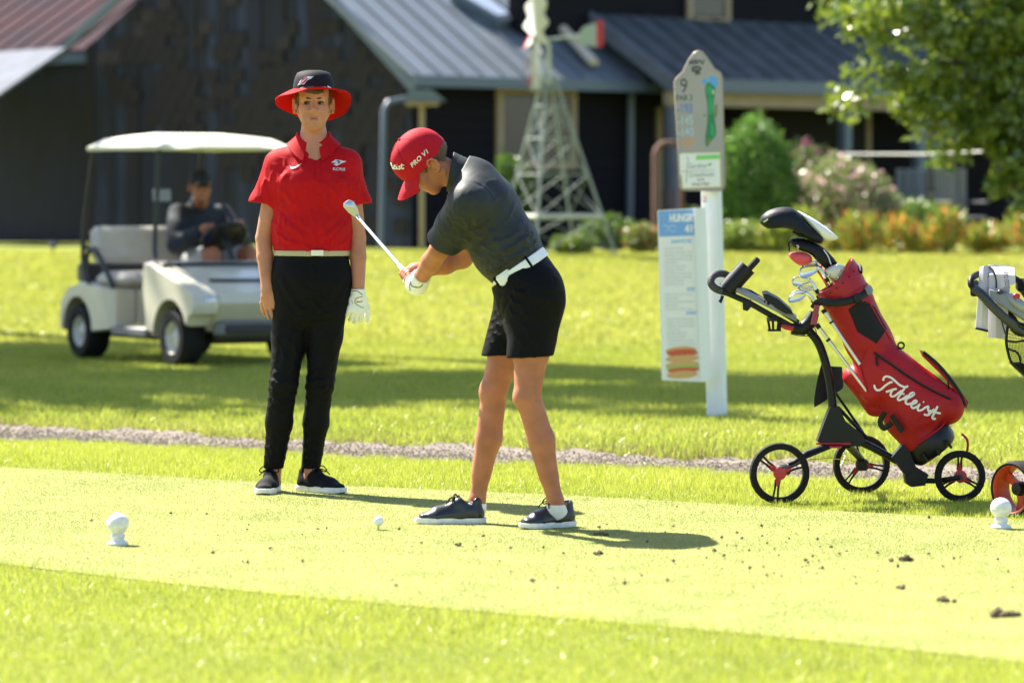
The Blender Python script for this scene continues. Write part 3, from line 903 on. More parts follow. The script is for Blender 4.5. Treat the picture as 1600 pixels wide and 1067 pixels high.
# polo shirt
S = SDF(V(-.36, 15.15, .84), V(.20, 15.98, 1.60), .0042)
Cw = C0 + TAX * .0
S.econe(C0 - TAX * .03, C0 + TAX * .10, sP, (.160, .112), (.182, .130), .03)
S.econe(C0 + TAX * .10, C1, sP * .7 + sC * .3, (.182, .130), (.186, .134), .05)
S.econe(C1, W(732, 290, 15.5), sC, (.180, .128), (.100, .080), .06)
S.cone(Ls + V(.006, 0, 0), W(734, 284, 15.49), .066, .058, .06).cone(Rs, W(736, 282, 15.51), .064, .056, .06)
S.ell(W(772, 306, 15.52), np.array((TAX, sC, np.cross(TAX, sC))), (.12, .13, .062), .06)           # upper back
Lhem = Ls * .16 + Le * .84
T = S.twin()
T.chain((Ls, Ls * .5 + Le * .5, Lhem, Lhem + (Le - Ls) * .2), (.072, .070, .068, .067), .02)
Rhem = Rs * .3 + Re * .7
S.cone(W(744, 284, 15.5), W(722, 272, 15.5), .072, .066, .05)
ld = nrm(Le - Ls); rd = nrm(Re - Rs); T.cut(Lhem, ld, None, .002); S.merge(T, .05)
T = S.twin(); T.chain((Rs, Rhem, Rhem + (Re - Rs) * .2), (.070, .066, .066), .02).cut(Rhem, rd, None, .002); S.merge(T, .045)
S.cut(C0 - TAX * .018, -TAX)
S.cut(W(716, 275, 15.5), nrm(W(672, 252, 15.5) - W(716, 276, 15.5)))
fol = []
for i in range(5):
    o = C0 + TAX * (.03 + .05 * i) + V(-.05, -.17, 0)
    fol.append((o + V(-.09, 0, -.03), o + V(.08, .0, .04 - .012 * i), .014, .004))
fol += [(W(700, 350, 15.25), W(745, 385, 15.28), .012, .006), (W(700, 368, 15.27), W(742, 404, 15.3), .011, .006), (W(740, 330, 15.27), W(790, 400, 15.33), .016, .006),
        (W(765, 300, 15.3), W(815, 350, 15.33), .02, .004), (W(745, 400, 15.32), W(800, 420, 15.3), .011, .007), (W(752, 418, 15.33), W(805, 428, 15.31), .009, .006),
        (W(790, 380, 15.33), W(845, 375, 15.35), .011, .006), (W(800, 395, 15.33), W(848, 386, 15.36), .008, .006)]
pk = [(W(800, 405, 15.32), .10, TAX * 150, .0075), (W(835, 378, 15.36), .07, TAX * 190, .008), (W(770, 428, 15.34), .07, TAX * 170, .008), (W(742, 372, 15.30), .085, nrm(V(.75, 0, .66)) * 150, .0085),
      (W(702, 360, 15.28), .075, ld * 190, .0075), (W(780, 330, 15.34), .12, nrm(V(.8, 0, -.6)) * 90, .005), (W(722, 330, 15.27), .06, nrm(V(.6, .3, -.7)) * 140, .004)]
polo = put("polo_shirt", S, M_DARKPOLO, golfer, folds=fol, amp=.0016, freq=26, rel=2, seed=2, packs=pk)
NB = W(708, 266, 15.5); NUP = nrm(W(672, 252, 15.5) - W(716, 276, 15.5))
NF = nrm(HF - NUP * np.dot(HF, NUP))
S = SDF(W(712, 272, 15.5) - .13, W(712, 272, 15.5) + .13, .0032)
ca, cb2 = W(732, 284, 15.5), W(704, 267, 15.5); CN = nrm(NUP + V(-.10, 0, -.30))
S.cone(ca, cb2, .088, .074, .0).cone(cb2, cb2 + NUP * .05, .074, .072, .0)
S.cut(W(703, 268, 15.5), CN, None, .004).cut(W(728, 282, 15.5), -NUP)
S.cone(cb2 - NUP * .012, cb2 + NUP * .09, .066, .069, .003, 'sub')
put("collar", S, M_DARKPOLO, polo, rel=1, amp=.0008, freq=40)
# belt
BU = nrm(W(850, 392, 15.5) - W(775, 443, 15.5)); BN = nrm(np.cross(sP, BU)); BN = BN if BN[2] > 0 else -BN
BC = W(812, 419, 15.5)
S = SDF(BC - .24, BC + .24, .0036)
S.econe(BC - BN * .04, BC + BN * .04, sP, (.184, .130), (.180, .125), .0)
S.cut(BC + BN * .020, BN).cut(BC - BN * .020, -BN)
S.econe(BC - BN * .05, BC + BN * .05, sP, (.176, .121), (.172, .116), .0, 'sub')
belt = put("belt", S, M_WHITE_L, golfer, rel=1)
b = MB()
for px, py, w_ in ((789, 434, 1.0),):
    c = W(px, py, 15.335)
    b.box(c, (.066, .010, .046), (BU, V(-.30, -.95, 0), BN), .008)
b.build("buckle", M_WHITE_L, belt)
b = MB(); b.box(W(826, 409, 15.328), (.010, .008, .052), (BU, V(.08, -1, 0), BN), .002); b.box(W(777, 442, 15.366), (.010, .010, .052), (nrm(BU + V(0, -.5, 0)), V(-.6, -.8, 0), BN), .002)
b.build("belt_loop", M_BLACK, belt)
# shorts
S = SDF(V(-.20, 15.16, .60), V(.30, 15.86, 1.15), .0042)
S.econe(BC + BN * .012, W(824, 452, 15.5), sP, (.174, .119), (.186, .128), .03)
S.econe(W(824, 452, 15.5), W(826, 492, 15.5), sP, (.190, .130), (.180, .115), .05)
S.ell(W(846, 458, 15.42), np.eye(3), (.085, .11, .10), .05).ell(W(842, 455, 15.6), np.eye(3), (.08, .10, .10), .05)
Lend, Rend = W(823, 600, 15.385), W(775, 585, 15.60)
S.chain((Lh + V(.004, 0, 0), Lend), (.112, .085), .04)
S.chain((Rh, Rend), (.104, .080), .04)
hL, hR = W(824, 560, 15.38), W(778, 552, 15.6)
S.cut(V(0, 15.5, .688), V(.03, 0, -1))
S.cut(BC + BN * .0, BN)
fol = [(W(795, 455, 15.3), W(850, 470, 15.3), .012, .005), (W(793, 480, 15.3), W(850, 500, 15.28), .014, .004), (W(785, 470, 15.35), W(765, 520, 15.5), .012, .006),
       (W(770, 500, 15.5), W(800, 530, 15.45), .010, .005), (W(860, 440, 15.33), W(800, 448, 15.3), .008, .005), (W(800, 520, 15.28), W(800, 560, 15.3), .014, .004)]
put("shorts", S, M_BLACK, golfer, folds=fol, amp=.0015, freq=28, rel=2, seed=5, packs=[(W(800, 470, 15.3), .09, V(40, 0, 130), .008), (W(830, 530, 15.27), .10, V(110, 0, 30), .005), (W(768, 510, 15.5), .07, V(60, 0, 150), .008), (W(862, 450, 15.35), .06, V(40, 0, 150), .006)])
# glove on the left hand
S = SDF(W(650, 445, 15.68) - .14, W(650, 445, 15.68) + .14, .003)
S.chain((Lw * .75 + Le * .25, Lw), (.036, .037), .01)
S.cut(Lw * .86 + Le * .14, nrm(Le - Lw))
pc = butt + SHD * .055
S.chain((Lw, W(652, 446, 15.675), pc + V(-.008, -.016, -.004)), (.037, .038, .034), .02)
for i in range(4):
    c = butt + SHD * (.020 + .022 * i); pts = []
    for a in np.linspace(-.8, 4.2, 6): pts.append(c + (fu * math.cos(a) + fv * math.sin(a)) * .021)
    S.chain(pts, (.0125, .012, .0115, .011, .0105, .010), .006)
S.chain((W(648, 440, 15.69), W(643, 436, 15.73), butt + SHD * .125 + fu * .022), (.018, .015, .012), .01)
glove = put("glove", S, M_WHITE_L, golfer, rel=1, amp=.0007, freq=90)
decal("glove_piping", stroke2([(641, 440), (644, 447), (655, 449), (661, 444)], 1.3) + stroke2([(636, 437), (640, 446), (641, 455)], .9), glove, M_BLACK, golfer, .0008)
# shoes and socks
for a_, heel, ang, nm in ((Ra, V((757 - 800) * 15.60 / F, 15.60, 0), math.radians(181), "R"), (La, V((895 - 800) * 15.47 / F, 15.47, 0), math.radians(213), "L")):
    L_ = .285 if nm == "R" else .255
    so, Ps = shoe(golfer, heel + V(0, 0, .004), ang, L_, M_SHOE, M_SOLE, 1.0, a_, .099)
    b = MB(); c = Ps(.22, 0, 0)
    b.tube([np.array([c[0], c[1], .06]) * .4 + np.array([a_[0], a_[1], .06]) * .6, a_ - V(0, 0, .030), a_ - V(0, 0, .016)], [.041, .0410, .0385], 16)
    b.build("sock", M_SOCK, golfer)

# prints on the cap
capm = bvh_of([cap_o])
sc = 1344 / 170.0
cp = lambda x, y: (590 + x / sc, 185 + y / sc)
tri = text2("PRO V1", cp(432, 612), np.array(cp(625, 430)) - np.array(cp(432, 612)), np.array(cp(405, 560)) - np.array(cp(432, 612)), .012)
decal("cap_lettering", tri, capm, M_WHITE, cap_o, .0016)
lst = [[(165, 545), (185, 600), (195, 625), (205, 615)], [(198, 600), (215, 600), (222, 585), (208, 582), (205, 615), (225, 625), (240, 600)], [(240, 590), (243, 622), (262, 618)], [(240, 572), (243, 576)],
       [(285, 592), (268, 592), (272, 606), (284, 612), (276, 626), (258, 622)], [(303, 560), (300, 612), (318, 622), (328, 610)], [(286, 582), (332, 576)]]
for k_, st in enumerate(lst):
    decal("cap_lettering", stroke2([cp(*q) for q in st], 1.5), capm, M_WHITE, cap_o, .0016 + .0002 * k_)

# ------------------------------------------------------------ club in his hands
cb = empty("golf_club", butt * V(1, 1, 0))
tag(cb, "steel iron with white grip end held up behind the golfer's gloved hands", "golf club")
M_GRIP = mat("white_grip", (0.78, 0.79, 0.80), rough=0.55, bump=0.2, bscale=200)
M_TEAL = mat("teal_rubber", (0.16, 0.42, 0.46), rough=0.5)
b = MB(); b.tube([butt + SHD * .012, butt + SHD * .27], [.0135, .0095], 14); b.build("grip", M_GRIP, cb)
b = MB(); b.tube([butt - SHD * .014, butt - SHD * .012, butt + SHD * .012], [.011, .0150, .0150], 16); b.build("grip_cap", M_TEAL, cb)
b = MB(); b.tube([butt + SHD * .26, chd - SHD * .02], [.0088, .0062], 12); b.build("shaft", M_CHROME, cb)
b = MB(); b.tube([chd - SHD * .055, chd], [.0085, .0085], 12); b.build("ferrule", M_CHROME, cb)
hu = nrm(W(549, 322, 16.44) - chd)
hx = nrm(np.cross(hu, V(0, 1, .25)))
poly = [(-.002, -.012), (.012, -.002), (.026, .030), (.033, .062), (.024, .078), (-.002, .080), (-.018, .062), (-.020, .030), (-.013, 0)]
fn = nrm(np.cross(hx, hu))
b = MB(); b.loft([[chd + hx * x * .95 + hu * y * .95 + fn * o for x, y in [(q[0] * g, q[1] * g + (1 - g) * .03) for q in poly]] for o, g in ((-.010, .9), (-.006, 1), (.004, 1), (.007, .95))])
b.build("club_head", mat("iron_head", (0.55, 0.55, 0.50), rough=0.3, metal=1.0, bump=0.05, bscale=200), cb)
# ============================================================ man in the red polo, facing the camera
DR = 17.2
r_base = V((470 - 800) * DR / F, DR, 0)
w2 = lambda px, py, dd=0.0: W(px, py, DR + dd)
rRa, rRk, rRh = w2(427, 748, .055), w2(443, 600, -.03), w2(458, 458)
rLa, rLk, rLh = w2(485, 748, .06), w2(500, 600, -.01), w2(514, 458)
rW, rC, rN = w2(488, 405), w2(489, 290, .0), w2(490, 240, .015)
rRs, rLs = w2(436, 256, .02), w2(543, 256, .02)
rRe, rLe = w2(412, 372, .03), w2(559, 372, .03)
rRw, rLw = w2(418, 452, -.02), w2(560, 455, -.02)
RHC = w2(490, 161, -.02)
X1, Y1, Z1 = V(1, 0, 0), V(0, -1, 0), V(0, 0, 1)
S = SDF(V(-1.20, 17.0, 0), V(-.63, 17.42, 1.88), .0033)
hfw = nrm(V(.06, -1, -.01))
P_r, axr = head(S, RHC, hfw, Z1, 1.04, nose=1.0, sx=.95)
S.cone(w2(490, 200, .015), w2(491, 248, .004), .055, .061, .03)
S.econe(w2(487, 450), rW, X1, (.165, .11), (.145, .10), .05).econe(rW, rC, X1, (.145, .10), (.17, .115), .05).econe(rC, rN, X1, (.165, .11), (.10, .07), .06)
S.cone(rRs, rN, .050, .045, .04).cone(rLs, rN, .050, .045, .04)
S.chain((rRs, rRe), (.048, .037), .03).chain((rRe, rRe * .65 + rRw * .35, rRw), (.037, .037, .027), .006)
S.chain((rLs, rLe), (.048, .037), .03).chain((rLe, rLe * .65 + rLw * .35, rLw), (.037, .037, .027), .006)
for h_, k_, a_ in ((rRh, rRk, rRa), (rLh, rLk, rLa)):
    S.chain((h_, k_, a_, a_ - V(0, 0, .03)), (.065, .035, .032, .030), .01)
hand(S, rRw, V(.26, -.16, -1), V(.30, 1, 0), -1, curl=(12, 20, 14), spread=1.6, thumb=(.70, .62, .35), s=.93, tcurl=4, k=.004)
def red_slots(v, f):
    c = v[f].mean(1); q = (c - RHC) / 1.04
    x = q @ axr[0]; y = q @ axr[1]; z = q @ axr[2]
    return np.where((np.abs(x) < .0195) & (z < -.0605) & (z > -.0775) & (y > .0850), 1, 0)
redman = put("person", S, [M_SKIN_PALE, M_LIP], None, origin=r_base, rel=1, midx=red_slots)
tag(redman, "man in red polo, black trousers and wide red sun hat standing with arms down", "person")
b = MB()
for q in (-1, 1): b.sphere(P_r(q * .031, .0745, -.003), .0128, 14, 10)
ey = b.build("eye", M_EYE, redman)
b = MB()
for q in (-1, 1): b.sphere(P_r(q * .031 + .003, .0800, -.003), (.0086, .0086, .0086), 10, 8)
b.build("iris", M_IRIS, ey)
b = MB()
for q in (-1, 1):
    b.tube([P_r(q * .0470, .0755, -.001), P_r(q * .038, .0865, .0030), P_r(q * .029, .0890, .0038), P_r(q * .017, .0880, .000)], [.0016, .0028, .0028, .0018], 6)
b.build("eyelash", M_BROW, ey)
b = MB()
for q in (-1, 1):
    b.tube([P_r(q * .052, .0740, .013), P_r(q * .041, .0880, .0205), P_r(q * .028, .0945, .0190), P_r(q * .013, .0955, .0168)], [.0018, .0042, .0052, .004], 6)
b.build("eyebrow", M_BROW, redman)
MB().tube([P_r(-.022, .0870, -.0685), P_r(-.010, .0935, -.0682), P_r(0, .0945, -.0690), P_r(.010, .0935, -.0682), P_r(.022, .0870, -.0685)], [.0008, .0018, .0020, .0018, .0008], 6).build("mouth_line", mat("mouth_line", (.16, .05, .04), rough=.6), redman)
S = SDF(RHC - .17, RHC + .17, .0035)
S.ell(P_r(0, -.016, .034), axr, (.082, .100, .082), .01)
S.cone(P_r(0, -.06, .0), P_r(0, -.07, -.05), .056, .045, .03)
S.ell(P_r(0, .064, .052), axr, (.058, .030, .024), .01)
S.cut(P_r(0, 0, -.07), -Z1)
S.ell(P_r(0, .09, .0), axr, (.075, .09, .038), .01, 'sub')
for q in (-1, 1): S.ell(P_r(q * .085, .010, -.045), axr, (.03, .04, .05), .006, 'sub')
T = S.twin(); T.ell(P_r(0, -.014, .040), axr, (.0755, .1035, .086), .01).ell(P_r(0, .066, .05), axr, (.058, .031, .040), .02)
T.cut(P_r(0, 0, .033), -Z1 - .18 * X1, None, .004); T.cut(P_r(0, 0, .072), Z1); S.merge(T, .004)
put("hair", S, M_HAIR, redman, rel=1, amp=.0016, freq=160)
# wide brimmed hat
b = MB(); n = 48; rings = []
cz = .058
for r_, z_, t_ in ((.0, .141, 0), (.035, .140, 0), (.060, .135, 0), (.078, .125, 0), (.089, .106, 0), (.095, .085, 0), (.098, cz, 0), (.092, cz - .004, 0)):
    rings.append([P_r(r_ * .95 * math.cos(2 * math.pi * j / n), -.012 + r_ * 1.10 * math.sin(2 * math.pi * j / n), z_ + .004 * math.sin(4 * math.pi * j / n + 1) * (r_ > .06)) for j in range(n)])
hat = MB().loft(rings, cap=False).build("hat", M_HATBLACK, redman)
rows = []
for i in range(11):
    u = i / 10.0; row = []
    for j in range(64):
        a = 2 * math.pi * j / 64; s_ = math.sin(a); c_ = math.cos(a)
        ri = .096; zo = -.060 + .066 * s_ + .012 * math.sin(2 * a + 2.6) + .004 * math.sin(5 * a)
        x = (ri * .95 + u * .080 * (1 + .06 * math.sin(3 * a + .5))) * c_; y = -.012 + (ri * 1.10 + u * .080) * s_
        row.append((x, y, cz + zo * (u ** 1.25)))
    rows.append(row)
top = [[P_r(x, y, z + .0022) for x, y, z in r] for r in rows]; bot = [[P_r(x, y, z - .0022) for x, y, z in r] for r in reversed(rows)]
MB().loft(top + bot + [top[0]], cap=False).build("hat_brim", M_HATRED, hat)
# polo
S = SDF(V(-1.24, 16.95, 1.03), V(-.60, 17.46, 1.66), .0042)
S.econe(w2(487, 400), w2(487, 360), X1, (.172, .122), (.168, .120), .02)
S.econe(w2(487, 360), rC, X1, (.165, .118), (.178, .128), .05)
S.econe(rC, rN + V(0, 0, -.03), X1, (.180, .126), (.125, .085), .06)
S.cone(rRs, rN + V(0, .01, -.012), .060, .064, .05).cone(rLs, rN + V(0, .01, -.012), .060, .064, .05)
hr = w2(411, 318, .02); hl = w2(560, 318, .02)
T = S.twin(); T.chain((rRs + V(.01, 0, -.01), hr, hr + V(-.02, 0, -.08)), (.066, .062, .062), .02).cut(hr, nrm(V(-.12, 0, -1))); S.merge(T, .04)
T = S.twin(); T.chain((rLs + V(-.01, 0, -.01), hl, hl + V(.01, 0, -.08)), (.066, .055, .055), .02).cut(hl, nrm(V(.05, 0, -1))); S.merge(T, .04)
S.cone(w2(491, 205, -.03), w2(492, 224, -.050), .052, .048, .004, 'sub').cone(w2(492, 224, -.050), w2(495, 238, -.080), .048, .030, .004, 'sub').cone(w2(495, 238, -.080), w2(496, 250, -.096), .030, .012, .004, 'sub')
S.cut(w2(487, 392), -Z1)
fr = -.13
fol = [(w2(505, 290, fr), w2(520, 350, fr), .014, .005), (w2(500, 330, fr), w2(506, 385, fr), .012, .005), (w2(535, 300, fr + .03), w2(528, 360, fr), .012, .005), (w2(440, 300, fr + .03), w2(470, 330, fr), .014, .004),
       (w2(435, 340, fr + .04), w2(480, 372, fr), .012, .005), (w2(540, 345, fr + .04), w2(500, 378, fr), .010, .005), (w2(432, 370, fr + .04), w2(470, 386, fr), .010, .005), (w2(438, 318, fr + .04), w2(432, 390, fr + .06), .012, .004),
       (w2(446, 262, fr + .02), w2(438, 310, fr + .05), .012, .006), (w2(533, 262, fr + .02), w2(543, 312, fr + .05), .012, .006), (w2(405, 262, -.04), w2(418, 312, -.05), .012, .004), (w2(553, 262, -.04), w2(562, 312, -.05), .012, .004)]
pk = [(w2(487, 378, -.12), .13, V(115, 0, 22), .0070), (w2(440, 360, -.08), .08, V(90, 0, 80), .0075), (w2(536, 360, -.08), .08, V(90, 0, -80), .0075), (w2(515, 300, -.13), .11, V(85, 0, 40), .0055), (w2(460, 300, -.13), .10, V(75, 0, -45), .0045),
      (w2(412, 285, -.05), .07, V(100, 0, -70), .0055), (w2(560, 285, -.05), .07, V(100, 0, 70), .0055), (w2(440, 262, -.09), .05, V(100, 0, 90), .005), (w2(540, 262, -.09), .05, V(100, 0, -90), .005)]
rpolo = put("polo_shirt", S, M_RED, redman, folds=fol, amp=.0014, freq=24, rel=2, seed=9, packs=pk)
polo_collar(rpolo, w2(490, 221, .014), V(0, -1, 0), V(0, 0, 1), .069, M_RED, h=.040, gap=.36, drop=.052, flare=.040, depth=.98)
b = MB()
pb = bvh_of([rpolo])
decal("placket", poly2([(492, 246), (501, 246), (500, 279), (493, 279)]), pb, M_RED, rpolo, .0028)
b = MB()
for q in (252, 265):
    h_ = pb.ray_cast(Vector((0, 0, H)), Vector(nrm(W(496.5, q, 1) - V(0, 0, H))), 100)
    if h_[0]: b.lathe([(.0001, .0015), (.0045, .0015), (.0052, 0)], np.array(h_[0]) + V(0, -.0032, 0), (0, -1, 0), 10)
b.build("button", M_RED, rpolo)
# prints on the shirt and the hat (emblems)
e1 = lambda x, y: (360 + x / 3.05, 90 + y / 3.05)
sw = [(284, 515), (290, 524), (305, 522), (341, 506), (312, 527), (296, 533), (287, 530)]
decal("chest_emblem", poly2([e1(*q) for q in sw]), pb, M_WHITE, rpolo, .002)
M_SILVER = mat("silver_print", (0.55, 0.57, 0.62), rough=0.5)
ar = [(478, 503), (500, 488), (520, 490), (552, 496), (528, 506), (508, 518), (490, 512), (503, 503)]
decal("chest_emblem", poly2([e1(*q) for q in ar]), pb, M_SILVER, rpolo, .002)
decal("chest_emblem", stroke2([e1(505, 497), e1(515, 494), e1(520, 500), e1(512, 508)], 1.2), pb, M_HATBLACK, rpolo, .0026)
decal("chest_emblem", poly2([e1(510, 498), e1(522, 497), e1(515, 505)]), pb, M_RED, rpolo, .003)
decal("chest_lettering", text2("BUCYRUS", e1(488, 539), np.array(e1(546, 541)) - np.array(e1(488, 539)), (0, -4.6), .02), pb, M_SILVER, rpolo, .002)
hb = bvh_of([hat])
e2 = lambda x, y: (420 + x / 8.893, 100 + y / 8.893)
decal("hat_emblem", poly2([e2(*q) for q in [(400, 305), (440, 235), (500, 190), (560, 180), (625, 178), (590, 208), (540, 230), (490, 290), (450, 285)]]), hb, M_SILVER, hat, .0015)
decal("hat_emblem", poly2([e2(*q) for q in [(440, 275), (465, 215), (520, 185), (545, 200), (520, 245), (475, 280)]]), hb, mat("maroon_print", (0.30, 0.02, 0.05), rough=.6), hat, .0022)
decal("hat_emblem", stroke2([e2(455, 270), e2(490, 235), e2(530, 205)], .7), hb, M_WHITE, hat, .003)
decal("hat_emblem", poly2([e2(812, 302), e2(860, 330), e2(868, 358), e2(818, 352)]), hb, M_WHITE, hat, .0015)
# belt
S = SDF(w2(487, 398) - .22, w2(487, 398) + .22, .0036)
S.econe(w2(487, 385), w2(487, 412), X1, (.1715, .1215), (.1715, .1215), 0)
S.cut(w2(487, 391), Z1).cut(w2(487, 400), -Z1); S.econe(w2(487, 380), w2(487, 415), X1, (.163, .112), (.163, .112), 0, 'sub')
rbelt = put("belt", S, mat("tan_belt", (0.42, 0.36, 0.22), rough=.5), redman)
b = MB(); b.box(w2(496, 395.5, -.128), (.055, .008, .030), None, .003); b.build("buckle", M_STEEL, rbelt)
# trousers
S = SDF(V(-1.16, 16.96, .07), V(-.68, 17.45, 1.10), .0042)
S.econe(w2(487.5, 396), w2(487, 440), X1, (.170, .120), (.172, .124), .02)
S.econe(w2(487, 440), w2(486, 480), X1, (.172, .124), (.150, .115), .04)
S.chain((rRh, w2(452, 525), rRk, w2(436, 660, .01), w2(427, 733, .045)), (.092, .080, .062, .058, .043), .022)
S.chain((rLh, w2(507, 525), rLk, w2(494, 660, .02), w2(485, 734, .055)), (.092, .078, .060, .057, .042), .022)
S.cut(w2(487, 733), V(0, 0, -1)); S.cut(w2(487, 394), Z1)
fol = []
for sx_, kx in ((1, 443), (1, 500)):
    for i, yy in enumerate((578, 592, 606, 622, 640)):
        fol.append((w2(kx - 24, yy + 8 - 4 * (i % 2), -.07), w2(kx + 22, yy - 4 + 8 * (i % 2), -.075), .010, .005))
    fol += [(w2(kx - 14, 660, -.03), w2(kx - 20, 720, 0), .010, .005), (w2(kx - 20, 706, -.02), w2(kx - 4, 728, -.03), .007, .005), (w2(kx + 6, 530, -.09), w2(kx - 2, 575, -.08), .012, .004)]
fol += [(w2(440, 440, -.1), w2(480, 500, -.1), .014, .005), (w2(530, 440, -.1), w2(490, 500, -.1), .014, .005), (w2(490, 420, -.13), w2(486, 500, -.10), .010, .005), (w2(470, 500, -.1), w2(440, 520, -.1), .012, .005), (w2(500, 505, -.1), w2(530, 520, -.1), .012, .005)]
put("trousers", S, M_BLACK, redman, folds=fol, amp=.0018, freq=22, rel=2, seed=12, packs=[(w2(443, 605, -.05), .10, V(30, 0, 150), .006), (w2(500, 605, -.05), .10, V(-30, 0, 150), .006), (w2(430, 700, -.02), .09, V(70, 0, 130), .005), (w2(488, 700, -.02), .09, V(70, 0, 130), .005), (w2(486, 480, -.09), .09, V(80, 0, 120), .009), (w2(455, 540, -.08), .10, V(110, 0, 20), .005), (w2(508, 540, -.08), .10, V(110, 0, -20), .005)])
# glove on his left hand
S = SDF(rLw - V(.12, .12, .20), rLw + V(.08, .10, .05), .0027)
hand(S, rLw + V(0, 0, -.012), V(-.16, -.10, -1), V(-.25, 1, 0), 1, curl=(20, 36, 30), thumb=(.72, .60, .1), s=1.0, tcurl=4, k=.008)
S.cone(rLw + V(0, 0, .022), rLw - V(0, 0, .02), .034, .032, .01); S.cut(rLw + V(0, 0, .010), Z1)
rg_ = put("glove", S, M_WHITE_L, redman, rel=1, amp=.0006, freq=100)
gb = bvh_of([rg_]); e3 = lambda x, y: (400 + x / 8.0, 440 + y / 8.0)
decal("glove_piping", stroke2([e3(1330, 185), e3(1250, 215), e3(1240, 270), e3(1290, 305), e3(1345, 330)], .9) + stroke2([e3(1195, 235), e3(1210, 280)], .7), gb, M_BLACK, rg_, .0008)
decal("glove_piping", stroke2([e3(1200, 122), e3(1260, 118), e3(1330, 165)], 1.0), gb, M_BLACK, rg_, .0012)
decal("glove_lettering", text2("Srixon", e3(1255, 268), np.array((9.5, -1.6)), (0, -3.0), .02), gb, M_BLACK, rg_, .0008, mx=1.5)
# shoes
M_TRAINER = mat("black_knit", (0.007, 0.007, 0.009), spec=0.2, rough=0.8, bump=0.25, bscale=260)
shoe(redman, V((428 - 800) * 17.30 / F, 17.33, .004), math.radians(-97), .285, M_TRAINER, M_SOLE, 1.0, rRa, .097, sole_h=.028)
shoe(redman, V((467 - 800) * 17.28 / F, 17.31, .004), math.radians(-42), .290, M_TRAINER, M_SOLE, 1.0, rLa, .097, sole_h=.028)
# ------------------------------------------------------------ ball and tee markers
def gpt(px, py):
    d = F * H / (py - YH); return V((px - 800) * d / F, d, 0)
bp_ = gpt(591, 829)
b = MB(); b.sphere(bp_ + V(0, 0, .0385), .0213, 28, 18)
M_BALL = mat("ball_cover", (0.82, 0.83, 0.83), rough=0.28)
nt = M_BALL.node_tree; vo = nt.nodes.new("ShaderNodeTexVoronoi"); vo.inputs["Scale"].default_value = 210
bm_ = nt.nodes.new("ShaderNodeBump"); bm_.inputs["Strength"].default_value = .35; bm_.inputs["Distance"].default_value = .002
tcn = nt.nodes.new("ShaderNodeTexCoord"); nt.links.new(tcn.outputs["Object"], vo.inputs["Vector"])
nt.links.new(vo.outputs[0], bm_.inputs["Height"]); nt.links.new(bm_.outputs[0], nt.nodes["Principled BSDF"].inputs["Normal"])
ball = b.build("golf_ball", M_BALL, origin=bp_)
tag(ball, "white dimpled golf ball teed up just above the grass", "golf ball")
b = MB(); b.lathe([(.0001, 0.0), (.0025, .002), (.0028, .012), (.0055, .019), (.006, .0205), (.0001, .019)], bp_, (0, 0, 1), 12)
tag(b.build("golf_tee", mat("wooden_tee", (.6, .5, .3), rough=.6), origin=bp_), "small peg tee pushed into the ground under the golf ball", "tee")
M_MARK = mat("chalky_white_paint", (0.80, 0.80, 0.80), rough=0.55, col2=(0.62, 0.62, 0.60), vscale=55, bump=0.25, bscale=90, detail=8)
def tee_marker(px, py, label, s=1.0):
    p = gpt(px, py); r = empty("tee_marker", p)
    c = p + V(0, 0, .004)
    MB().lathe([(.0001, 0), (.040, 0), (.0415, .004), (.0415, .010), (.036, .014), (.0275, .017), (.024, .022), (.024, .026), (.0285, .030), (.0295, .034), (.0285, .038), (.024, .042), (.021, .046), (.0001, .046)], c, (0, 0, 1), 30).build("base", M_MARK, r)
    ball_ = MB()
    ball_.sphere(c + V(0, 0, .082), (.0425, .0425, .0415), 30, 20)
    ball_.build("knob", M_MARK, r)
    b = MB(); b.lathe([(.0426, -.0012), (.0432, 0), (.0426, .0012)], c + V(0, 0, .080), (0, 0, 1), 36); b.build("seam", M_MARK, r)
    tag(r, label, "tee marker", "white tee markers")
tee_marker(184, 853, "white ball topped tee marker on the mown grass with the golf ball to one side")
tee_marker(1564, 827, "white ball topped tee marker close to the wheels of the push carts")

# ------------------------------------------------------------ hole sign
M_POST = mat("white_post_paint", (0.74, 0.77, 0.78), rough=0.55, var=0.05, vscale=12, bump=0.15, bscale=40, stretch=(1, 1, .15))
M_SIGN = mat("taupe_sign_face", (0.36, 0.33, 0.32), rough=0.45, var=0.03, vscale=8)
M_SIGNRIM = mat("bronze_rim", (0.30, 0.235, 0.20), rough=0.4)
M_DKGREY = mat("dark_print", (0.055, 0.06, 0.06), rough=0.5)
DS = 23.0
sg_base = V((1121 - 800) * DS / F, DS, 0)
sg = empty("hole_sign", sg_base)
tag(sg, "arched grey hole sign on a leaning white post with green fairway drawing", "sign")
ws = lambda px, py, dd=0.0: W(px, py, DS + dd)
# post leans a little; rotated so that two faces show
pu = nrm(ws(1118, 300) - ws(1121, 652)); rot = math.radians(-18)
pxa = nrm(V(math.cos(rot), math.sin(rot), 0)); pya = np.cross(pu, pxa)
foot = V(sg_base[0], DS, -.05); topp = ws(1108, 150, .03)
MB().box((foot + topp) / 2, (.105, .10, np.linalg.norm(topp - foot)), (nrm(pxa - pu * np.dot(pxa, pu)), pya, nrm(topp - foot)), .006).build("post", M_POST, sg, smooth=False)
ol = [(1062, 291), (1053, 128), (1057, 121), (1067, 112), (1075, 94), (1084, 82), (1091, 79), (1098, 81), (1108, 93), (1117, 107), (1127, 113), (1129.5, 121), (1134, 289), (1131, 297), (1126, 299), (1070, 299), (1064, 297)]
olc = [ws(x, y, -.075) for x, y in ol]
def inset(pts, g, c): return [c + (p - c) * np.array(g) for p in pts]
cc = ws(1094, 205, -.075)
b = MB(); bk = V(0, .028, 0)
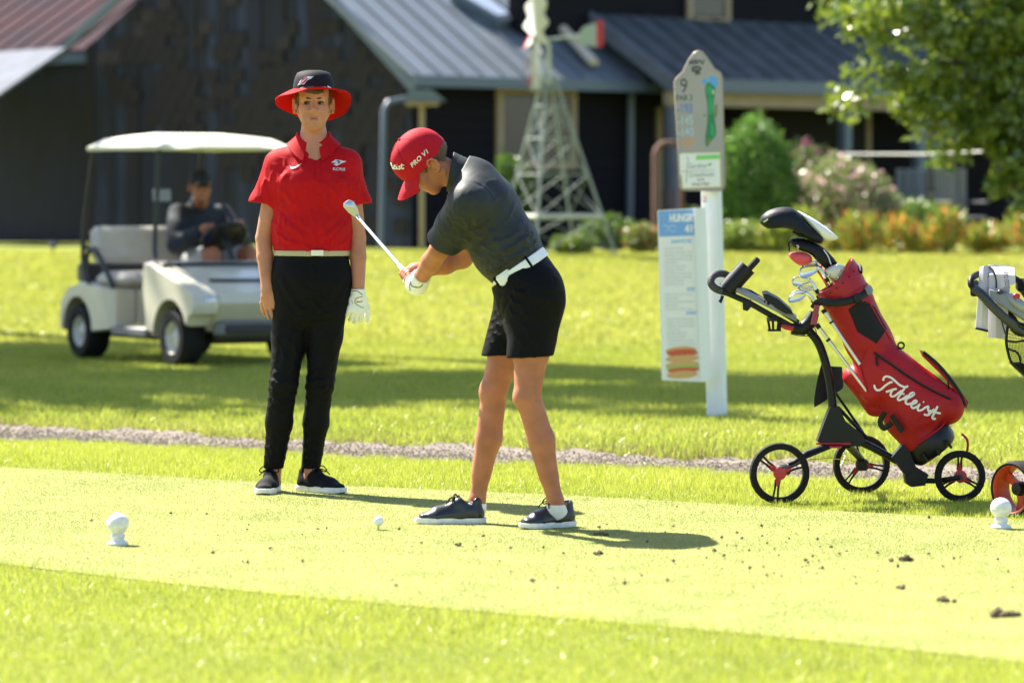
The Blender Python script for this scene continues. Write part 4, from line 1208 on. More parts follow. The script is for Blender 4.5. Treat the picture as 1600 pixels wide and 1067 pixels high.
b.loft([[p + bk for p in olc], olc, inset([p + V(0, -.004, 0) for p in olc], (.985, 1, .994), cc + V(0, -.0, 0)), inset([p + V(0, .002, 0) for p in olc], (.955, 1, .983), cc)], cap=False)
b.f.append(tuple(reversed(range(len(ol)))))
b.build("rim", M_SIGNRIM, sg)
face = MB().prism(inset([p + V(0, .001, 0) for p in olc], (.957, 1, .984), cc), (0, .022, 0)).build("panel", M_SIGN, sg, smooth=False)
fb = bvh_of([face])
s5 = lambda x, y: (1030 + x / 4.45, 70 + y / 4.445)
def sdec(name, tris, m, off=.0012, par=None): return decal(name, tris, fb, m, par or face, off, mx=6)
cols = {"blue": (0.10, 0.22, 0.50), "ice": (0.42, 0.55, 0.62), "orange": (0.70, 0.28, 0.07), "green": (0.03, 0.09, 0.05)}
CM = {k: mat(k + "_print", v, rough=.5) for k, v in cols.items()}
def tx(body, x0, y0, x1, y1, hgt, m, bold=.0, par=None, off=.0012):
    a, c = np.array(s5(x0, y0)), np.array(s5(x1, y1)); return sdec("lettering", text2(body, a, c - a, (-hgt / 4.45 * .02, -hgt / 4.45), bold), m, off, par)
tx("9", 148, 335, 196, 335, 100, M_DKGREY, .0)
tx("PAR 3", 122, 392, 230, 390, 42, CM["green"], .008)
tx("-193", 124, 478, 232, 474, 66, CM["blue"], .02)
tx("-145", 127, 562, 236, 558, 66, CM["ice"], .015)
tx("-140", 130, 640, 240, 637, 66, CM["ice"], .012)
tx("-117", 132, 718, 240, 714, 66, CM["orange"], .03)
M_WATER = mat("pond_blue_print", (0.09, 0.36, 0.72), rough=.5); M_FAIR = mat("fairway_print", (0.015, 0.20, 0.085), rough=.5)
M_GRN = mat("green_print", (0.03, 0.32, 0.12), rough=.5); M_SANDP = mat("sand_print", (0.55, 0.55, 0.35), rough=.5); M_OLIVE = mat("olive_print", (0.16, 0.22, 0.05), rough=.5)
sdec("pond_drawing", poly2([s5(*q) for q in catmull([np.array(z, float) for z in [(345, 228), (380, 222), (402, 235), (404, 285), (392, 302), (375, 285), (350, 262)]], 4, True)]), M_WATER)
sdec("pond_drawing", poly2([s5(*q) for q in catmull([np.array(z, float) for z in [(298, 250), (318, 234), (334, 248), (325, 272), (306, 274)]], 4, True)]), M_WATER)
sdec("fairway_drawing", poly2([s5(*q) for q in catmull([np.array(z, float) for z in [(342, 262), (375, 285), (390, 310), (382, 380), (378, 450), (388, 530), (396, 600), (388, 640), (360, 670), (340, 706), (324, 700), (320, 640), (332, 560), (336, 480), (332, 400), (320, 330), (322, 290)]], 4, True)]), M_FAIR)
sdec("putting_green_drawing", poly2([s5(*q) for q in catmull([np.array(z, float) for z in [(340, 285), (362, 292), (372, 325), (358, 352), (336, 345), (328, 312)]], 4, True)]), M_GRN, .0018)
sdec("putting_green_drawing", poly2([s5(*q) for q in catmull([np.array(z, float) for z in [(362, 540), (378, 570), (384, 620), (370, 640), (356, 600)]], 4, True)]), M_GRN, .0018)
sdec("putting_green_drawing", poly2([s5(*q) for q in catmull([np.array(z, float) for z in [(345, 370), (372, 375), (370, 470), (346, 480)]], 4, True)]), M_GRN, .0018)
sdec("bunker_drawing", poly2([s5(*q) for q in [(370, 312), (384, 318), (382, 348), (368, 342)]]), M_SANDP, .0022)
sdec("bunker_drawing", poly2([s5(*q) for q in [(338, 650), (356, 655), (345, 690), (330, 692)]]), M_OLIVE, .0022)
sdec("tree_drawing", poly2([s5(*q) for q in [(386, 420), (402, 414), (404, 470), (398, 508), (384, 500)]]), M_OLIVE)
sdec("tree_drawing", poly2([s5(*q) for q in [(310, 484), (324, 484), (324, 500), (310, 500)]]), M_OLIVE)
sdec("crest", stroke2([s5(210, 100), s5(216, 140), s5(228, 108), s5(240, 140), s5(252, 102), s5(262, 135), s5(280, 108), s5(300, 135), s5(312, 105)], 2.2), M_DKGREY)
sdec("crest", poly2([s5(*q) for q in [(222, 160), (250, 148), (285, 152), (298, 172), (280, 186), (290, 212), (270, 206), (250, 218), (252, 196), (228, 190)]]), M_DKGREY, .0016)
sdec("crest", stroke2([s5(240, 178), s5(262, 166), s5(280, 172)], 1.4), M_SIGN, .0022)
# sponsor plate
pl = [s5(*q) for q in [(130, 752), (426, 745), (434, 990), (138, 1003)]]
plate = sdec("sponsor_plate", poly2(pl), mat("cream_border", (0.68, 0.62, 0.32), rough=.5), .003)
ins = lambda p, g: [tuple(np.mean(pl, 0) + (np.array(q) - np.mean(pl, 0)) * g) for q in p]
sdec("plate_face", poly2(ins(pl, .935)), M_WHITE, .0045, plate)
sdec("plate_band", poly2([s5(*q) for q in [(255, 770), (420, 762), (422, 793), (256, 802)]]), mat("lime_print", (0.22, 0.62, 0.16), rough=.5), .006, plate)
M_GREYP = mat("grey_print", (0.30, 0.32, 0.33), rough=.5)
sdec("plate_tree", stroke2([s5(192, 775), s5(200, 805), s5(196, 850), s5(188, 960)], 1.1) + stroke2([s5(150, 878), s5(176, 884)], 1.0), M_GREYP, .006, plate)
sdec("plate_rule", stroke2([s5(172, 880), s5(385, 872)], .9, smooth=False), M_GREYP, .006, plate)
tx("Gardner", 205, 862, 335, 856, 36, M_GREYP, 0, plate, .006)
tx("Greenhouse", 208, 922, 382, 914, 36, M_GREYP, 0, plate, .006)
tx("GROWN", 264, 946, 312, 944, 14, M_DKGREY, .01, plate, .006)
tx("419-617-7623", 228, 982, 346, 978, 22, M_DKGREY, .01, plate, .006)
sdec("plate_leaf", poly2([s5(*q) for q in [(345, 845), (335, 826), (348, 828), (368, 818), (356, 842)]]), mat("leaf_print", (0.12, 0.50, 0.10), rough=.5), .006, plate)
pb2 = bvh_of([o for o in sg.children if o.name.startswith("post")])
decal("lettering", text2("62", (1095.5, 316), (8.5, 0), (0, -9), .02), pb2, mat("faded_red_print", (0.55, 0.16, 0.16), rough=.6), sg, .002, mx=5)

# ------------------------------------------------------------ menu board fixed to the post
mb_base = V((1062 - 800) * DS / F, DS - .06, 0)
mn = empty("menu_board", mb_base)
tag(mn, "tall white snack menu with blue header and hot dog picture fixed to the sign post", "menu board")
q0 = [ws(1027, 329, -.02), ws(1091, 325, -.085), ws(1100, 597, -.085), ws(1034, 594, -.02)]
menu = MB().prism(q0, V(.010, .022, 0)).build("panel", mat("menu_white", (0.78, 0.78, 0.77), rough=.35), mn, smooth=False)
q1 = [ws(1084, 325, -.115), ws(1103, 325, -.125), ws(1112, 592, -.125), ws(1095, 597, -.115)]
MB().prism(q1, V(0, .028, 0)).build("side_board", M_POST, mn, smooth=False)
mbv = bvh_of([menu])
md = lambda name, tris, m, off=.0015: decal(name, tris, mbv, m, menu, off, mx=8)
M_HDR = mat("header_blue_print", (0.17, 0.36, 0.72), rough=.4)
md("header", poly2([(1028.5, 330.5), (1092, 326.5), (1093, 368), (1030, 370)]), M_HDR)
md("lettering", text2("HUNGRY", (1046.5, 347.5), (43, -1.2), (-.3, -13), .05), M_WHITE, .0025)
md("lettering", text2("419", (1070, 364.5), (21, -.8), (-.3, -13.5), .05), M_WHITE, .0025)
md("lettering", stroke2([(1036, 354), (1041, 352), (1044, 356), (1050, 353), (1058, 355)], 1.2), mat("pale_blue_print", (.5, .65, .85), rough=.4), .0025)
md("lettering", stroke2([(1041, 361), (1046, 359), (1052, 362), (1056, 360)], 1.0), mat("pale_blue_script", (.5, .65, .85), rough=.4), .0025)
M_BL2 = mat("menu_heading_print", (0.20, 0.44, 0.80), rough=.5); M_GP = mat("menu_text_print", (0.42, 0.45, 0.50), rough=.5)
md("lettering", text2("SANDWICHES", (1049, 380.5), (32, -1), (-.1, -6), .02), M_BL2)
md("lettering", text2("SIDES", (1073, 455), (13, -.4), (-.1, -6), .02), M_BL2)
md("lettering", text2("DRINKS", (1072, 492), (17, -.4), (-.1, -6), .02), M_BL2)
rr = random.Random(3)
words = ["HOT DOG", "CHEESEBURGER", "GRILLED CHICKEN", "PULLED PORK", "BRATWURST", "CHIPS", "NACHOS", "FRIES", "SODA", "WATER", "COFFEE", "ICED TEA"]
yy = 387.0
for blk, (ya, yb) in enumerate(((387, 448), (459, 484), (497, 538))):
    y_ = ya
    while y_ < yb:
        t = (y_ - 330) / 265; x0 = 1036.5 + 7 * t + (0 if blk < 2 else 1.5); wl = rr.choice((20, 30, 34, 42, 44))
        md("lettering", text2(rr.choice(words) + (" " + rr.choice(words) if wl > 32 else ""), (x0, y_ + 3.2), (min(wl, 1092 + 6 * t - x0), -.6), (-.1, -2.9), .0), M_GP)
        y_ += 5.6
M_BUN = mat("bun_print", (0.62, 0.36, 0.14), rough=.4); M_TOM = mat("tomato_print", (0.60, 0.09, 0.05), rough=.4); M_LET = mat("lettuce_print", (0.32, 0.45, 0.10), rough=.4); M_CHS = mat("sausage_print", (0.45, 0.16, 0.07), rough=.4)
ovl = lambda cx, cy, a, c, s_=0: [(cx + a * math.cos(t), cy + c * math.sin(t) - s_ * a * math.cos(t)) for t in np.linspace(0, 2 * math.pi, 22, endpoint=False)]
for k_, (cx, cy, a, c, m_) in enumerate(((1064, 547, 24, 6, M_BUN), (1065, 550, 24, 4.5, M_TOM), (1067, 553, 24, 3.5, M_CHS), (1066, 560, 26, 6, M_BUN), (1066, 570, 26, 6, M_BUN), (1067, 574, 26, 4, M_LET), (1068, 578, 25, 4, M_TOM), (1066, 585, 24, 6, M_BUN))):
    md("food_picture", poly2(ovl(cx, cy, a, c, .06)), m_, .0016 + .0004 * k_)
for k_, x_ in enumerate((1052, 1061, 1070, 1079)): md("food_picture", poly2(ovl(x_, 552 - .06 * (x_ - 1064), 4.5, 3.2)), M_TOM, .006 + .0002 * k_)
# ------------------------------------------------------------ push cart, red golf bag, clubs
M_BAGRED = mat("red_nylon", (0.36, 0.006, 0.014), rough=0.55, var=0.07, vscale=14, bump=0.18, bscale=160, spec=0.3)
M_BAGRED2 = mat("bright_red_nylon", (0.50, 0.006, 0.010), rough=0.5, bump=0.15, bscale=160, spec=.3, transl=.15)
M_FRAME = mat("black_powder_coat", (0.0065, 0.007, 0.009), spec=0.28, rough=0.45, bump=0.04, bscale=200)
M_TYRE = mat("tyre_rubber", (0.010, 0.010, 0.010), spec=.25, rough=0.8, bump=0.3, bscale=120)
M_HUBRED = mat("red_hub_plastic", (0.42, 0.012, 0.030), rough=0.35)
M_GREYPL = mat("grey_plastic", (0.20, 0.21, 0.22), rough=0.4)
M_MESH = mat("black_mesh", (0.008, 0.008, 0.010), rough=0.9, bump=0.8, bscale=300)
M_NAVY = mat("navy_cloth", (0.012, 0.016, 0.028), rough=0.8, bump=0.2, bscale=200)
DB = 16.8
PXM = F / DB
k8 = lambda x, y: (1090 + x / 2.051, 300 + y / 2.051)
def B(x, y, dd=0.0): return W(*k8(x, y), DB + dd)      # crop coordinates at a depth
def BP(px, py, dd=0.0): return W(px, py, DB + dd)

def push_wheel(root, c, r, axis, wid=.030, spin=0.3, hubm=M_HUBRED, deep=0.0):
    """tyre, rim, three paired spokes and hub; a part of the cart"""
    axis = nrm(axis); u, v, _ = basis(axis, (0, 0, 1)); c = np.asarray(c)
    R = lambda a, rad, o=0.0: c + (u * math.cos(a) + v * math.sin(a)) * rad + axis * o
    h = wid / 2
    t = MB(); n = 48
    prof = [(r - .026, -h * .7), (r - .012, -h), (r - .003, -h * .8), (r, -h * .35), (r, h * .35), (r - .003, h * .8), (r - .012, h), (r - .026, h * .7)]
    rings = [[R(2 * math.pi * j / n, q + (.0012 if (j % 2 and q > r - .002) else 0), o) for j in range(n)] for q, o in prof + [prof[0]]]
    t.loft(rings, cap=False); w = t.build("wheel", M_TYRE, root)
    b = MB(); q = r - .026; n2 = 40
    b.loft([[R(2 * math.pi * j / n2, qq, o) for j in range(n2)] for qq, o in ((q + .003, -h * .65), (q - .003, -h * .6), (q - .003, h * .6), (q + .003, h * .65), (q + .003, -h * .65))], cap=False)
    b.build("rim", M_FRAME, w)
    for s_ in range(3):
        a = spin + s_ * 2 * math.pi / 3; b = MB()
        for e in (-1, 1):
            b.tube([R(a + e * .26, .030, -.012), R(a + e * .10, r * .55, -.006), R(a + e * .10, r - .027, 0)], [.0065, .0050, .0050], 6)
        b.build("spoke", M_FRAME, w)
        b = MB(); pts = [R(a - .5, .022, -.018), R(a - .16, .058, -.016), R(a + .16, .058, -.016), R(a + .5, .022, -.018)]
        b.prism(pts, axis * .012); b.build("hub_arm", hubm, w)
    b = MB(); b.lathe([(.0001, -.024), (.016, -.023), (.026, -.014), (.028, .012), (.0001, .014)], c, axis, 18, hint=(0, 0, 1)); b.build("hub", hubm, w)
    return w
pc_base = V((1345 - 800) * DB / F, DB, 0)
pcart = empty("push_cart", pc_base)
tag(pcart, "black three wheeled push cart with red hubs carrying the red golf bag", "push cart")
axw = nrm(V(.16, -1, .0))
def gw(px, bottom, r):                           # wheel centre from its lowest pixel
    d = F * H / (bottom - YH); return V((px - 800) * d / F, d, r)
wc1 = gw(1218, 787, .132); wc2 = gw(1346, 771, .132); wc3 = gw(1500, 784, .112)
push_wheel(pcart, wc1, .132, axw, .034, .35)
push_wheel(pcart, wc2, .132, nrm(V(.22, -1, 0)), .034, 1.9)
push_wheel(pcart, wc3, .112, nrm(V(.10, -1, 0)), .032, 1.57)
def part(name, mb, m, smooth=True, par=None): return mb.build(name, m, par or pcart, smooth=smooth)
# hub block in the middle of the frame
b = MB(); hp_ = [B(x, y, -.03) for x, y in ((425, 690), (452, 686), (475, 735), (528, 775), (540, 800), (520, 815), (400, 812), (384, 800), (402, 750))]
b.prism(hp_, (0, .10, 0)); part("centre_block", b, M_FRAME)
MB().box(B(440, 815, -.01), (.055, .09, .010), None, .003).build("red_latch", M_HUBRED, pcart)
MB().tube([B(380, 806, -.035), B(490, 806, -.035)], .0045, 8).build("release_bar", M_HUBRED, pcart)
# legs to the wheels
b = MB()
b.tube([B(440, 805, -.01), (B(440, 805, -.01) + wc1 + axw * -.04) / 2 + V(0, 0, .02), wc1 - axw * .045 + V(.03, 0, .012)], [(.017, .013)] * 3, 10)
part("rear_leg", b, M_FRAME)
b = MB(); b.tube([B(465, 800, -.01), wc1 - axw * .05 + V(.05, 0, .035)], .008, 8); part("rear_strut", b, M_FRAME)
b = MB(); b.box(wc1 - axw * .05 + V(.028, 0, .012), (.060, .05, .045), None, .008); part("axle_block", b, M_FRAME)
b = MB(); b.tube([B(480, 808, .05), wc2 + axw * .06 + V(-.02, 0, .03), wc2 + axw * .055], [.018, .016, .014], 10); part("rear_leg", b, M_FRAME)
b = MB(); b.box(wc2 + axw * .05 + V(-.01, 0, .0), (.055, .05, .05), None, .008); part("axle_block", b, M_FRAME)
b = MB(); b.tube([B(500, 790), B(560, 818), B(640, 862)], [(.021, .018), (.020, .017), (.019, .016)], 12); part("lower_beam", b, M_FRAME)
b = MB(); b.prism([B(x, y, -.045) for x, y in ((622, 850), (660, 808), (672, 812), (700, 880), (740, 905), (730, 940), (690, 945), (668, 935), (664, 905))], (0, .09, 0)); part("lower_bracket", b, M_FRAME)
b = MB(); b.tube([B(690, 925, -.02), B(770, 925, -.03), wc3 - V(0, .052, 0)], [(.017, .012), (.014, .012), (.013, .012)], 10); part("front_fork", b, M_FRAME)
b = MB(); b.lathe([(.0001, -.03), (.030, -.028), (.032, 0), (.032, .03), (.0001, .03)], B(688, 920, -.02), (0, -1, 0), 16); part("fork_pivot", b, M_FRAME)
# upright tube and stays
b = MB(); b.tube(catmull([B(352, 440), B(385, 480), B(408, 540), B(424, 610), B(433, 690), B(436, 720)], 5), (.019), 14); part("upright", b, M_FRAME)
b = MB(); b.tube([B(450, 690, -.01), B(545, 790, -.01)], .008, 8); part("stay", b, M_FRAME)
b = MB(); b.tube([B(440, 640, .02), B(530, 770, .02)], .006, 8); part("stay", b, M_FRAME)
b = MB(); b.tube(catmull([B(300, 455, -.02), B(340, 462, -.02), B(380, 455, -.03), B(372, 430, -.03)], 5), .002, 6); part("brake_cable", b, M_FRAME)
b = MB(); b.tube([B(320, 860, .03), B(430, 852, .06), B(500, 862, .10)], .0022, 6); part("brake_cable", b, M_STEEL)
# upper joint
b = MB(); b.tube([B(300, 438), B(335, 440), B(362, 415), B(375, 385)], [.024, .030, .032, .022], 12); part("upper_joint", b, M_FRAME)
b = MB(); b.tube([B(262, 424, -.035), B(282, 432, -.04), B(306, 438, -.035)], [.006, .013, .011], 8); part("red_lever", b, M_HUBRED)
# console arm
con = [B(x, y) for x, y in ((88, 322), (150, 286), (170, 283), (215, 318), (262, 352), (318, 402), (312, 416), (262, 402))]
b = MB(); b.tube([B(80, 318, -.05), B(160, 352, -.06), B(240, 398, -.05), B(312, 436, -.02)], [(.013, .013)] * 4, 10); part("side_rail", b, M_FRAME)
b = MB(); b.tube([B(96, 300, .09), B(170, 322, .10), B(250, 372, .08), B(322, 418, .02)], [.012] * 4, 10); part("side_rail", b, M_FRAME)
def trayrow(t, w):
    p = B(108, 306) * (1 - t) + B(316, 408) * t; up = nrm(V(.44, 0, .9))
    return [p + V(0, -w, -.010), p + V(0, -w, .010), p + V(0, -w * .6, .022), p + V(0, w * .6, .022), p + V(0, w, .010), p + V(0, w, -.010)]
part("console_tray", MB().loft([trayrow(t, w) for t, w in ((0.0, .045), (.12, .068), (.45, .074), (.8, .052), (1.0, .022))]), M_GREYPL)
b = MB(); pr = [B(x, y, -.062) for x, y in ((208, 338), (224, 336), (262, 356), (300, 390), (306, 402), (282, 400), (240, 376), (214, 352))]
part("scorecard_clip", MB().prism([p + V(0, .0, .014) for p in pr], (0, .05, .012)), M_FRAME)
for x_, y_ in ((214, 352), (226, 358)): part("clip_knob", MB().sphere(B(x_, y_, -.066), .007, 10, 8), M_FRAME)
# phone tube
ta, tb = B(92, 315, -.03), B(160, 240, -.03); tu = nrm(tb - ta); tl = np.linalg.norm(tb - ta)
b = MB(); b.lathe([(.0001, .002), (.0405, 0), (.0405, tl), (.0365, tl), (.0355, .01), (.0001, .008)], ta, tu, 26); part("holder_tube", b, M_FRAME)
b = MB(); b.box(B(166, 245, .035), (.028, .02, .12), (nrm(np.cross(tu, V(0, 1, 0))), V(0, 1, 0), tu), .006); part("umbrella_mount", b, M_FRAME)
# handle loop
b = MB(); hl_ = catmull([B(98, 322, -.045), B(62, 312, -.045), B(44, 295, -.04), B(46, 275, -.02), B(64, 262, .03), B(90, 264, .075), B(106, 280, .09), B(100, 298, .09)], 6)
b.tube(hl_, .0165, 12); part("handle", b, mat("foam_grip", (0.045, 0.042, 0.042), rough=.75, var=.4, vscale=50, bump=.3, bscale=90))
b = MB(); b.tube([B(80, 332, -.05), B(76, 345, -.05), B(70, 353, -.05)], [.008, .007, .011], 8); part("brake_lever", b, M_FRAME)
b = MB(); b.prism([B(x, y, -.07) for x, y in ((145, 350), (172, 345), (172, 368), (160, 382), (146, 378))], (0, .03, 0)); part("accessory_mount", b, M_FRAME)
b = MB(); b.loft([[B(x, y, -.06 + .0 * k) + V(0, .02 + .05 * math.sin(a), 0) for a, (x, y) in zip(np.linspace(0, 2 * math.pi, 12, endpoint=False), [(246 + 24 * math.cos(a), yy) for a in np.linspace(0, 2 * math.pi, 12, endpoint=False)])] for k, yy in enumerate((402, 414))], cap=False)
part("cup_ring", b, M_FRAME)
b = MB()
for a in np.linspace(0, 2 * math.pi, 7, endpoint=False):
    p = B(246 + 22 * math.cos(a), 412, -.04 + .05 * math.sin(a)); q = B(246 + 16 * math.cos(a), 444, -.04 + .04 * math.sin(a)); b.tube([p, q], .006, 6)
b.lathe([(.0001, 0), (.030, 0), (.030, .008), (.0001, .008)], B(246, 446, -.035), (0, 0, 1), 14)
part("cup_holder", b, M_FRAME)
# dark towel hanging behind the upright: own thing
b = MB()
tw = [(398, 545), (384, 600), (374, 660), (374, 690)]; te = [(462, 560), (466, 600), (464, 630), (440, 640)]
L1 = [B(x, y, .05) for x, y in tw]; L2 = [B((x + x2) / 2, (y + y2) / 2 + 6, .085) for (x, y), (x2, y2) in zip(tw, te)]; L3 = [B(x, y, .05) for x, y in te]
b.strip(catmull(L1, 4), catmull(L2, 4), V(.002, .012, 0)); b.strip(catmull(L2, 4), catmull(L3, 4), V(.002, .012, 0))
tag(b.build("towel", M_NAVY, origin=pc_base), "dark navy towel hanging behind the upright of the push cart", "towel")

# ------------------------------------------------------------ golf bag
bag_base = B(770, 820) * V(1, 1, 0) + V(0, 0, 0)
bt, bb = B(462, 300), B(752, 812); BA = nrm(bt - bb); BV = nrm(np.cross(V(0, 1, 0), BA)); BV = BV if BV[0] > 0 else -BV
S = SDF(B(330, 900, -.2) * V(1, 1, 1), B(900, 225, .2), .0042)
bag_pts = lambda x, y, w=0.0: B(x, y, w)
S.econe(B(470, 320), B(545, 470), BV, (.108, .120), (.100, .115), .02)
S.econe(B(545, 470), B(680, 720), BV, (.098, .112), (.108, .115), .03)
S.econe(B(680, 720), B(742, 805), BV, (.112, .112), (.098, .105), .02)
# big side pocket, outer pocket and apparel pocket
S.econe(B(600, 570, -.065), B(735, 700, -.075), BV, (.085, .065), (.085, .062), .03)
S.econe(B(640, 560, -.03), B(800, 690, -.02), BV, (.075, .07), (.075, .075), .03)
S.econe(B(500, 590, .02), B(565, 690, .02), BV, (.045, .07), (.04, .06), .03)
S.cone(B(545, 545, -.06), B(565, 640, -.06), .045, .05, .03)
S.cut(bb + BA * -.012, -BA)
S.cut(B(470, 330), BA)
fol = [(B(560, 620, -.2), B(720, 735, -.2), .012, .004), (B(700, 560, -.15), B(800, 650, -.15), .012, .004), (B(690, 755, -.15), B(800, 700, -.15), .010, .006), (B(520, 560, -.15), B(580, 680, -.18), .008, .006),
       (B(640, 760, -.12), B(690, 800, -.12), .012, .006), (B(580, 690, -.18), B(720, 765, -.16), .008, .006), (B(545, 500, -.14), B(520, 560, -.17), .007, .005), (B(720, 770, -.13), B(830, 745, -.12), .01, .006)]
bag = put("golf_bag", S, M_BAGRED, None, origin=V(bb[0], DB, 0), folds=fol, amp=.0022, freq=20, rel=2, seed=21)
tag(bag, "red stand bag with white script lettering leaning on the push cart", "golf bag")
bagv = bvh_of([bag])
# top cuff, open, higher at the outer side
n = 36; rings = []
for o_, h_ in ((.100, -.05), (.106, -.02), (.106, .02), (.102, .05), (.096, .052), (.088, .02), (.085, -.12)):
    ring = []
    for j in range(n):
        a = 2 * math.pi * j / n; cv, cw_ = math.cos(a), math.sin(a)
        lift = .012 + .030 * cv + .012 * math.cos(2 * a)
        ring.append(B(465, 315) + BV * o_ * 1.05 * cv + V(0, 1, 0) * o_ * 1.12 * cw_ + BA * (h_ + (lift if h_ > -.04 else 0)))
    rings.append(ring)
cuff = MB().loft(rings, cap=False).build("top_cuff", mat("red_moulded_cuff", (0.34, 0.006, 0.016), rough=.45, spec=.35, bump=.06, bscale=60), bag)
cfv = bvh_of([cuff])
for x_, y_ in ((425, 322), (445, 308), (466, 292), (485, 272), (500, 255)):
    decal("rivet", poly2([(k8(x_, y_)[0] + 1.5 * math.cos(t), k8(x_, y_)[1] + 1.5 * math.sin(t)) for t in np.linspace(0, 2 * math.pi, 10, endpoint=False)]), cfv, M_FRAME, cuff, .0015)
part("bag_handle", MB().tube(catmull([B(492, 252, .05), B(506, 236, .02), B(520, 240, -.02), B(522, 258, -.05)], 5), .010, 8), M_FRAME, par=bag)
# dark opening
part("divider", MB().prism([B(465, 318) + BV * .088 * math.cos(a) + V(0, .095, 0) * math.sin(a) for a in np.linspace(0, 2 * math.pi, 20, endpoint=False)], BA * .004), M_FRAME, par=bag)
def on_bag(pts, off, tree=bagv):
    out = []
    for x, y in pts:
        d = nrm(W(*k8(x, y), 1.0) - V(0, 0, H)); h_ = tree.ray_cast(Vector((0, 0, H)), Vector(d), 60)
        out.append(np.array(h_[0]) - d * off if h_[0] else B(x, y, -.10))
    return out
def bag_strip(name, pts, r, m, off=.003, sm=True, par=None):
    p = on_bag(pts, off); p = catmull(p, 4) if sm and len(p) > 2 else p
    return part(name, MB().tube(p, r, 8), m, par=par or bag)
P8 = lambda pts: [k8(*q) for q in pts]
decal("mesh_panel", poly2(P8([(483, 377), (500, 362), (535, 350), (566, 368), (606, 440), (573, 486), (512, 448)])), bagv, M_MESH, bag, .002)
bag_strip("zip", [(566, 516), (620, 552), (690, 600), (760, 640), (810, 662)], .0055, M_FRAME)
bag_strip("zip_puller", [(574, 526), (573, 542), (576, 556)], .0045, M_FRAME, .006)
bag_strip("zip", [(722, 512), (770, 552), (815, 605), (845, 650), (858, 682)], .0075, M_FRAME, .004)
bag_strip("zip_puller", [(803, 600), (803, 612), (806, 628)], .0040, M_FRAME, .006)
bag_strip("piping", [(544, 498), (522, 555), (545, 640), (582, 692), (650, 720), (722, 762), (792, 735), (838, 690)], .0026, M_BAGRED, .0015)
bag_strip("piping", [(548, 350), (600, 440), (645, 505), (700, 545)], .0028, M_BAGRED2, .0015)
decal("painted_lit_patch", poly2(P8([(705, 545), (745, 555), (800, 615), (760, 600), (722, 572)])), bagv, M_BAGRED2, bag, .002)  # sunlight on the pocket edge, laid on as a brighter red patch
flap = [(716, 507), (738, 517), (772, 552), (812, 600), (846, 640), (868, 672), (862, 692), (846, 668), (815, 622), (776, 578), (742, 545), (724, 528)]
part("pocket_flap", MB().prism([B(x, y, -.045) for x, y in flap], (0, .07, 0)), M_BAGRED, par=bag)
part("strap_ring", MB().lathe([(.010, -.006), (.017, -.006), (.017, .006), (.010, .006), (.010, -.006)], on_bag([(652, 492)], .004)[0], (0, -1, .2), 14), M_FRAME, par=bag)
# strap round the top of the bag with a buckle
sp = catmull([B(372, 372, -.02), B(392, 352, -.085), B(440, 356, -.130), B(500, 345, -.125), B(545, 318, -.07), B(556, 308, .0)], 5)
part("cart_strap", MB().tube(sp, [(.005, .017)] * len(sp), 8, flat=V(0, -1, .001)), M_FRAME, par=bag)
part("strap_buckle", MB().box(B(513, 341, -.128), (.034, .012, .042), (nrm(V(.9, .05, .35)), V(0, 1, 0), nrm(V(-.35, 0, .9))), .005), M_FRAME, par=bag)
part("strap_clip", MB().box(B(548, 316, -.075), (.030, .022, .040), (nrm(V(.8, .4, .3)), V(-.4, .9, 0), nrm(V(-.3, 0, .9))), .006), M_GREYPL, par=bag)
part("tag_strap", MB().strip([B(374, 362, -.06), B(368, 395, -.07), B(362, 425, -.07)], [B(392, 362, -.07), B(386, 395, -.08), B(380, 425, -.08)], V(0, -.004, 0)), mat("tag_cloth", (.30, .05, .06), rough=.7), par=bag)
# stand legs folded along the bag
M_LEG = mat("silver_stand_leg", (0.62, 0.62, 0.62), rough=0.3, metal=.9)
for nm_, a_, c_, dd in (("stand_leg", (404, 380), (520, 552), -.125), ("stand_leg", (384, 428), (545, 642), -.085)):
    p, q = B(*a_, dd), B(*c_, dd - .005)
    lg = part(nm_, MB().tube([p, p * .65 + q * .35], .0085, 10), M_LEG, par=bag)
    part("leg_sleeve", MB().tube([p * .65 + q * .35, q], .0075, 10), M_LEG, par=lg)
    part("leg_collar", MB().tube([p * .80 + q * .20, p * .77 + q * .23], .0110, 10), M_FRAME, par=lg)
    part("leg_collar", MB().tube([p * 1.02 - q * .02, p * .96 + q * .04], .0115, 10), M_FRAME, par=lg)
part("lower_strap", MB().tube(catmull([B(600, 705, -.13), B(585, 735, -.12), B(598, 757, -.12), B(622, 738, -.13)], 4), [(.004, .012)] * 13, 8, flat=V(0, -1, 0)), M_FRAME, par=bag)
part("stand_foot", MB().tube([B(622, 715, -.12), B(655, 768, -.115)], [.010, .013], 8), M_FRAME, par=bag)
# base of the bag
bs = bb - BA * .005
rings = []
for h_, g in ((.062, 1.00), (.040, 1.06), (.0, 1.08), (-.022, 1.0), (-.034, .86)):
    rings.append([bs + BV * .103 * g * math.cos(a) + V(0, .110, 0) * g * math.sin(a) + BA * (h_ + .012 * math.cos(a)) for a in np.linspace(0, 2 * math.pi, 32, endpoint=False)])
base_ = part("base", MB().loft(rings), mat("black_moulded_base", (.006, .006, .008), spec=.35, rough=.4, bump=.1, bscale=40), par=bag)
part("base_trim", MB().tube([bs + BV * .108 * math.cos(a) + V(0, .116, 0) * math.sin(a) + BA * (.060 + .012 * math.cos(a)) for a in np.linspace(0, 2 * math.pi, 32, endpoint=False)], .004, 6, closed=True), M_BAGRED2, par=base_)
for q in (-.06, .0, .06):
    part("base_rib", MB().box(bs + BA * -.012 + V(0, -.112, 0) + BV * q, (.012, .012, .045), (BV, V(0, 1, 0), BA), .003), M_FRAME, par=base_)
